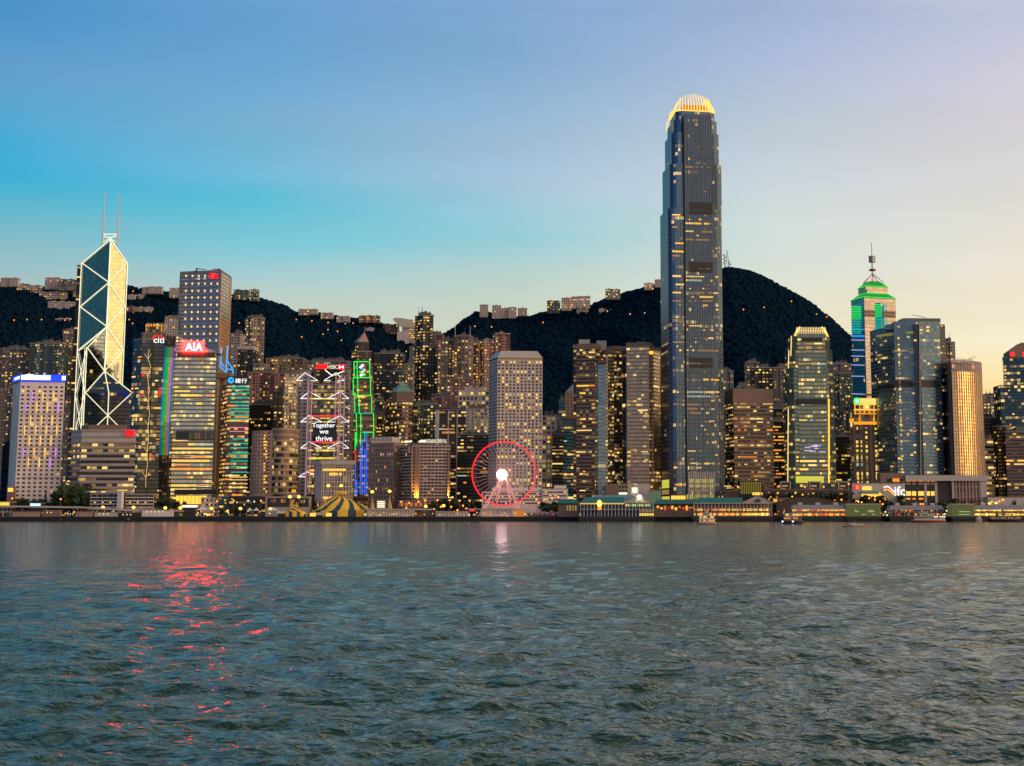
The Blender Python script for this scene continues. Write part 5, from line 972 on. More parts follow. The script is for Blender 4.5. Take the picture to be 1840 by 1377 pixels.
# lime lit lobby storeys
for A1, B1, x0, x1, y0, y1, mt in ((Ab,Bb,1238,1283,861,868,'lime_glow'),(Ab,Bb,1238,1283,871,876,'lime_glow'),(Ab,Bb,1240,1283,880,884,'win_dim'),(Ab,Bb,1234,1284,889,897,'lime_glow'),(tuple(Lc),tuple(Mc),1190,1202,862,878,'lime_glow'),(tuple(Lc),tuple(Mc),1190,1203,892,899,'lime_glow'),(tuple(Lc),tuple(Mc),1190,1202,880,889,'win_dim'),(tuple(Mc),tuple(Rc),1206,1231,891,898,'win_gold'),(tuple(Mc),tuple(Rc),1212,1230,870,872,'win_amber')):
    panel('lobby_light', A1, B1, x0, x1, y0, y1, mt, root, .12, .3)
for i in range(12): a = bx0.lerp(bx1, (i+.5)/12)+fn*.6; MB().box((a.x,a.y,25), (1.1,1.2,42), math.atan2(fd.y,fd.x)).build('lobby_pier', 'pale_concrete', root)
# the claw crown
def claw(b0, inward, h, lean, w_=.8, mat='crown_gold', nm='crown_claw'):
    m = MB(); pr = None
    for s in range(7):
        t = s/6; p = Vector((b0.x, b0.y, b0.z)) + Vector((inward.x, inward.y, 0))*lean*(t**2.1) + Vector((0,0,h*t))
        if pr is not None: m.bar(pr, p, w_*(1-.35*t), 4)
        pr = p
    return m.build(nm, mat, root)
out, V4, z0, z1 = T_[4]
zc = z1; V5 = [v for v in V4]
for fi, (a, b, n_c) in enumerate(((V5[1],V5[2],12),(V5[0],V5[1],8),(V5[3],V5[0],10),(V5[2],V5[3],9))):
    d = (b-a).normalized(); inn = Vector((-d.y, d.x))
    for i in range(n_c):
        t = (i+.5)/n_c; p = a.lerp(b, .06+.88*t); h = P(1240,161,Y0).z - zc - 10*abs(t-.5)**1.6*1.6 - (0 if fi == 0 else 2)
        tocen = (Vector(((V5[0]+V5[2])/2)) - p).normalized(); claw(Vector((p.x,p.y,zc)), inn*.6+tocen*.5, h, 7.0, .72)
k_ = inset([tuple(v) for v in V4], .86); MB().prism(inset(k_,.85), zc+.1, zc+9, plain=True, top=inset(k_,.7)).build('crown_core', 'core_gold' if 'core_gold' in MATS else glow('core_gold',(1,.36,.04),.40), root); line('crown_light', [(*v, zc+1.2) for v in (k_[0],k_[1],k_[2])], .8, 'crown_gold', root)
for (x, y, yb) in ((1198.5,213,236),(1204,200,214)): line('shoulder_light', [P(x+4,y,Y0+30), P(x,(y+yb)/2,Y0+30), P(x-1,yb,Y0+30)], 1.0, 'crown_gold', root)
# ------------------------------------------------------------------ brown banded office beyond it
r, q, b_, zt = tower('office_building', 'brown banded office block with a deep blank cornice beside the tallest tower', [(1303,1600),(1318,1570),(1388,1574)], 701, 'f_exch_band', bw=3.2, fh=3.7, win=dict(frac=.22, rowb=.6, wu=.9, wv=.35, merge=True, limit=100), slabs=(1.5,.5), plants=1)
MB().prism(grow(q,.8), zt-13, zt+.7, plain=True, bot=True).build('cornice', 'brown_stone', r)
# ------------------------------------------------------------------ claw crowned smaller tower
Y1 = 1560.0; root = E('skyscraper', 'smaller claw crowned glass tower with glowing side fins and pale lit floors', 'skyscraper', (P(1457,880,Y1).x, Y1+22, 4))
def tier1(name, xl, xr, y0, y1, c, cut=6):
    a, b = (gl(xl,y0,Y1+c), Y1+c), (gl(xr,y0,Y1+c), Y1+c); sq = [Vector(a), Vector(b), Vector((b[0],b[1]+44-2*c)), Vector((a[0],a[1]+44-2*c))]; out = []
    for i in range(4):
        p0, p1, p2 = sq[i-1], sq[i], sq[(i+1) % 4]; u = (p0-p1).normalized()*cut; v = (p2-p1).normalized()*cut; out += [tuple(p1+u), tuple(p1+v)]
    z0, z1 = (P(1457,y1,Y1).z if y1 < 900 else 4), P(1457,y0,Y1).z; MB().prism(out, z0, z1, 2.7, 3.9).build(name, 'f_ifc1', root); return sq, z0, z1
s1 = tier1('lower_shaft', 1415, 1500, 662, 935, 0); s2 = tier1('middle_shaft', 1417.5, 1497, 628, 661.6, 1.2); s3 = tier1('upper_shaft', 1421, 1492, 604, 627.6, 3, 5); s4 = tier1('neck_shaft', 1427, 1487, 598, 603.6, 5, 5)
A1, B1 = tuple(s1[0][0]+Vector((10,0))), tuple(s1[0][1]-Vector((9,0)))
by0, by1 = Y1-1.4, Y1+6; bayq = [(A1[0],by0),(B1[0],by0),(B1[0],by1),(A1[0],by1)]; MB().prism(bayq, 4, P(1457,600,Y1).z, 2.7, 3.9).build('central_bay', 'f_ifc1', root)
Ab, Bb = (A1[0],by0-.05), (B1[0],by0-.05)
def z1n(y0, y1, fr, seed, mats, lim=40, A2=None, B2=None):
    n = max(1, round((P(1457,y0,Y1).z-P(1457,y1,Y1).z)/3.9)); base = 4+round((P(1457,y1,Y1).z-4)/3.9)*3.9; windows(root, A2 or Ab, B2 or Bb, base, base+n*3.9, 2.7, 3.9, fr, .8, seed, .95, .45, mats, merge=True, limit=lim)
z1n(610,660,.6,3,('win_dim','win_pale','win_dim')); z1n(664,712,.2,4,('win_gold','win_pale')); z1n(730,800,.28,5,('win_gold','win_lime','win_amber')); z1n(800,868,.55,6,('win_lime','win_dim','win_gold','win_pale'))
z1n(730,868,.3,7,('win_gold','win_dim'),20,(s1[0][0].x+6,Y1-.1),(s1[0][0].x+10,Y1-.1)); z1n(640,868,.3,8,('win_gold','win_dim'),30,(B1[0]+.5,Y1-.1),(s1[0][1].x-6,Y1-.1))
panel('louvre_band', Ab, Bb, 1430, 1486, 717, 727, 'black_metal', root, .4, .5); panel('louvre_band', Ab, Bb, 1440, 1478, 607.5, 613, 'black_metal', root, .4, .5)
panel('base_glow', Ab, Bb, 1430, 1480, 856, 868, 'lime_glow', root, .2, .2)
for x, y0, y1 in ((1416.5,735,868),(1417.5,630,662),(1422,604,640),(1489.5,717,868)): line('edge_light', [P(x,y0,Y1-2), P(x+(0 if x>1450 else -1),y1,Y1-2)], .6 if x != 1489.5 else .9, 'win_pale' if x != 1489.5 else 'win_gold', root)
for i in range(18):
    t = i/17; x = 1431+t*53; side = abs(t-.5)*2; p = P(x, 598, Y1+5); claw(p, Vector(((-1 if t > .5 else 1)*.3*side, .4)), (P(x,587,Y1).z-p.z)*(1.0), 3, .55, 'crown_pale')
for s, x in ((1,1431),(-1,1484)):
    for j in range(3): p = P(x-s*(2+j*1.2), 604+j*2, Y1+6+j*8); claw(p, Vector((s,.1)), P(x,586+j*2,Y1).z-p.z, 5, 1.1, 'crown_gold')
MB().box(P(1457,595,Y1+22), (22,18,5)).build('crown_core', 'brown_stone', root); line('crown_light', [P(1431,600,Y1+4), P(1484,600,Y1+4)], .6, 'crown_gold', root)
cs_ = onface(1463,808,Ab,Bb,.6); m = MB(); rr = random.Random(2)
for i in range(10): p = onface(1450+rr.random()*28, 796+rr.random()*17, Ab, Bb, .5); m.box(p, (rr.uniform(3,9),.4,.7))
m.build('light_display', 'neon_lilac', root)
# ------------------------------------------------------------------ neon lined glass tower with the green roof
r, q, b_, zt = tower('skyscraper', 'teal and cream glass tower with a green lit pyramid roof and a tall antenna', [(1529,1720),(1553,1690),(1609,1702)], 535, 'f_center', bw=3.2, fh=3.9, plants=0, win=None, cap=.5)
A1, B1, C1 = q[0], q[1], q[2]
t0 = lambda f: (B1[0]+(C1[0]-B1[0])*f, B1[1]+(C1[1]-B1[1])*f)
MB().prism([(t0(0)[0]-.2,t0(0)[1]-.6),(t0(.33)[0],t0(.33)[1]-.6),(t0(.33)[0],t0(.33)[1]+1),(t0(0)[0],t0(0)[1]+1)], 4, zt-.4, 3.2, 3.9).prism([(t0(.70)[0],t0(.70)[1]-.6),(t0(1)[0],t0(1)[1]-.6),(t0(1)[0],t0(1)[1]+1),(t0(.70)[0],t0(.70)[1]+1)], 4, zt-.4, 3.2, 3.9).prism([(t0(.33)[0],t0(.33)[1]-.6),(t0(.7)[0],t0(.7)[1]-.6),(t0(.7)[0],t0(.7)[1]+1),(t0(.33)[0],t0(.33)[1]+1)], P(1570,546,1695).z, zt-.4, 3.2, 3.9).build('cream_wall', 'f_center_pale', r)
bayp = [t0(.34), (t0(.5)[0],t0(.5)[1]-5), t0(.62), t0(.69)]; bayq = [(x,y-.7) for x, y in bayp]; MB().prism([bayq[0],bayq[1],bayq[2],bayq[3],(t0(.5)[0],t0(.5)[1]+2)], 4, P(1580,545,1695).z, 3.2, 3.9).build('corner_bay', 'f_center', r)
for y in range(548, 592, 3):
    w_ = min(1, (y-534)/14+.15)
    c0 = onface(1569.5+9*(1-w_),y,bayq[0],bayq[1],.5); c1_ = onface(1585-4*(1-w_),y,bayq[1],bayq[2],.5); cm = (bayq[1][0], bayq[1][1]-.6, c0.z)
    line('neon_line', [c0, cm], .5, 'neon_green' if y < 572 else 'neon_teal', r)
for y in range(551, 600, 3): line('neon_line', [onface(1530,y,A1,B1,.5), onface(1547,y,A1,B1,.5)], .5, 'neon_green' if y < 575 else 'neon_teal', r)
for y, mt in ((603,'neon_sky'),(611,'neon_lilac'),(629,'neon_lilac'),(640,'neon_lilac'),(656,'neon_lilac'),(676,'neon_lilac'),(708,'neon_lilac'),(605,'neon_sky'),(592,'neon_sky')):
    line('neon_line', [onface(1530,y,A1,B1,.5), onface(1553,y+.5,A1,B1,.5)], .4, mt, r); line('neon_line', [onface(1571,y,bayq[0],bayq[1],.4), (bayq[1][0],bayq[1][1]-.5,onface(1571,y,bayq[0],bayq[1],.4).z)], .4, mt, r)
for y in (560, 566, 709): panel('dark_band', B1, C1, 1554, 1609, y, y+2.6, 'brown_stone', r, .75, .3)
k1 = inset(q,.66); z2 = P(1556,525,1690).z; MB().prism(grow(q,.5), zt+.6, z2, plain=True, top=k1, bot=True).build('lower_roof', 'green_glow', r) if 'green_glow' in MATS else (glow('green_glow',(.01,.42,.04),.55), MB().prism(grow(q,.5), zt+.6, z2, plain=True, top=k1, bot=True).build('lower_roof', 'green_glow', r))
z3 = P(1556,513,1690).z; MB().prism(k1, z2, z3, 3.2, 3.9).build('lantern_storey', 'f_center_pale', r); k2 = inset(q,.30); z4 = P(1560,504,1700).z; MB().prism(grow(k1,.8), z3, z4, plain=True, top=k2, bot=True).build('upper_roof', 'green_glow', r)
for kk, zz_ in ((grow(q,.9),zt+.8),(grow(k1,1.2),z3+.3),(k1,z2)): line('neon_eave', [(*p,zz_) for p in kk[:3]], .4, 'neon_green', r)
c = Vector((sum(p[0] for p in q)/4, sum(p[1] for p in q)/4, z4)); tp = P(1567,437,c.y).z
m = MB(); [m.bar((c.x+a,c.y+b,z4-2),(c.x,c.y,z4+9),.45) for a, b in ((-11,-6),(11,-6),(-9,9),(9,9))]; m.bar(c, (c.x,c.y,z4+25), .8, 6).bar((c.x,c.y,z4+25), (c.x,c.y,tp), .45, 6).build('antenna_mast', 'grey_metal', r)
MB().bar((c.x,c.y,P(1567,466,c.y).z-3.4),(c.x,c.y,P(1567,466,c.y).z+3.4), 3.6, 10, r2=3.6).build('antenna_drum', 'grey_metal', r); MB().bar((c.x,c.y,P(1567,485,c.y).z-1),(c.x,c.y,P(1567,485,c.y).z+1), 4.2, 10, r2=2.5).build('antenna_drum', 'rust_red', r)
MB().box((c.x,c.y,z4+3),(2.4,2.4,3)).build('roof_light', 'neon_pink', r)
# ------------------------------------------------------------------ gold floodlit bank building
r, q, b_, zt = tower('bank_building', 'stone bank building floodlit gold at the top with a green round emblem', [(1527,1600),(1534,1588),(1579,1590)], 722, 'f_gold_bank', bw=7.2, fh=8.6, plants=0, win=None, cap=1)
for i in range(6): 
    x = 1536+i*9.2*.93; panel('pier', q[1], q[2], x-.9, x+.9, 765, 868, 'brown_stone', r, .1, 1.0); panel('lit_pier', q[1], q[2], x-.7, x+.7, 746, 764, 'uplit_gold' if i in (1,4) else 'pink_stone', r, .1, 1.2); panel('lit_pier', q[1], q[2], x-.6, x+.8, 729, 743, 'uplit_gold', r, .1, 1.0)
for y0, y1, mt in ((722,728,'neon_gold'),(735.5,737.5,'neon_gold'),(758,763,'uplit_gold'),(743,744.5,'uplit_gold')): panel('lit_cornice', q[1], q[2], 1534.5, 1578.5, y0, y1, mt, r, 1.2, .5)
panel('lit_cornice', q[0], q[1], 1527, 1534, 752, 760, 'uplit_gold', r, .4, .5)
windows(r, q[1], q[2], 8, P(1550,766,1589).z, 7.2, 4.4, .8, .3, 21, .70, .62, ('neon_gold','neon_gold','win_gold','win_lime'), limit=90)
panel('sign_board', q[1], q[2], 1535, 1578, 716, 723, 'neon_gold', r, .5, 1.0)
c = onface(1540,721,q[1],q[2],2.4); MB().bar(c, c+Vector((0,.5,0)), 3.6, 16).build('round_emblem', 'neon_green', r); MB().bar(c+Vector((0,-.4,0)), c, 1.9, 12).build('round_emblem', 'sign_white', r); panel('emblem_stem', q[1], q[2], 1539.3, 1540.7, 718.6, 723.4, 'neon_green', r, 3.0, .3)
text('sign_lettering', '中國農業銀行', q[1], q[2], 1545, 1577, 717, 723.5, 'win_pale', r, 1.8, .3)
# ------------------------------------------------------------------ dark blue hotel towers, golden hotel, podium
pl = [(P(1576,600,1580).x + (P(1640,600,1550).x-P(1576,600,1580).x)*i/8, 1580 - 32*math.sin(math.pi/2*i/8)) for i in range(9)]
ptsf = pl + [(P(1642,600,1548).x,1548),(P(1642,600,1560).x,1600),(P(1576,600,1560).x,1600)]
zc1 = P(1600,598,1560).z
r, q, b_, zt = tower('hotel', 'dark blue curved glass hotel tower with a stepped crown and pale mast line', [(1576,1580),(1642,1550)], 592, 'f_fsp', pts=ptsf, ztop=P(1590,592,1570).z, bw=3.1, fh=3.3, win=None, plants=0)
# stepped shoulders and second wing
for x0, x1, yt_, Ya in ((1592,1614,583,1556),(1606,1662,578,1549),(1616,1650,574,1552)): MB().prism(foot([(x0,Ya),(x1,Ya-1)], yt_, 30), 4 if x0 == 1606 else zt-2, P(x0,yt_,Ya).z, 3.1, 3.3).build('upper_storeys', 'f_fsp', r)
MB().prism(foot([(1641,1546),(1652,1546)], 585, 20), 4, P(1645,584,1546).z, 3.1, 3.3).build('recess', 'f_fsp_recess', r)
MB().prism(foot([(1652,1545),(1688,1549)], 580, 30), 4, P(1660,578,1547).z, 3.1, 3.3).build('wing', 'f_fsp', r); MB().prism(foot([(1688,1551),(1698,1560)], 583, 20), 4, P(1690,582,1551).z, 3.1, 3.3).build('wing', 'f_fsp_recess', r)
MB().prism(foot([(1622,1552),(1649,1552)], 572, 18), zt, P(1630,572,1552).z, plain=True).prism(foot([(1650,1552),(1690,1554)], 574, 18), P(1660,578,1547).z+.1, P(1660,572,1552).z, plain=True).build('parapet', 'roof_grey', r)
line('pale_mast_line', [P(1652,577,1543.5), P(1655,862,1543.5)], .5, 'pale_concrete', r); line('roof_crane', [P(1639,566,1552), P(1664,571,1552)], .3, 'black_metal', r)
for Aw, Bw, n_ in (((P(1606,600,1548.7).x,1548.6),(P(1640,600,1548).x,1547.5),1),((P(1653,600,1545).x,1544.8),(P(1687,600,1549).x,1548.6),2)):
    windows(r, Aw, Bw, 30, P(1640,584,1548).z, 3.1, 3.3, .045, 0, n_, .8, .5, ('win_gold','win_amber','neon_gold'), limit=60)
    for y0, y1 in ((684,696),): panel('dark_band', Aw, Bw, 1607 if n_ == 1 else 1654, 1640 if n_ == 1 else 1686, y0, y1, 'black_metal', r, .15, .3)
windows(r, (P(1612,600,1548.5).x,1548.2), (P(1616,600,1548).x,1548.1), 40, P(1640,605,1548).z, 4, 3.3, .7, 0, 5, .8, .6, ('win_lime','win_dim','win_gold'), limit=60)
windows(r, (P(1653,600,1545).x,1544.8), (P(1687,600,1549).x,1548.6), P(1660,598,1546).z, P(1660,585,1546).z, 3.1, 3.3, .7, 0, 6, .8, .5, ('win_gold','win_pale'), limit=30)
line('curved_band', [(x,y-.5,P(1600,693,1560).z) for x, y in pl], 2.2, 'black_metal', r)
for i in range(8): line('lit_top_band', [(pl[i][0],pl[i][1]-.4,P(1590,603,1572).z),(pl[i+1][0],pl[i+1][1]-.4,P(1590,603,1572).z)], 1.6, 'lime_dim' if 'lime_dim' in MATS else glow('lime_dim',(.35,.33,.06),.5), r)
pc = [(P(1703,660,1560).x, 1560)] + [(P(1711,660,1530).x + (P(1765,660,1548).x-P(1711,660,1530).x)*i/7, 1532 + 20*(i/7)**2.2) for i in range(8)] + [(P(1765,660,1548).x-1,1580),(P(1706,660,1560).x,1585)]
r, q, b_, zt = tower('hotel', 'golden mirrored hotel tower with a woven grid and its name along the top', [(1703,1560),(1711,1532),(1765,1552)], 668, 'f_fsh', pts=pc, bw=3.6, fh=3.35, win=None, plants=0, slabs=(.35,.3), cap=.4, ztop=P(1730,668,1536).z)
for i in range(8):
    for f in (0,.5) if i < 7 else (0,):
        a = Vector(pc[i+1]).lerp(Vector(pc[min(i+2,8)]), f); MB().box((a.x,a.y-.25,(zt+20)/2+10), (.7,.8,zt-20)).build('rib', 'pale_concrete', r)
MB().prism([(x,y) for x, y in pc[:1]] + pc[1:], zt+.5, P(1730,648,1536).z, plain=True).build('crown', 'pink_stone', r)
MB().box((P(1707,780,1546).x,1546,(zt+4)/2), (5,26,zt-6)).build('dark_side', 'black_metal', r)  # plain black box down this flank of the tower
text('sign_lettering', 'FOUR SEASONS HOTEL', pc[1], pc[6], 1709, 1749, 645.5, 652, 'white_paint', r, 4.5, .5)
for x in (1712,): panel('louvre_band', pc[1], pc[6], 1710, 1750, 656, 662, 'f_exch_gold', r, .6, .5)
line('roof_crane', [P(1741,645,1550), P(1753,641,1550)], .3, 'black_metal', r)
windows(r, (pc[1][0],pc[1][1]-.6), (pc[7][0],pc[7][1]-.6), 20, P(1740,800,1540).z, 3.6, 3.35, .12, 0, 8, .5, .5, ('win_gold',), limit=30) if 0 else None
# mall podium
r, q, b_, zt = tower('mall', 'long stone mall podium with glowing shop windows and a ribbon logo', [(1627,1510),(1772,1505)], 857, 'f_podium', bw=9, fh=9, win=None, plants=0, depth=20, cap=.8)
MB().box(((q[0][0]+q[1][0])/2,q[0][1]-3,zt-1.2), (q[1][0]-q[0][0]+3,9,5.2)).build('cornice', 'pale_concrete', r)
panel('glass_wall', q[0], q[1], 1628, 1661, 862, 902, 'dark_glass', r, .1, .4); panel('glass_wall', q[0], q[1], 1682, 1711, 862, 903, 'f_exch_dark', r, .1, .4); panel('glass_wall', q[0], q[1], 1664, 1680, 862, 903, 'dark_glass', r, .1, .4)
for x0, x1 in ((1628,1637),(1639,1646),(1650,1660),(1665,1671),(1673,1679)):
    panel('window', q[0], q[1], x0, x1, 883, 891, 'neon_gold', r, .55, .3); panel('window', q[0], q[1], x0, x1, 861.5, 865.5, 'win_amber', r, .55, .3)
    if x0 < 1660: panel('window', q[0], q[1], x0+1, x1-1, 895, 898, 'win_amber', r, .55, .3)
    panel('window', q[0], q[1], x0+.5, x1-1, 869, 870.5, 'win_dim', r, .55, .3)
for x in (1662.5,1681.5,1712): panel('pillar', q[0], q[1], x-1.4, x+1.4, 860, 904, 'pale_concrete', r, .1, 2.5)
for i in range(8): panel('pillar', q[0], q[1], 1717+i*6, 1718.6+i*6, 860, 900, 'pink_stone', r, .1, 1.2)
for i in range(5): panel('pillar', q[0], q[1], 1762+i*2.2, 1763+i*2.2, 860, 903, 'pale_concrete', r, .1, 1.6)
for y in (873, 886): panel('spandrel', q[0], q[1], 1715, 1761, y, y+3.5, 'brown_stone', r, .5, .4)
r, q, b_, zt = tower('mall', 'blank stone mall wing carrying the three letter logo', [(1531,1500),(1626,1500)], 869, 'pale_concrete', win=None, plants=0, depth=30, cap=.6)
MB().prism(foot([(1582,1504),(1625,1504)], 850, 20), zt+1, P(1600,850,1504).z, plain=True).build('upper_terrace', 'brown_stone', r); panel('window', (q[0][0],1504), (q[1][0],1504), 1594, 1622, 860, 866, 'f_teal_office', r, .3, .3); panel('window', (q[0][0],1504), (q[1][0],1504), 1604, 1616, 860, 866, 'win_amber', r, .8, .3)
text('logo_lettering', 'ifc', q[0], q[1], 1608, 1626, 874.5, 891, 'sign_white', r, .6, .4)
for dy, mt in ((0,'neon_white'),(2.6,'sign_red'),(5.2,'neon_gold')):
    line('logo_ribbon', [onface(x, y+dy, q[0], q[1], .7) for x, y in ((1588,877),(1592,874.5),(1597,875.5),(1602,880),(1606,884),(1610,888-dy))], .55, mt, r)
c = onface(1540,876,q[0],q[1],.8); MB().bar(c, c+Vector((0,.6,0)), 2.6, 14).build('round_sign', 'neon_red', r); text('sign_mark', '3', q[0], q[1], 1538.3, 1541.7, 873.3, 878.7, 'win_pale', r, 1.2, .2)
panel('window', q[0], q[1], 1549, 1566, 874, 881, 'neon_gold', r, .3, .3); panel('window', q[0], q[1], 1548, 1586, 888, 892, 'neon_gold', r, .3, .4); panel('awning', q[0], q[1], 1547, 1588, 882.5, 887, 'copper_green', r, .3, 3)
# ------------------------------------------------------------------ trees
def crown_mesh(name, n, rx, rz, sz, mats, seed):
    rr = random.Random(seed); me = bpy.data.meshes.new(name); v, f, mi = [], [], []; cl = [(rr.gauss(0,.45), rr.gauss(0,.45), rr.uniform(-.5,.8), rr.uniform(.3,.55)) for _ in range(9)]
    for i in range(n):
        c = rr.choice(cl); t, u = rr.uniform(0, 6.28), math.acos(rr.uniform(-1,1)); q = c[3]*rr.random()**.4
        p = Vector(((c[0]+q*math.sin(u)*math.cos(t))*rx, (c[1]+q*math.sin(u)*math.sin(t))*rx, (c[2]+q*math.cos(u))*rz)); a = Vector((rr.gauss(0,1),rr.gauss(0,1),rr.gauss(0,1))).normalized()*sz*rr.uniform(.6,1.3); b = a.cross(Vector((rr.gauss(0,1),rr.gauss(0,1),rr.gauss(0,1)))).normalized()*sz*.7
        k = len(v); v += [tuple(p-a*.5-b*.5), tuple(p+a*.5-b*.4), tuple(p+a*.4+b*.5), tuple(p-a*.4+b*.5)]; f.append((k,k+1,k+2,k+3)); mi.append(rr.randrange(len(mats)))
    me.from_pydata(v, [], f); [me.materials.append(MATS[m]) for m in mats]; me.polygons.foreach_set('material_index', mi); return me
CR = [crown_mesh('crown', 420, 5, 4.2, 1.5, ['leaf_dark','leaf_mid'], 1), crown_mesh('crown', 380, 4, 5, 1.4, ['leaf_dark','leaf_mid'], 2), crown_mesh('crown', 440, 6, 3.6, 1.5, ['leaf_dark','leaf_olive'], 3)]
tm = MB().bar((0,0,0), (.2,.1,4.5), .38, 7, r2=.22).bar((.2,.1,4.2), (2,.6,7.5), .18, 5, r2=.07).bar((.2,.1,4.2), (-1.8,-.7,7.8), .18, 5, r2=.07).bar((.2,.1,4.4), (.2,1.2,8.2), .16, 5, r2=.06)
tme = bpy.data.meshes.new('trunk'); tme.from_pydata(tm.v, [], tm.f); tme.materials.append(MATS['bark'])
def tree(px, Y, h, i, z=4, label='dark leafy tree at the foot of the harbour front buildings', group='trees along the harbour front', kind='tree'):
    x = P(px, 915, Y).x; rr = random.Random(i*31+int(px)); r = E(kind, label, 'tree', (x, Y, z), group); s = h/11
    r.scale = (s*rr.uniform(.9,1.15), s, s); r.rotation_euler = (0,0,rr.random()*6.28)
    o = bpy.data.objects.new('trunk', tme); C.objects.link(o); o.parent = r; c = bpy.data.objects.new('crown', CR[i % 3]); C.objects.link(c); c.parent = r; c.location = (.2,0,7.6)
i = 0
for x0, x1, n, Y, h in ((0,20,3,1500,11),(22,60,6,1490,14),(60,105,6,1492,15),(104,160,11,1490,20),(112,150,5,1500,26),(250,300,7,1490,15),(300,316,2,1485,13),(340,372,3,1500,9),(395,470,5,1480,9),(553,563,3,1505,22),(690,720,3,1490,8),(780,835,6,1500,14),(820,850,4,1492,14),(975,1005,5,1470,12),(985,1030,3,1465,9),(1300,1420,12,1515,9),(1160,1185,4,1515,12),(1380,1400,3,1480,13),(1395,1600,12,1508,11),(1590,1625,4,1480,13),(1700,1712,3,1462,13),(1775,1840,9,1500,13),(1540,1640,7,1490,10),(1172,1250,8,1458,8)):
    for k in range(n):
        i += 1; tree(x0+(x1-x0)*(k+.5)/n+R.uniform(-2,2), Y+R.uniform(-4,4), h*R.uniform(.8,1.15), i)
p = P(81,915,1495); r = E('conifer_tree', 'narrow dark conifer pointing up before the white hotel', 'tree', (p.x,1495,4)); m = MB(); [m.bar((p.x+R.gauss(0,.7)*(1-j/60),1495+R.gauss(0,.7),5+j*.42), (p.x+R.gauss(0,2.6)*(1-j/60),1495+R.gauss(0,2)*(1-j/60),4.6+j*.40), .5, 3) for j in range(56)]; m.build('crown', 'leaf_dark', r); MB().bar((p.x,1495,4),(p.x,1495,26),.4).build('trunk', 'bark', r)
# ------------------------------------------------------------------ street lamps
LAMPS = [(109,897,0),(22,896,0),(256,898,0),(185,912,1),(240,912,1),(297,913,1),(324,913,1),(380,914,1),(432,914,1),(486,915,1),(390,901,0),(420,900,0),(469,900,0),(521,893,1),(537,893,1),(341,900,0),(590,873,1),(613,873,1),(669,884,1),(700,883,1),(717,920,1),(765,910,1),(797,909,1),(721,902,0),(752,902,0),(764,900,0),(786,899,0),(808,899,0),(826,900,0),(844,900,0),(735,904,0),(792,911,0),(811,911,0),(822,917,0),(832,909,0),(730,913,0),(780,915,0),(838,914,0),(992,896,0),(964,898,0),(978,898,0),(1003,893,0),(968,904,0),(1393,906,0),(1413,906,0),(1428,906,0),(1399,874,0),(1446,875,0),(1480,875,0),(1326,875,0),(1736,907,2),(1765,905,2),(1778,905,2),(1790,904,2),(1802,905,0),(1654,906,0),(1659,906,0),(1586,906,0),(1782,902,0),(1796,901,0),(1290,903,0),(1240,916,2),(1500,900,0),(1512,898,0),(1525,870,0),(1572,898,0)]
for k, (x, y, t) in enumerate(LAMPS):
    Y = 1462 if t == 1 else (1478 if t == 0 else 1470); p = P(x, y, Y)
    lb = ('tall mast lamp with a starry yellow white glow on the promenade', 'mast lamps along the promenade') if t == 1 else (('orange street lamp on a thin post among the front buildings', 'orange street lamps') if t == 0 else ('round white gold lamp above the ferry pier roofs', 'round lamps over the piers'))
    r = E('street_lamp', lb[0], 'lamp', (p.x, Y, 4), lb[1]); MB().bar((p.x,Y,4), (p.x,Y,p.z), .2, 5, r2=.12).build('post', 'grey_metal', r)
    MB().ell(p, (1.5,.85,1.3)[t != 1 and 1 or 0] if t != 2 else 1.5, 1.1 if t == 1 else .8, 1.2 if t == 1 else .85, 8, 5).build('lamp_head', ('lamp_orange','lamp_white','lamp_sodium')[t], r)
# ------------------------------------------------------------------ west... low buildings at the water's edge
r, q, b_, zt = tower('low_building', 'white low rise block with ribbon windows and a stair tower, beside the banded office', [(162,1478),(218,1470)], 887, 'f_podium', fh=7, bw=8, win=None, plants=0, depth=16, cap=.5)
r2, q2, _, zt2 = tower('low_building', 'white low rise wing with ribbon windows past the stair tower', [(225,1474),(277,1474)], 888, 'f_podium', fh=7, bw=8, win=None, plants=0, depth=16, cap=.5)
for rr_, qq_, x0, x1 in ((r,q,164,215),(r2,q2,227,275)):
    for j, y in enumerate((890,895.5,901.5,907.5)): panel('window_band', qq_[0], qq_[1], x0, x1, y, y+2.8, 'dark_glass' if j != 1 else 'black_metal', rr_, .2, .2)
    for k in range(6): panel('pier', qq_[0], qq_[1], x0+k*9.8, x0+k*9.8+.9, 889, 912, 'pale_concrete', rr_, .35, .5)
    for j in range(4): panel('floor_edge', qq_[0], qq_[1], x0-1, x1+1, (893.4,899,905,911)[j], (895,900.8,906.8,912.5)[j], 'white_paint', rr_, .5, .9)
    for k in range(3): panel('window', qq_[0], qq_[1], x0+5+k*14, x0+8+k*14, 902, 904, 'win_gold', rr_, .45, .2)
panel('stair_tower', q[0], q[1], 214, 223, 883, 914, 'white_paint', r, 2, 4)
panel('roof_terrace', q[0], q[1], 160, 240, 882, 885.5, 'pale_concrete', r, -8, 5); panel('window', q[0], q[1], 163, 172, 883, 885, 'neon_gold', r, -2.8, .3); panel('window', q[0], q[1], 182, 190, 882.8, 885, 'neon_gold', r, -2.8, .3)
def lowb(label, x0, x1, yt, Y, mat, wins=(), depth=14, kind='low_building', y1=905, roofm='roof_grey', wm='win_gold', cat='low building'):
    r, q, b_, zt = tower(kind, label, [(x0,Y),(x1,Y)], yt, mat, win=None, plants=0, depth=depth, cap=.5, cat=cat, fh=4, bw=4)
    for w_ in wins: panel('window', q[0], q[1], w_[0], w_[1], w_[2], w_[3], w_[4] if len(w_) > 4 else wm, r, .15, .3)
    return r, q
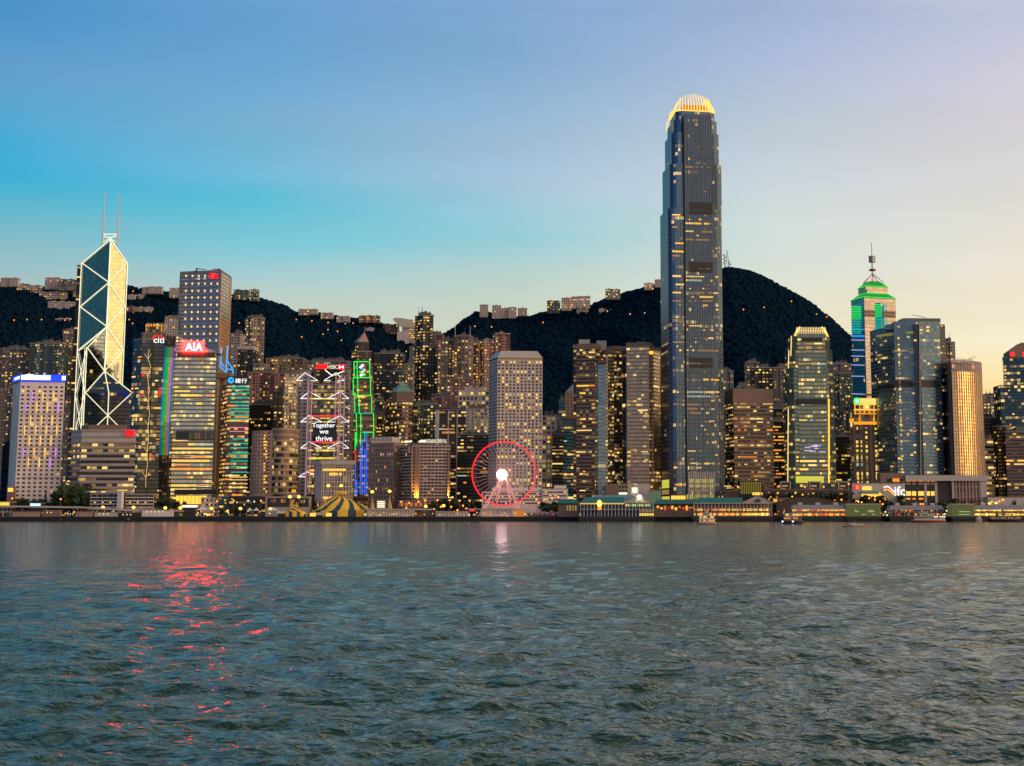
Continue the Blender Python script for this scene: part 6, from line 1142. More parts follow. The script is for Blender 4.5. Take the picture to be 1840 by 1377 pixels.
lowb('glowing glass ticket booth beneath the white hotel', -8, 20, 902, 1466, 'f_podium', [(0,17,903,908.5,'win_lime')])
lowb('small kiosk with a bright blue white sign among the trees', 54, 73, 905, 1464, 'dark_concrete', [(54,73,905,909.5,'sign_blue_soft')]) if glow('sign_blue_soft', (.45,.75,1), 1.6) else 0
lowb('yellow lit sign box at the corner of the white hotel', 13, 25, 876, 1525, 'brown_stone', [(14,24,877,884,'neon_gold')], depth=6)
lowb('pale block with a tilted slab roof in front of the coin sign tower', 361, 392, 895, 1486, 'f_plain_beige', [(364,366,907,909),(368,370,899,901),(376,378,905,908)], depth=18)
lowb('low glass museum with green lit panes', 392, 412, 893, 1484, 'f_teal_office', [(394,401,909,912,'neon_gold'),(403,406,898,900)], depth=14)
lowb('long dark glass hall with scattered white lights', 412, 470, 892, 1483, 'f_dark_office', [(416,418,896,898),(425,427,902,904,'win_white'),(444,448,899,901,'win_white'),(438,440,906,908),(456,458,900,903,'win_white'),(404,406,903,905)], depth=16)
lowb('framed low hall with lit rooms under the rounded brown block', 478, 556, 893, 1482, 'pale_concrete', [(480,555,894.8,911,'dark_glass'),(487,497,897,903.5,'win_amber'),(504,513,897,903.5,'win_amber'),(524,530,898,904,'win_amber'),(540,548,898,904,'win_gold')], depth=16)
lowb('small roof pavilion with a gold lantern on the framed low hall', 516, 537, 889, 1492, 'pale_concrete', [(524,532,880,885,'uplit_gold')], depth=8)
lowb('colonnaded stone ground floor arcade lit orange under the hotel', 716, 838, 900, 1505, 'brown_stone', [(720+i_*8.5, 724+i_*8.5, 904, 910, 'market_dim') for i_ in range(13)], depth=10) if glow('market_dim', (1,.30,.04), .5) else 0
r, q = lowb('long white terraced building with ribbon windows behind the big wheel', 866, 975, 884, 1500, 'white_paint', depth=20)
MB().prism(foot([(884,1503),(972,1503)], 876, 16), P(900,884,1500).z, P(900,876,1503).z, plain=True).build('upper_storey', 'white_paint', r)
for y in (886.5,892,897.5,903.5): panel('window_band', q[0], q[1], 868, 973, y, y+2, 'dark_glass', r, .1, .2)
for k in range(14): panel('window', q[0], q[1], 872+k*7.1, 875+k*7.1, R.choice((886.7,892.2,903.7,908)), R.choice((888.2,)) if 0 else 888.2 if k%3 else 905.3, 'win_gold', r, .35, .1) if 0 else None
for k in range(16): y = R.choice((886.7,892.2,903.7)); panel('window', q[0], q[1], 870+k*6.3, 873+k*6.3, y, y+1.5, R.choice(('win_gold','win_pale','neon_gold')), r, .4, .1)
r, q = lowb('white post office wing with a rooftop box beside the big wheel', 975, 1020, 879, 1498, 'white_paint', depth=20)
panel('rooftop_box', q[0], q[1], 996, 1018, 872.5, 879, 'white_paint', r, -6, 5)
for y in (883.5,890,897): panel('window_band', q[0], q[1], 976, 1018, y, y+2.2, 'dark_glass', r, .1, .2)
for x, y in ((979,883.7),(1013,883.7),(987,890.2),(996,890.2),(981,897.2)): panel('window', q[0], q[1], x, x+4, y, y+1.6, 'neon_gold', r, .4, .1)
lowb('tan screen wall behind the clock pier', 1128, 1168, 869, 1495, 'pale_concrete', depth=8); lowb('pale green lit hoarding beside the tallest tower', 1166, 1188, 882, 1480, 'copper_green', [(1169,1173,873,877,'uplit_gold')], depth=6)
lowb('glass cube pavilion with gold vertical slats', 1329, 1370, 864, 1510, 'f_dark_office', [(1331+i_*3.2, 1332+i_*3.2, 866, 888, 'slat_gold') for i_ in range(12)] + [(1352,1366,885,890,'neon_gold'),(1368,1374,885,890,'neon_gold')], depth=20) if glow('slat_gold', (.55,.42,.06), .35) else 0
lowb('dark terrace with orange lights beside the glass cube pavilion', 1302, 1329, 882, 1512, 'dim_stone', [(1301,1314,873,874.5,'neon_gold')], depth=10)
for i_, (x0, x1) in enumerate(((1403,1420),(1455,1474),(1507,1525))):
    lb = ('first dark framed rooftop pavilion below the smaller claw tower','second framed rooftop pavilion below the smaller claw tower','third framed pavilion beside the blank mall wing')[i_]
    r, q = lowb(lb, x0, x1, 866, 1504, 'dark_glass', [(x0+3,x0+12,872,875,'win_dim'),(x0+2,x0+8,878,880,'market_dim')], depth=12)
    line('frame', [onface(x,y,q[0],q[1],.6) for x, y in ((x0,884),(x0,866),(x1,866),(x1,884))], .6, 'pale_concrete', r)
lowb('long low stone terrace wall dotted with lights under the claw tower', 1372, 1530, 880, 1496, 'dim_stone', [(1380+k*16, 1383+k*16, 884+(k%3), 887+(k%2), ('market_dim','win_gold')[k%2]) for k in range(9)] + [(1480,1489,884,891,'slat_gold'),(1508,1522,887,890,'neon_gold')], depth=10)
lowb('brown lit shop row beneath the terrace wall', 1388, 1420, 896, 1478, 'brown_stone', [(1390,1396,897,902,'market_orange'),(1402,1410,899,903,'market_dim')], depth=8)
lowb('pale grey low block at the sunset end of the promenade', 1775, 1860, 894, 1490, 'pale_concrete', [(1800,1804,897,900)], depth=16)
# walkway bridge and boathouses on the east end
p0, p1 = P(-30,910,1456), P(240,920,1456); r = E('elevated_walkway', 'long pale elevated walkway sloping down along the quay under the white hotel', 'walkway', (p0.x, 1456, 4))
MB().bar((p0.x,1456,P(-30,909.5,1456).z), (P(150,912,1456).x,1456,P(150,912,1456).z), 1.1, 4).bar((P(150,912,1456).x,1456,P(150,912,1456).z), (P(250,918.5,1456).x,1456,P(250,918.5,1456).z), 1.0, 4).bar((P(250,918.5,1456).x,1456,P(250,918.5,1456).z),(P(330,918.5,1456).x,1456,P(330,918.5,1456).z),.7,4).build('deck', 'pale_concrete', r)
for k in range(22): x = P(-20+k*13,915,1456).x; MB().box((x,1456,6.6),(.8,.8,5.2)).build('column', 'pale_concrete', r)
for k, (x0, x1, yt, mt, lb) in enumerate(((22,72,919,'pink_stone','brown boathouse with a dark roof under the walkway'),(76,106,918,'brown_stone','cluttered yard of pale stalls and cloths between the boathouses'),(136,166,919,'pink_stone','second brown boathouse farther along the walkway'),(170,212,921,'pale_concrete','pale open shed on the quay'),(255,310,917,'white_paint','long white hoarding at the landing steps'),(212,252,922,'dark_concrete','dark low shed beside the white hoarding'))):
    r, q = lowb(lb, x0, x1, yt, 1449 if 0 else 1454, mt, [(x0+8+i_*7, x0+10+i_*7, yt+2, yt+4, 'win_dim' if k in (0,2) else 'win_pale') for i_ in range(int((x1-x0-10)/9))], depth=5, kind='boathouse' if k in (0,2) else 'shed', cat='shed')
    if k in (0,2): MB().box(((q[0][0]+q[1][0])/2, 1455, P(x0,yt-1,1454).z+.6), (q[1][0]-q[0][0]+2,7,.8)).build('roof', 'black_metal', r)
# awnings, stalls and a fairground strip
rr = random.Random(5)
for k, (x0, x1, y0, y1, mt, lb) in enumerate(((327,352,908,912,'neon_stall','bright white lit market awning by the gold tower lobby'),(352,372,912,917,'white_paint','white folded canopy beside the lit awning'),(443,452,914,918,'white_paint','pointed white marquee, first of the pair before the glass hall'),(455,464,914,918,'white_paint','pointed white marquee, second of the pair before the glass hall'),(480,498,914,917,'white_paint','low white marquee beside the yellow tent'),(565,585,921,926,'pale_concrete','small white ticket cabin under the big tent'),(600,640,920,924,'rust_red','red striped booth row beside the big tent'),(498,510,918,923,'white_paint','white container box on the promenade'),(430,478,920,925,'dark_concrete','row of dark vans parked beside the marquees'),(1128,1140,919,924,'white_paint','white cabin'))):
    if k == 9: continue
    if 'neon_stall' not in MATS: glow('neon_stall', (1,.92,.75), 1.3)
    a, b2 = P(x0,y1,1460), P(x1,y0,1460); r = E('marquee' if 'marquee' in lb or 'awning' in lb or 'canopy' in lb else 'stall', lb, 'stall', ((a.x+b2.x)/2,1460,4)); z = max(4.6,a.z)
    if 'marquee' in lb or 'canopy' in lb:
        cc = ((a.x+b2.x)/2,1463); f4 = [(a.x,1460),(b2.x,1460),(b2.x,1466),(a.x,1466)]; MB().prism(f4, z, b2.z+1, plain=True, top=[cc]*4, cap=False, bot=True).build('canopy', mt, r); [MB().bar((x,y,4),(x,y,z),.12).build('post','white_metal',r) for x,y in f4]
    else: MB().box(((a.x+b2.x)/2,1463,(z+b2.z)/2),(b2.x-a.x,5,max(1,b2.z-z))).build('canopy', mt, r); MB().box(((a.x+b2.x)/2,1463,(z+4)/2),(b2.x-a.x-1,4.4,max(.3,z-4))).build('counter', 'dark_concrete', r)
# promenade pavilions: long thin canopies on rows of columns
def pavilion(label, x0, x1, yt, colr, glowm, n, taper=(0,0)):
    Y = 1453; a, b2 = P(x0,yt,Y), P(x1,yt,Y); z = a.z; r = E('promenade_pavilion', label, 'pavilion', ((a.x+b2.x)/2,Y+4,4))
    m = MB(); m.prism([(a.x,Y+4),(a.x+taper[0],Y),(b2.x-taper[1],Y),(b2.x,Y+4),(b2.x-taper[1],Y+9),(a.x+taper[0],Y+9)], z-1.1, z, plain=True, bot=True); m.build('canopy', 'pale_concrete', r)
    for k in range(n):
        x = a.x+taper[0]+1+(b2.x-a.x-taper[0]-taper[1]-2)*k/(n-1); MB().bar((x,Y+1,4),(x,Y+1,z-1),.45,6).build('column', 'white_paint', r)
        if k % 2: MB().box((x+1.2,Y+5,5.2+R.random()*2.4),(R.uniform(.6,2),.6,R.uniform(.7,2))).build('lit_window', R.choice(glowm), r)
    MB().box(((a.x+b2.x)/2,Y+8,(z+3)/2),(b2.x-a.x-taper[0]-taper[1],.6,z-4.4)).build('back_wall', 'brown_stone', r)
    return r
pavilion('long pale canopy on columns in front of the small striped tents', 645, 782, 914.5, 0, ('win_gold','market_orange','win_pale','win_amber'), 30, (6,18))
pavilion('low arcade with thin lights between the two long canopies', 782, 842, 919, 0, ('win_pale','win_amber','market_dim'), 22, (0,0))
pavilion('long pale canopy on columns at the foot of the big wheel', 834, 945, 914, 0, ('win_gold','win_pale','market_orange','win_amber','neon_pink'), 26, (14,10))
pavilion('red lit fairground strip beside the wheel canopy', 946, 1012, 921, 0, ('market_orange','neon_red','market_dim'), 14, (0,0))
r = E('red_sign', 'small red neon sign on the arcade roof', 'sign', (P(849,918,1453).x*0+P(848,918,1453).x,1453,9)); panel('sign_board', (P(840,918,1452).x,1452),(P(860,918,1452).x,1452),844,853,916,919,'neon_red',r)
# ------------------------------------------------------------------ circus tents
def tent(label, cx, Y, x0, x1, ybase, peaks, swirl, group=None, nseg=150, nrad=24, flat=.38):
    c = P(cx, ybase, Y); rxx = (P(x1,ybase,Y).x-P(x0,ybase,Y).x)/2; cxw = (P(x1,ybase,Y).x+P(x0,ybase,Y).x)/2; zb = max(4.3, P(cx,ybase,Y).z); pk = [(P(x,y,Y).x, P(x,y,Y).z, s) for x, y, s in peaks]
    r = E('circus_tent', label, 'tent', (cxw, Y, 4)); m = MB(); ry = rxx*.75
    px_, pz_ = pk[0][0], max(p[1] for p in pk)
    def pt(i, j):
        t = j/nrad; a = 2*math.pi*i/nseg; x = (cxw-px_)*t + px_ + rxx*t*math.cos(a); y = Y + ry*t*math.sin(a)
        z = zb + (pz_-zb)*(1-t)**(1.0+flat*2) * 1.0 + (pz_-zb)*.16*math.sin(math.pi*t)*(1 if flat < .3 else 0)
        for q in pk[1:]:
            d = math.hypot(x-q[0], (y-Y)*.8)/q[2]; z = max(z, zb + (q[1]-zb)*math.exp(-d*1.1)*(1-.3*t))
        z += .35*math.cos(a*10)*t
        return (x, y, max(z, zb))
    for i in range(nseg):
        for j in range(nrad):
            k = (i + swirl*(1-(j+.5)/nrad)**1.5*nseg/10) * 10 / nseg
            m.face([pt(i,j+1), pt(i+1,j+1), pt(i+1,j), pt(i,j)], mi=int(k % 1 < .42))
    m.build('canvas', ['tent_yellow','tent_blue'], r)
    m = MB(); k = []
    for i in range(nseg):
        a, b2 = pt(i,nrad), pt(i+1,nrad); m.face([(a[0],a[1],4),(b2[0],b2[1],4),b2,a], mi=int((i*10/nseg) % 1 < .42))
    m.build('side_wall', ['tent_yellow','tent_blue'], r)
    for q in pk:
        mp_ = MB().bar((q[0],Y,q[1]-1),(q[0],Y,q[1]+2.4),.25); mp_.build('mast', 'black_metal', r)
    return r, pk
r, pk = tent('huge yellow and blue swirl striped circus tent', 610, 1478, 560, 668, 924.5, [(606,889,1),(590,893,12),(630,893,16),(650,901,14)], -1.9, flat=.03)
MB().ell((P(613,888,1478).x,1478,P(613,886,1478).z), 6.5,4,1.7,16,6).build('crown_cap', 'tent_yellow', r)
for x in (564,593): MB().box((P(x,918,1464).x, 1458.5, 6),(5,1,3)).build('entrance_light', 'neon_gold', r)
tent('small yellow and dark striped peaked tent beneath the framed hall', 527, 1470, 506, 552, 925, [(523,897,1),(533,900,6)], 1.5, flat=.75)
tent('pointed striped tent nearest the huge tent', 669, 1466, 657, 681, 924, [(669,889,1)], 1.5, flat=.8, nseg=110)
tent('second pointed striped tent, farther from the huge tent', 700, 1466, 689, 714, 924, [(700,889,1)], 1.5, flat=.8, nseg=110)
lowb('lit white steps and stall between the two pointed tents', 677, 692, 900, 1472, 'pale_concrete', [(678,691,901+k*3.2,902.6+k*3.2,'win_white') for k in range(4)], depth=5)
# ------------------------------------------------------------------ the big wheel
Y = 1468; c = P(905.5,851,Y); Rw = (P(963,851,Y).x-P(849,851,Y).x)/2; hub = P(901.5,853,Y-8); r = E('ferris_wheel', 'giant red lit observation wheel with a dazzling white hub', 'wheel', (c.x,Y,4))
n = 72
for dy in (-1.6, 1.6):
    m = MB(); k = [Vector((c.x+Rw*math.cos(2*math.pi*i/n), Y+dy, c.z+Rw*math.sin(2*math.pi*i/n))) for i in range(n)]
    [m.bar(k[i], k[(i+1)%n], .68) for i in range(n)]; m.build('rim', 'neon_rim' if 'neon_rim' in MATS else glow('neon_rim',(1,.012,.012),1.5,True), r)
for i in range(42):
    a = 2*math.pi*i/42; MB().bar((c.x,Y,c.z), (c.x+Rw*math.cos(a),Y,c.z+Rw*math.sin(a)), .13, 3).build('spoke', 'spoke_pink' if 'spoke_pink' in MATS else glow('spoke_pink',(1,.55,.55),.42), r)
gm_ = MB().ell((0,0,0),.95,.95,1.1,8,5).box((0,0,1.1),(1.4,1.4,.3)); gme = bpy.data.meshes.new('gondola'); gme.from_pydata(gm_.v,[],gm_.f); gme.materials.append(glow('gondola_lilac',(.12,.06,.30),.16))
for i in range(42):
    a = 2*math.pi*(i+.5)/42; o = bpy.data.objects.new('gondola', gme); C.objects.link(o); o.parent = r; o.location = Vector((c.x+(Rw-2.6)*math.cos(a),Y,c.z+(Rw-2.6)*math.sin(a)-.8)) - ORG[r]
for dy in (-9, 9):
    for x in (860,936) if dy < 0 else (880,920): 
        for o_ in (0,5.5): MB().bar((P(x+o_,912,Y).x,Y+dy,4), (c.x,Y+dy*.35,c.z), .55, 6).build('support_leg', 'leg_rose' if 'leg_rose' in MATS else simple('leg_rose',(.75,.5,.5),.4,em=(.9,.25,.22),es=.28), r)
for x in (874,882,929,937): MB().box((P(x,912,Y).x,Y-8,7.5),(3.4,3,7)).build('base_block', 'market_dim', r)
MB().bar((c.x,Y-5,c.z),(c.x,Y+5,c.z),2.2,12).build('hub', 'white_metal', r); MB().bar((hub.x,Y-6.2,hub.z),(hub.x,Y-5.1,hub.z),4.7,20).build('hub_light', 'hub_white', r)
# ------------------------------------------------------------------ ferry piers
def pier_base(r, x0, x1, Yf, Yb):
    a, b2 = P(x0,930,Yf).x, P(x1,930,Yf).x; MB().prism([(a,Yf),(b2,Yf),(b2,Yb),(a,Yb)], 2.2, 4.6, plain=True, bot=True).build('deck', 'dark_concrete', r)
    for k in range(max(3,int((b2-a)/5))): MB().bar((a+1.5+k*5,Yf+.6,-2),(a+1.5+k*5,Yf+.6,2.3),.5,6).build('pile', 'dark_concrete', r)
    MB().box(((a+b2)/2,Yf+3,1.1),(b2-a,4,2.4)).build('fender_wall', 'black_metal', r)
def gable_pier(label, x0, xg, x1, ye, yr, Yf, lit, blue):
    a, g_, b2 = P(x0,920,Yf).x, P(xg,920,Yf).x, P(x1,920,Yf).x; ze, zr = P(x1,ye,Yf).z, P(x1,yr,Yf).z; Yb = Yf+46; ym = (Yf+Yb)/2
    r = E('ferry_pier', label, 'pier', ((a+b2)/2,Yf,0)); pier_base(r, x0-2, x1+2, Yf-1, QY)
    # long roof running along the quay, cross gable facing the water
    m = MB(); m.prism([(a,Yf+1),(g_,Yf+1),(g_,Yf+20),(a,Yf+20)], ze, zr-1.5, plain=True, top=[(a+5,Yf+10),(g_,Yf+10),(g_,Yf+11),(a+5,Yf+11)], bot=True)
    gx = (g_+b2)/2; m.face([(g_-1,Yf-.6,ze),(gx,Yf-.6,zr),(gx,Yf+24,zr),(g_-1,Yf+24,ze)]).face([(gx,Yf-.6,zr),(b2+1,Yf-.6,ze),(b2+1,Yf+24,ze),(gx,Yf+24,zr)]); m.build('roof', 'teal_roof', r)
    m = MB(); m.face([(g_,Yf,ze),(b2,Yf,ze),(gx,Yf,zr-.4)]); m.build('gable', 'pale_concrete', r)
    line('gable_trim', [(g_-1,Yf-.5,ze),(gx,Yf-.5,zr),(b2+1,Yf-.5,ze)], .4, 'pale_concrete', r); MB().box(((a+b2)/2,Yf+.2,ze-.3),(b2-a,.8,.6)).build('eave', 'pale_concrete', r)
    MB().box(((a+b2)/2,Yf+6,(ze+4.6)/2-.3),(b2-a-2,.6,ze-5.2)).build('back_wall', 'blue_panel' if blue else 'brown_stone', r); MB().box(((a+b2)/2,Yf+3,(ze+4.8)/2),(b2-a-1,5.6,.5)).build('upper_floor', 'pale_concrete', r)
    n = int((b2-a)/3.0)
    for k in range(n+1): x = a+.6+(b2-a-1.2)*k/n; MB().bar((x,Yf+.4,4.6),(x,Yf+.4,ze-.5),.22,5).build('column', 'white_paint', r)
    return r, a, g_, b2, ze, zr
r, a, g_, b2, ze, zr = gable_pier('ferry pier with a clock gable, blue shutters and a glowing lantern', 1042, 1122, 1175, 903.5, 890, 1404, 0, 1)
lk = MB().box(((a+g_)/2,1405.2,ze-.9),(g_-a,1.2,.7)).build('eave_light', 'lime_glow' if 0 else 'neon_gold', r)
cl = P(1149,893.5,1402.5); MB().bar(cl, cl+Vector((0,.8,0)), 2.1, 16).build('clock_face', 'clock_white' if 'clock_white' in MATS else glow('clock_white',(1,.97,.9),3.0,True), r); MB().box(cl+Vector((-2.2,-.2,-3)),(1.8,.5,1.2)).box(cl+Vector((2.2,-.2,-3)),(1.8,.5,1.2)).build('floodlight', 'neon_gold', r)
for k in range(12): x = g_+2+k*(b2-g_-3)/12; MB().box((x,1409,ze-2.2),(1.2,.3,1.8)).build('window', ('win_pale','win_lime','neon_teal')[k%3], r); 
for k in range(6): MB().box((P(1148,925,1404).x+1.4+k*2.15,1408.6,6.2),(1.7,.3,2.2)).build('window', 'neon_gold', r); MB().box((P(1148,925,1404).x+1.4+k*2.15,1408.6,9.2),(1.5,.3,1.4)).build('window', 'win_dim', r)
r3 = E('roof_pavilion', 'pale blue hipped roof standing behind the clock pier gable', 'roof', (P(1100,892,1425).x,1425,4)); f4 = foot([(1062,1425),(1145,1425)], 895, 14); MB().prism(f4, P(1100,897,1425).z, P(1100,890,1425).z, plain=True, top=inset(f4,.8), bot=True).build('roof', 'roof_blue' if 'roof_blue' in MATS else simple('roof_blue',(.16,.30,.36),.4), r3); MB().prism(inset(f4,.95), 4, P(1100,897.2,1425).z, plain=True).build('wall', 'pale_concrete', r3)
p = P(1077,905,1402); r = E('pier_lantern', 'glowing egg shaped lantern on the blue shuttered pier', 'lantern', (p.x,1402.6,4.6)); MB().ell(p,1.9,1,3.0,10,6).build('lantern', 'lamp_white', r); MB().ell(p-Vector((0,0,4.2)),1.8,.9,1.6,10,5).build('lantern_base', 'uplit_gold', r); MB().bar((p.x,1402.8,4.6),(p.x,1402.8,p.z-5),.3).build('post','grey_metal',r)
r, q = lowb('white clock tower lit green gold behind the ferry pier', 1134, 1147, 874, 1470, 'white_paint', depth=6, cat='clock tower'); p0 = onface(1140.5,881,q[0],q[1],.3); MB().bar(p0, p0+Vector((0,.4,0)), 2.0, 14).build('clock_face', 'clock_white', r); panel('lit_face', q[0], q[1], 1134.8, 1146.5, 876, 887, 'tower_lime' if 'tower_lime' in MATS else glow('tower_lime',(.85,.80,.32),.75), r, .02, .15); MB().ell((p0.x,p0.y+3,P(1140,874,1470).z+.3),2.6,2.4,2.6,10,4,lo=0).build('dome','white_paint',r)
r, q = lowb('teal roofed landing between the wheel and the clock pier', 1003, 1040, 904, 1440, 'brown_stone', [(1018+k*5,1021+k*5,908,918,('slat_gold','win_dim')[k%2]) for k in range(4)], depth=12, kind='ferry_landing'); f4 = foot([(1000,1438),(1042,1438)], 903, 14); MB().prism(f4, P(1020,905,1438).z, P(1020,897.5,1438).z, plain=True, top=inset(f4,.72), bot=True).build('roof', 'teal_roof', r)
r, q = lowb('low teal roofed arcade with red and gold stalls between the two gabled piers', 1176, 1252, 906, 1444, 'brown_stone', [(1180+k*6.5,1184+k*6.5,909+(k%2)*3,913+(k%3)*2,('market_orange','neon_gold','market_dim','neon_red')[k%4]) for k in range(11)], depth=12, kind='ferry_landing'); f4 = foot([(1174,1440),(1254,1440)], 905, 16); MB().prism(f4, P(1210,906,1440).z, P(1210,897.5,1440).z, plain=True, top=inset(f4,.8), bot=True).build('roof', 'teal_roof', r)
r, a, g_, b2, ze, zr = gable_pier('ferry pier with a fanlight gable and two storeys of blazing yellow light', 1246, 1336, 1388, 904, 891, 1410, 1, 0)
fl = P(1362,902,1408.5); MB().face([fl+Vector((3.0*math.cos(t),0,2.6*math.sin(t))) for t in [math.pi*i/10 for i in range(11)]][::-1]).build('fanlight', 'dark_glass', r)
for k in range(52):
    x = a+1.5+k*(b2-a-3)/52; hot = x > g_
    for zc_, hh in ((6.4,2.4),(10.3,1.9)):
        if R.random() < (.97 if hot else .8): MB().box((x,1415.4,zc_),((b2-a)/52*.82,.3,hh*R.uniform(.6,1.05))).build('window', R.choice(('neon_gold','neon_gold','pier_glow')) if hot else R.choice(('market_orange','win_gold','market_dim','neon_gold','pier_red')), r) if ('pier_glow' in MATS or (glow('pier_glow',(1,.62,.12),2.4) and glow('pier_red',(1,.12,.03),.9))) else 0
def flat_pier(label, x0, x1, yr, Yf, mats, dens, roofm='roof_pale', rows=((6.2,2.3),(10.0,1.9))):
    if 'roof_pale' not in MATS: simple('roof_pale', (.27,.25,.27), .5)
    a, b2 = P(x0,920,Yf).x, P(x1,920,Yf).x; zr = P(x0,yr,Yf).z; r = E('ferry_pier', label, 'pier', ((a+b2)/2,Yf,0)); pier_base(r, x0-1, x1+1, Yf-1, QY)
    MB().prism([(a-1,Yf-.8),(b2+1,Yf-.8),(b2+1,Yf+20),(a-1,Yf+20)], zr-4.0, zr, plain=True, top=[(a+1,Yf+3),(b2-1,Yf+3),(b2-1,Yf+18),(a+1,Yf+18)], bot=True).build('roof', roofm, r)
    MB().box(((a+b2)/2,Yf+5,(zr+.4)/2),(b2-a,.5,zr-4.6)).build('back_wall', 'brown_stone', r); MB().box(((a+b2)/2,Yf+2,8.3),(b2-a,4.6,.5)).build('upper_floor', 'pale_concrete', r)
    for k in range(int((b2-a)/4)+1): MB().bar((a+.5+k*4,Yf,4.6),(a+.5+k*4,Yf,zr-3.8),.2,5).build('column', 'white_paint', r)
    n = int((b2-a)/1.7)
    for k in range(n):
        for zc_, hh in rows:
            if R.random() < min(1,dens*1.1): MB().box((a+1+k*1.7,Yf+4.5,zc_),(1.45,.25,hh*R.uniform(.5,1))).build('window', R.choice(mats), r)
    for k in range(3): MB().box((a+(b2-a)*(k+.5)/3,Yf+10,zr+1),(4,4,2.2)).build('vent', 'pale_concrete', r)
    return r
flat_pier('grey roofed pier glowing orange on two floors between the two ferries', 1424, 1521, 907.5, 1412, ('market_orange','pier_red','neon_gold','win_gold','market_dim'), .9)
flat_pier('plain grey pier shed with an orange lit arch behind the red white ferry', 1600, 1696, 908.5, 1424, ('market_orange','win_dim','pier_red'), .35)
flat_pier('long grey pier with a yellow lit upper floor at the sunset end', 1752, 1870, 908, 1418, ('neon_gold','win_gold','pier_glow'), .85)
for lb, x0, x1, yt in (('green glass cube on the pier head beside the orange lit pier',1521,1583,907),('green glass cube with gold lettering glow beside the long yellow pier',1711,1752,907)):
    a, b2 = P(x0,920,1410).x, P(x1,920,1410).x; zr = P(x0,yt,1410).z; r = E('glass_pavilion', lb, 'pavilion', ((a+b2)/2,1410,0)); pier_base(r, x0, x1, 1409, QY)
    if 'green_glass' not in MATS: glow('green_glass', (.24,.27,.07), .25); glow('green_line', (.55,.85,.42), .8)
    MB().prism([(a,1411),(b2,1411),(b2,1428),(a,1428)], 4.6, zr, plain=True).build('glass_box', 'green_glass', r); MB().prism([(a-.6,1410.4),(b2+.6,1410.4),(b2+.6,1428.6),(a-.6,1428.6)], zr+.01, zr+.8, plain=True, bot=True).build('roof', 'pale_concrete', r)
    for k in range(int((b2-a)/2.4)): MB().box((a+.3+k*2.4,1410.8,(zr+4.6)/2),(.18,.2,zr-4.7)).build('mullion', 'grey_metal', r)
    for k in range(7): MB().box((a+(b2-a)*R.uniform(.25,.85),1410.6,R.choice((6.2,8.6,9.8))),(R.uniform(2,5),.2,.35)).build('light_tube', 'green_line', r)
# arched roofed hall behind
a, b2 = P(1395,900,1470).x, P(1512,900,1470).x; r = E('arched_hall', 'long low hall with a dark curved roof behind the orange lit pier', 'hall', ((a+b2)/2,1470,4)); m = MB(); n = 16; k = [(a+(b2-a)*i/n, P(1450,903,1470).z + 5.6*math.sin(math.pi*i/n)) for i in range(n+1)]
for (x, z), (x2, z2) in zip(k, k[1:]): m.face([(x,1470,4),(x2,1470,4),(x2,1470,z2),(x,1470,z)], mi=1).face([(x,1469,z),(x2,1469,z2),(x2,1488,z2),(x,1488,z)])
m.build('curved_roof', ['roof_grey','dim_stone'], r)
# garlands of lamps beside the plain pier
for k, (x, y) in enumerate(((1588,925),(1591,920),(1596,916),(1597,911),(1594,926),(1599,922),(1703,911),(1706,915),(1701,918),(1708,921),(1675,923),(1698,924),(1704,926))):
    p = P(x,y,1446); r = E('globe_lamp', 'pale green globe lamp in a cluster beside the plain grey pier', 'lamp', (p.x,1446,4), 'globe lamps beside the plain grey pier'); MB().bar((p.x,1446,4),(p.x,1446,max(4.2,p.z)),.1).build('post','grey_metal',r); MB().ell(p,.75,.6,.75,8,5).build('globe', 'win_white' if k%3 else 'tower_lime', r)
# ------------------------------------------------------------------ boats
def boat(label, x0, x1, yb, hull, decks, hh=2.2, kind='ferry', cat='ferry', bow=1, stripe=None):
    Y = CAMH*2900/(yb-921); a, b2 = P(x0,yb,Y).x, P(x1,yb,Y).x; L_ = b2-a; cx = (a+b2)/2; wd = L_*.24; r = E(kind, label, cat, (cx,Y,0)); n = 14
    def prof(z, k, sh=0):
        pts = []
        for i in range(n+1):
            t = i/n; w_ = wd/2*k*(math.sin(math.pi*min(1,max(0,t*1.0)))**.45 if 0 < t < 1 else .02); pts.append((a+sh+(L_-2*sh)*t, Y-w_))
        for i in range(n, -1, -1):
            t = i/n; w_ = wd/2*k*(math.sin(math.pi*t)**.45 if 0 < t < 1 else .02); pts.append((a+sh+(L_-2*sh)*t, Y+w_))
        return pts
    MB().prism(prof(0,.8,1.2), -.6, hh, plain=True, top=prof(hh,1,0)).build('hull', hull, r)
    if stripe: MB().prism(prof(0,1.02,-.05), hh-.5, hh-.1, plain=True, bot=True).build('stripe', stripe, r)
    z = hh
    for (f0, f1, h, mt, glowm) in decks:
        xa, xb = a+L_*f0, a+L_*f1; w_ = wd*.8
        MB().box(((xa+xb)/2,Y,z+h-.15),(xb-xa,w_+.6,.3)).build('deck_roof', 'white_paint' if mt != 'dark' else 'brown_stone', r)
        MB().box(((xa+xb)/2,Y,z+h/2-.1),(xb-xa-1.6,w_*.8,h-.4)).build('cabin', {'w':'white_paint','dark':'brown_stone','g':'copper_green'}[mt[0] if mt != 'dark' else 'dark'], r)
        k = int((xb-xa)/1.3)
        for i in range(k):
            xx_ = xa+.9+(xb-xa-1.8)*(i+.5)/k
            MB().box((xx_,Y-w_*.4-.1,z+h*.55),(.8,.12,h*.38)).build('window', glowm if R.random() < .75 else 'dark_glass', r)
            if i % 2: MB().bar((xx_,Y-w_/2-.15,z),(xx_,Y-w_/2-.15,z+h-.2),.06).build('stanchion', 'white_metal', r)
        z += h
    return r, a, L_, Y, z
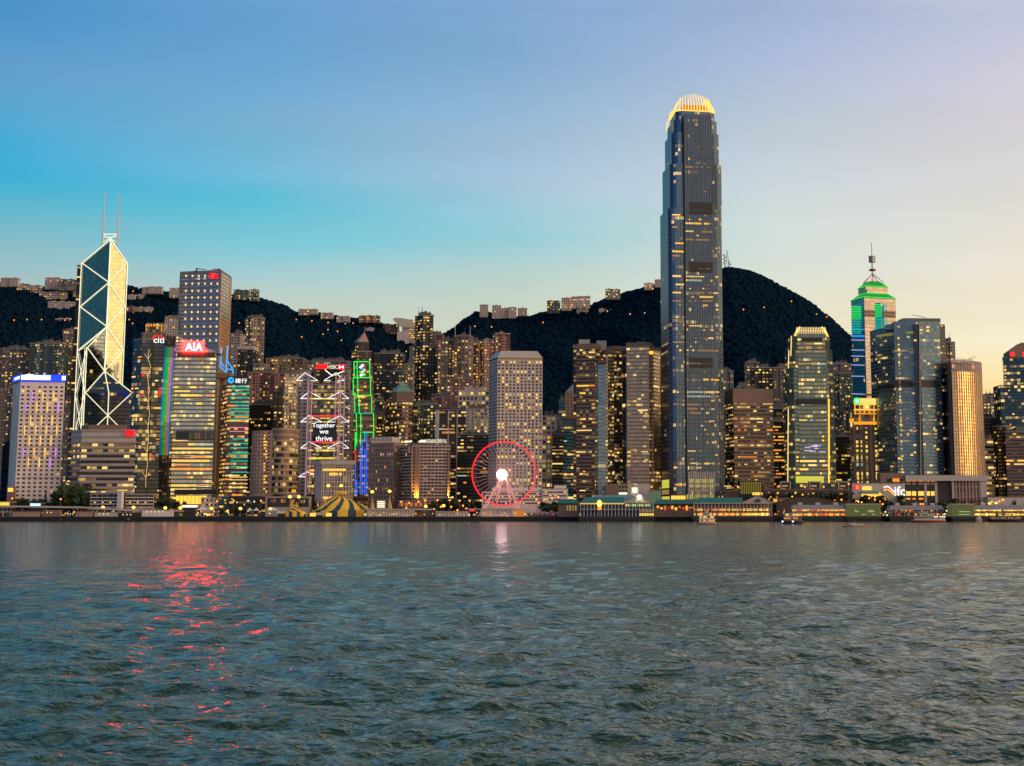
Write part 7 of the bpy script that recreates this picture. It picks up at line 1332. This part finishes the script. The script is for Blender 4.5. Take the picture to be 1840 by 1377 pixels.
r, a, L_, Y, z = boat('white and dark wooden harbour ferry setting out before the yellow lit pier', 1252, 1288, 943, 'brown_stone', [(.06,.97,2.2,'white','win_amber'),(.08,.92,2.1,'white','win_pale'),(.3,.7,1.6,'white','dark_glass')], 1.7, stripe='white_paint')
MB().bar((a+L_*.5,Y,z-1),(a+L_*.5,Y,z+1.8),.5,8).build('funnel', 'white_paint', r); MB().bar((a+L_*.2,Y,z-1),(a+L_*.2,Y,z+2),.1).build('mast','white_metal',r)
r, a, L_, Y, z = boat('dark green hulled ferry with warm decks and blue white bow lamps', 1404, 1444, 942, 'black_metal', [(.05,.97,2.4,'dark','win_amber'),(.12,.88,2.3,'white','win_gold')], 2.8, stripe='brown_stone')
MB().bar((a+L_*.45,Y,z-.5),(a+L_*.45,Y,z+2),.7,8).build('funnel', 'black_metal', r); MB().bar((a+L_*.15,Y,z-2),(a+L_*.15,Y,z+3.5),.1).build('mast','white_metal',r)
for f in (.04,.5): MB().ell((a+L_*f,Y-L_*.12-.3,1.9),.55,.4,.55,8,5).build('lamp', 'boat_blue' if 'boat_blue' in MATS else glow('boat_blue',(.35,.45,1),5), r)
r, a, L_, Y, z = boat('small white motorboat crossing in front of the piers', 1514, 1566, 947, 'white_paint', [(.28,.72,1.0,'white','win_dim')], .8, 'motorboat', 'boat', stripe='rust_red'); MB().bar((a+L_*.45,Y,z),(a+L_*.42,Y,z+1.4),.07).box((a+L_*.3,Y,z+.2),(2,1.2,.3)).build('mast', 'white_metal', r)
r, a, L_, Y, z = boat('red hulled white passenger ferry with a green upper deck moored at the plain pier', 1636, 1700, 938.5, 'rust_red', [(.08,.98,2.6,'white','dark_glass'),(.22,.70,2.4,'green','win_dim'),(.28,.5,1.8,'white','dark_glass')], 2.2, stripe='white_paint')
for f in (.66,.72,.82,.88,.93): MB().ell((a+L_*f,Y-4,4.5),.6,.3,.6,8,5).build('lamp', 'win_white', r)
MB().bar((a+L_*.38,Y,z),(a+L_*.38,Y,z+3),.1).build('mast','white_metal',r)
boat('stubby pink white barge tied at the end of the long yellow pier', 1752, 1766, 938.5, 'pink_stone', [(.1,.9,3.2,'white','win_dim')], 2.6, 'barge', 'boat')
r, a, L_, Y, z = boat('dark catamaran ferry lying before the long yellow pier', 1774, 1842, 938, 'black_metal', [(.06,.9,2.4,'dark','win_dim'),(.25,.7,1.8,'dark','win_pale')], 2.2)
boat('small black workboat tied under the walkway', 103, 112, 938.2, 'black_metal', [(.3,.7,1.4,'dark','win_dim')], 1.2, 'workboat', 'boat')
boat('tiny dark workboat beneath the white low rise wing', 226, 236, 938.2, 'black_metal', [(.3,.7,1.5,'white','dark_glass')], 1.2, 'workboat', 'boat')
# ------------------------------------------------------------------ small lights and shrubs that crowd the harbour front
rr = random.Random(77)
for k in range(160):
    x = rr.choice((rr.uniform(0,300), rr.uniform(300,560), rr.uniform(640,1010), rr.uniform(1180,1420), rr.uniform(1380,1840))); Y = rr.uniform(1463,1476); z = 4 + rr.uniform(1.2, 5.5); p = P(x, 915, Y)
    r = E('bollard_light', 'one of the many small warm lights strewn along the harbour front', 'light', (p.x,Y,4), 'small lights along the harbour front')
    MB().bar((p.x,Y,4),(p.x,Y,z),.09,4).build('post','grey_metal',r); MB().ell((p.x,Y,z),.5,.5,.5,6,4).build('lamp_head', rr.choice(('lamp_sodium','win_gold','win_white','lamp_orange','win_amber')), r)
# planting and lamps on the mall terraces
for k in range(26):
    x = rr.choice((rr.uniform(1384,1530), rr.uniform(1532,1640))); tree(x, 1492 if x < 1530 else 1496, rr.uniform(6,9.5), 900+k, z=P(x, 899 if x < 1530 else 906, 1492).z-2, label='small tree planted on the mall terraces', group='trees on the mall terraces')
for k in range(30):
    x = rr.uniform(1375,1600); Y = 1490; p = P(x, rr.uniform(886,903), Y)
    r = E('terrace_light', 'one of the small orange lights scattered over the mall terraces', 'light', (p.x,Y,p.z-1.5), 'small lights over the mall terraces'); MB().bar((p.x,Y,p.z-1.5),(p.x,Y,p.z),.1,4).build('post','grey_metal',r); MB().ell((p.x,Y,p.z),.6,.5,.6,6,4).build('lamp_head', rr.choice(('lamp_orange','win_amber','win_gold','lamp_sodium')), r)
# lit stalls and kiosks behind the promenade
for k in range(34):
    x = rr.choice((rr.uniform(640,850), rr.uniform(940,1036), rr.uniform(560,660), rr.uniform(1178,1250), rr.uniform(330,480))); Y = rr.uniform(1466,1480); X = P(x, 915, Y).x; w_, h_ = rr.uniform(3,6), rr.uniform(2.8,4.2)
    r = E('lit_kiosk', 'one of the small kiosks glowing warm behind the promenade canopies', 'kiosk', (X,Y,4), 'lit kiosks behind the promenade')
    MB().box((X,Y,4+h_/2),(w_,3,h_)).build('wall', 'dim_stone', r); MB().box((X,Y-.2,4+h_+.2),(w_+1,4,.35)).build('roof', rr.choice(('pale_concrete','rust_red','white_paint','copper_green')), r)
    MB().box((X,Y-1.6,4+h_*.55),(w_*.8,.2,h_*.5)).build('window', rr.choice(('market_orange','neon_gold','win_gold','win_white','pier_red','win_amber')), r)
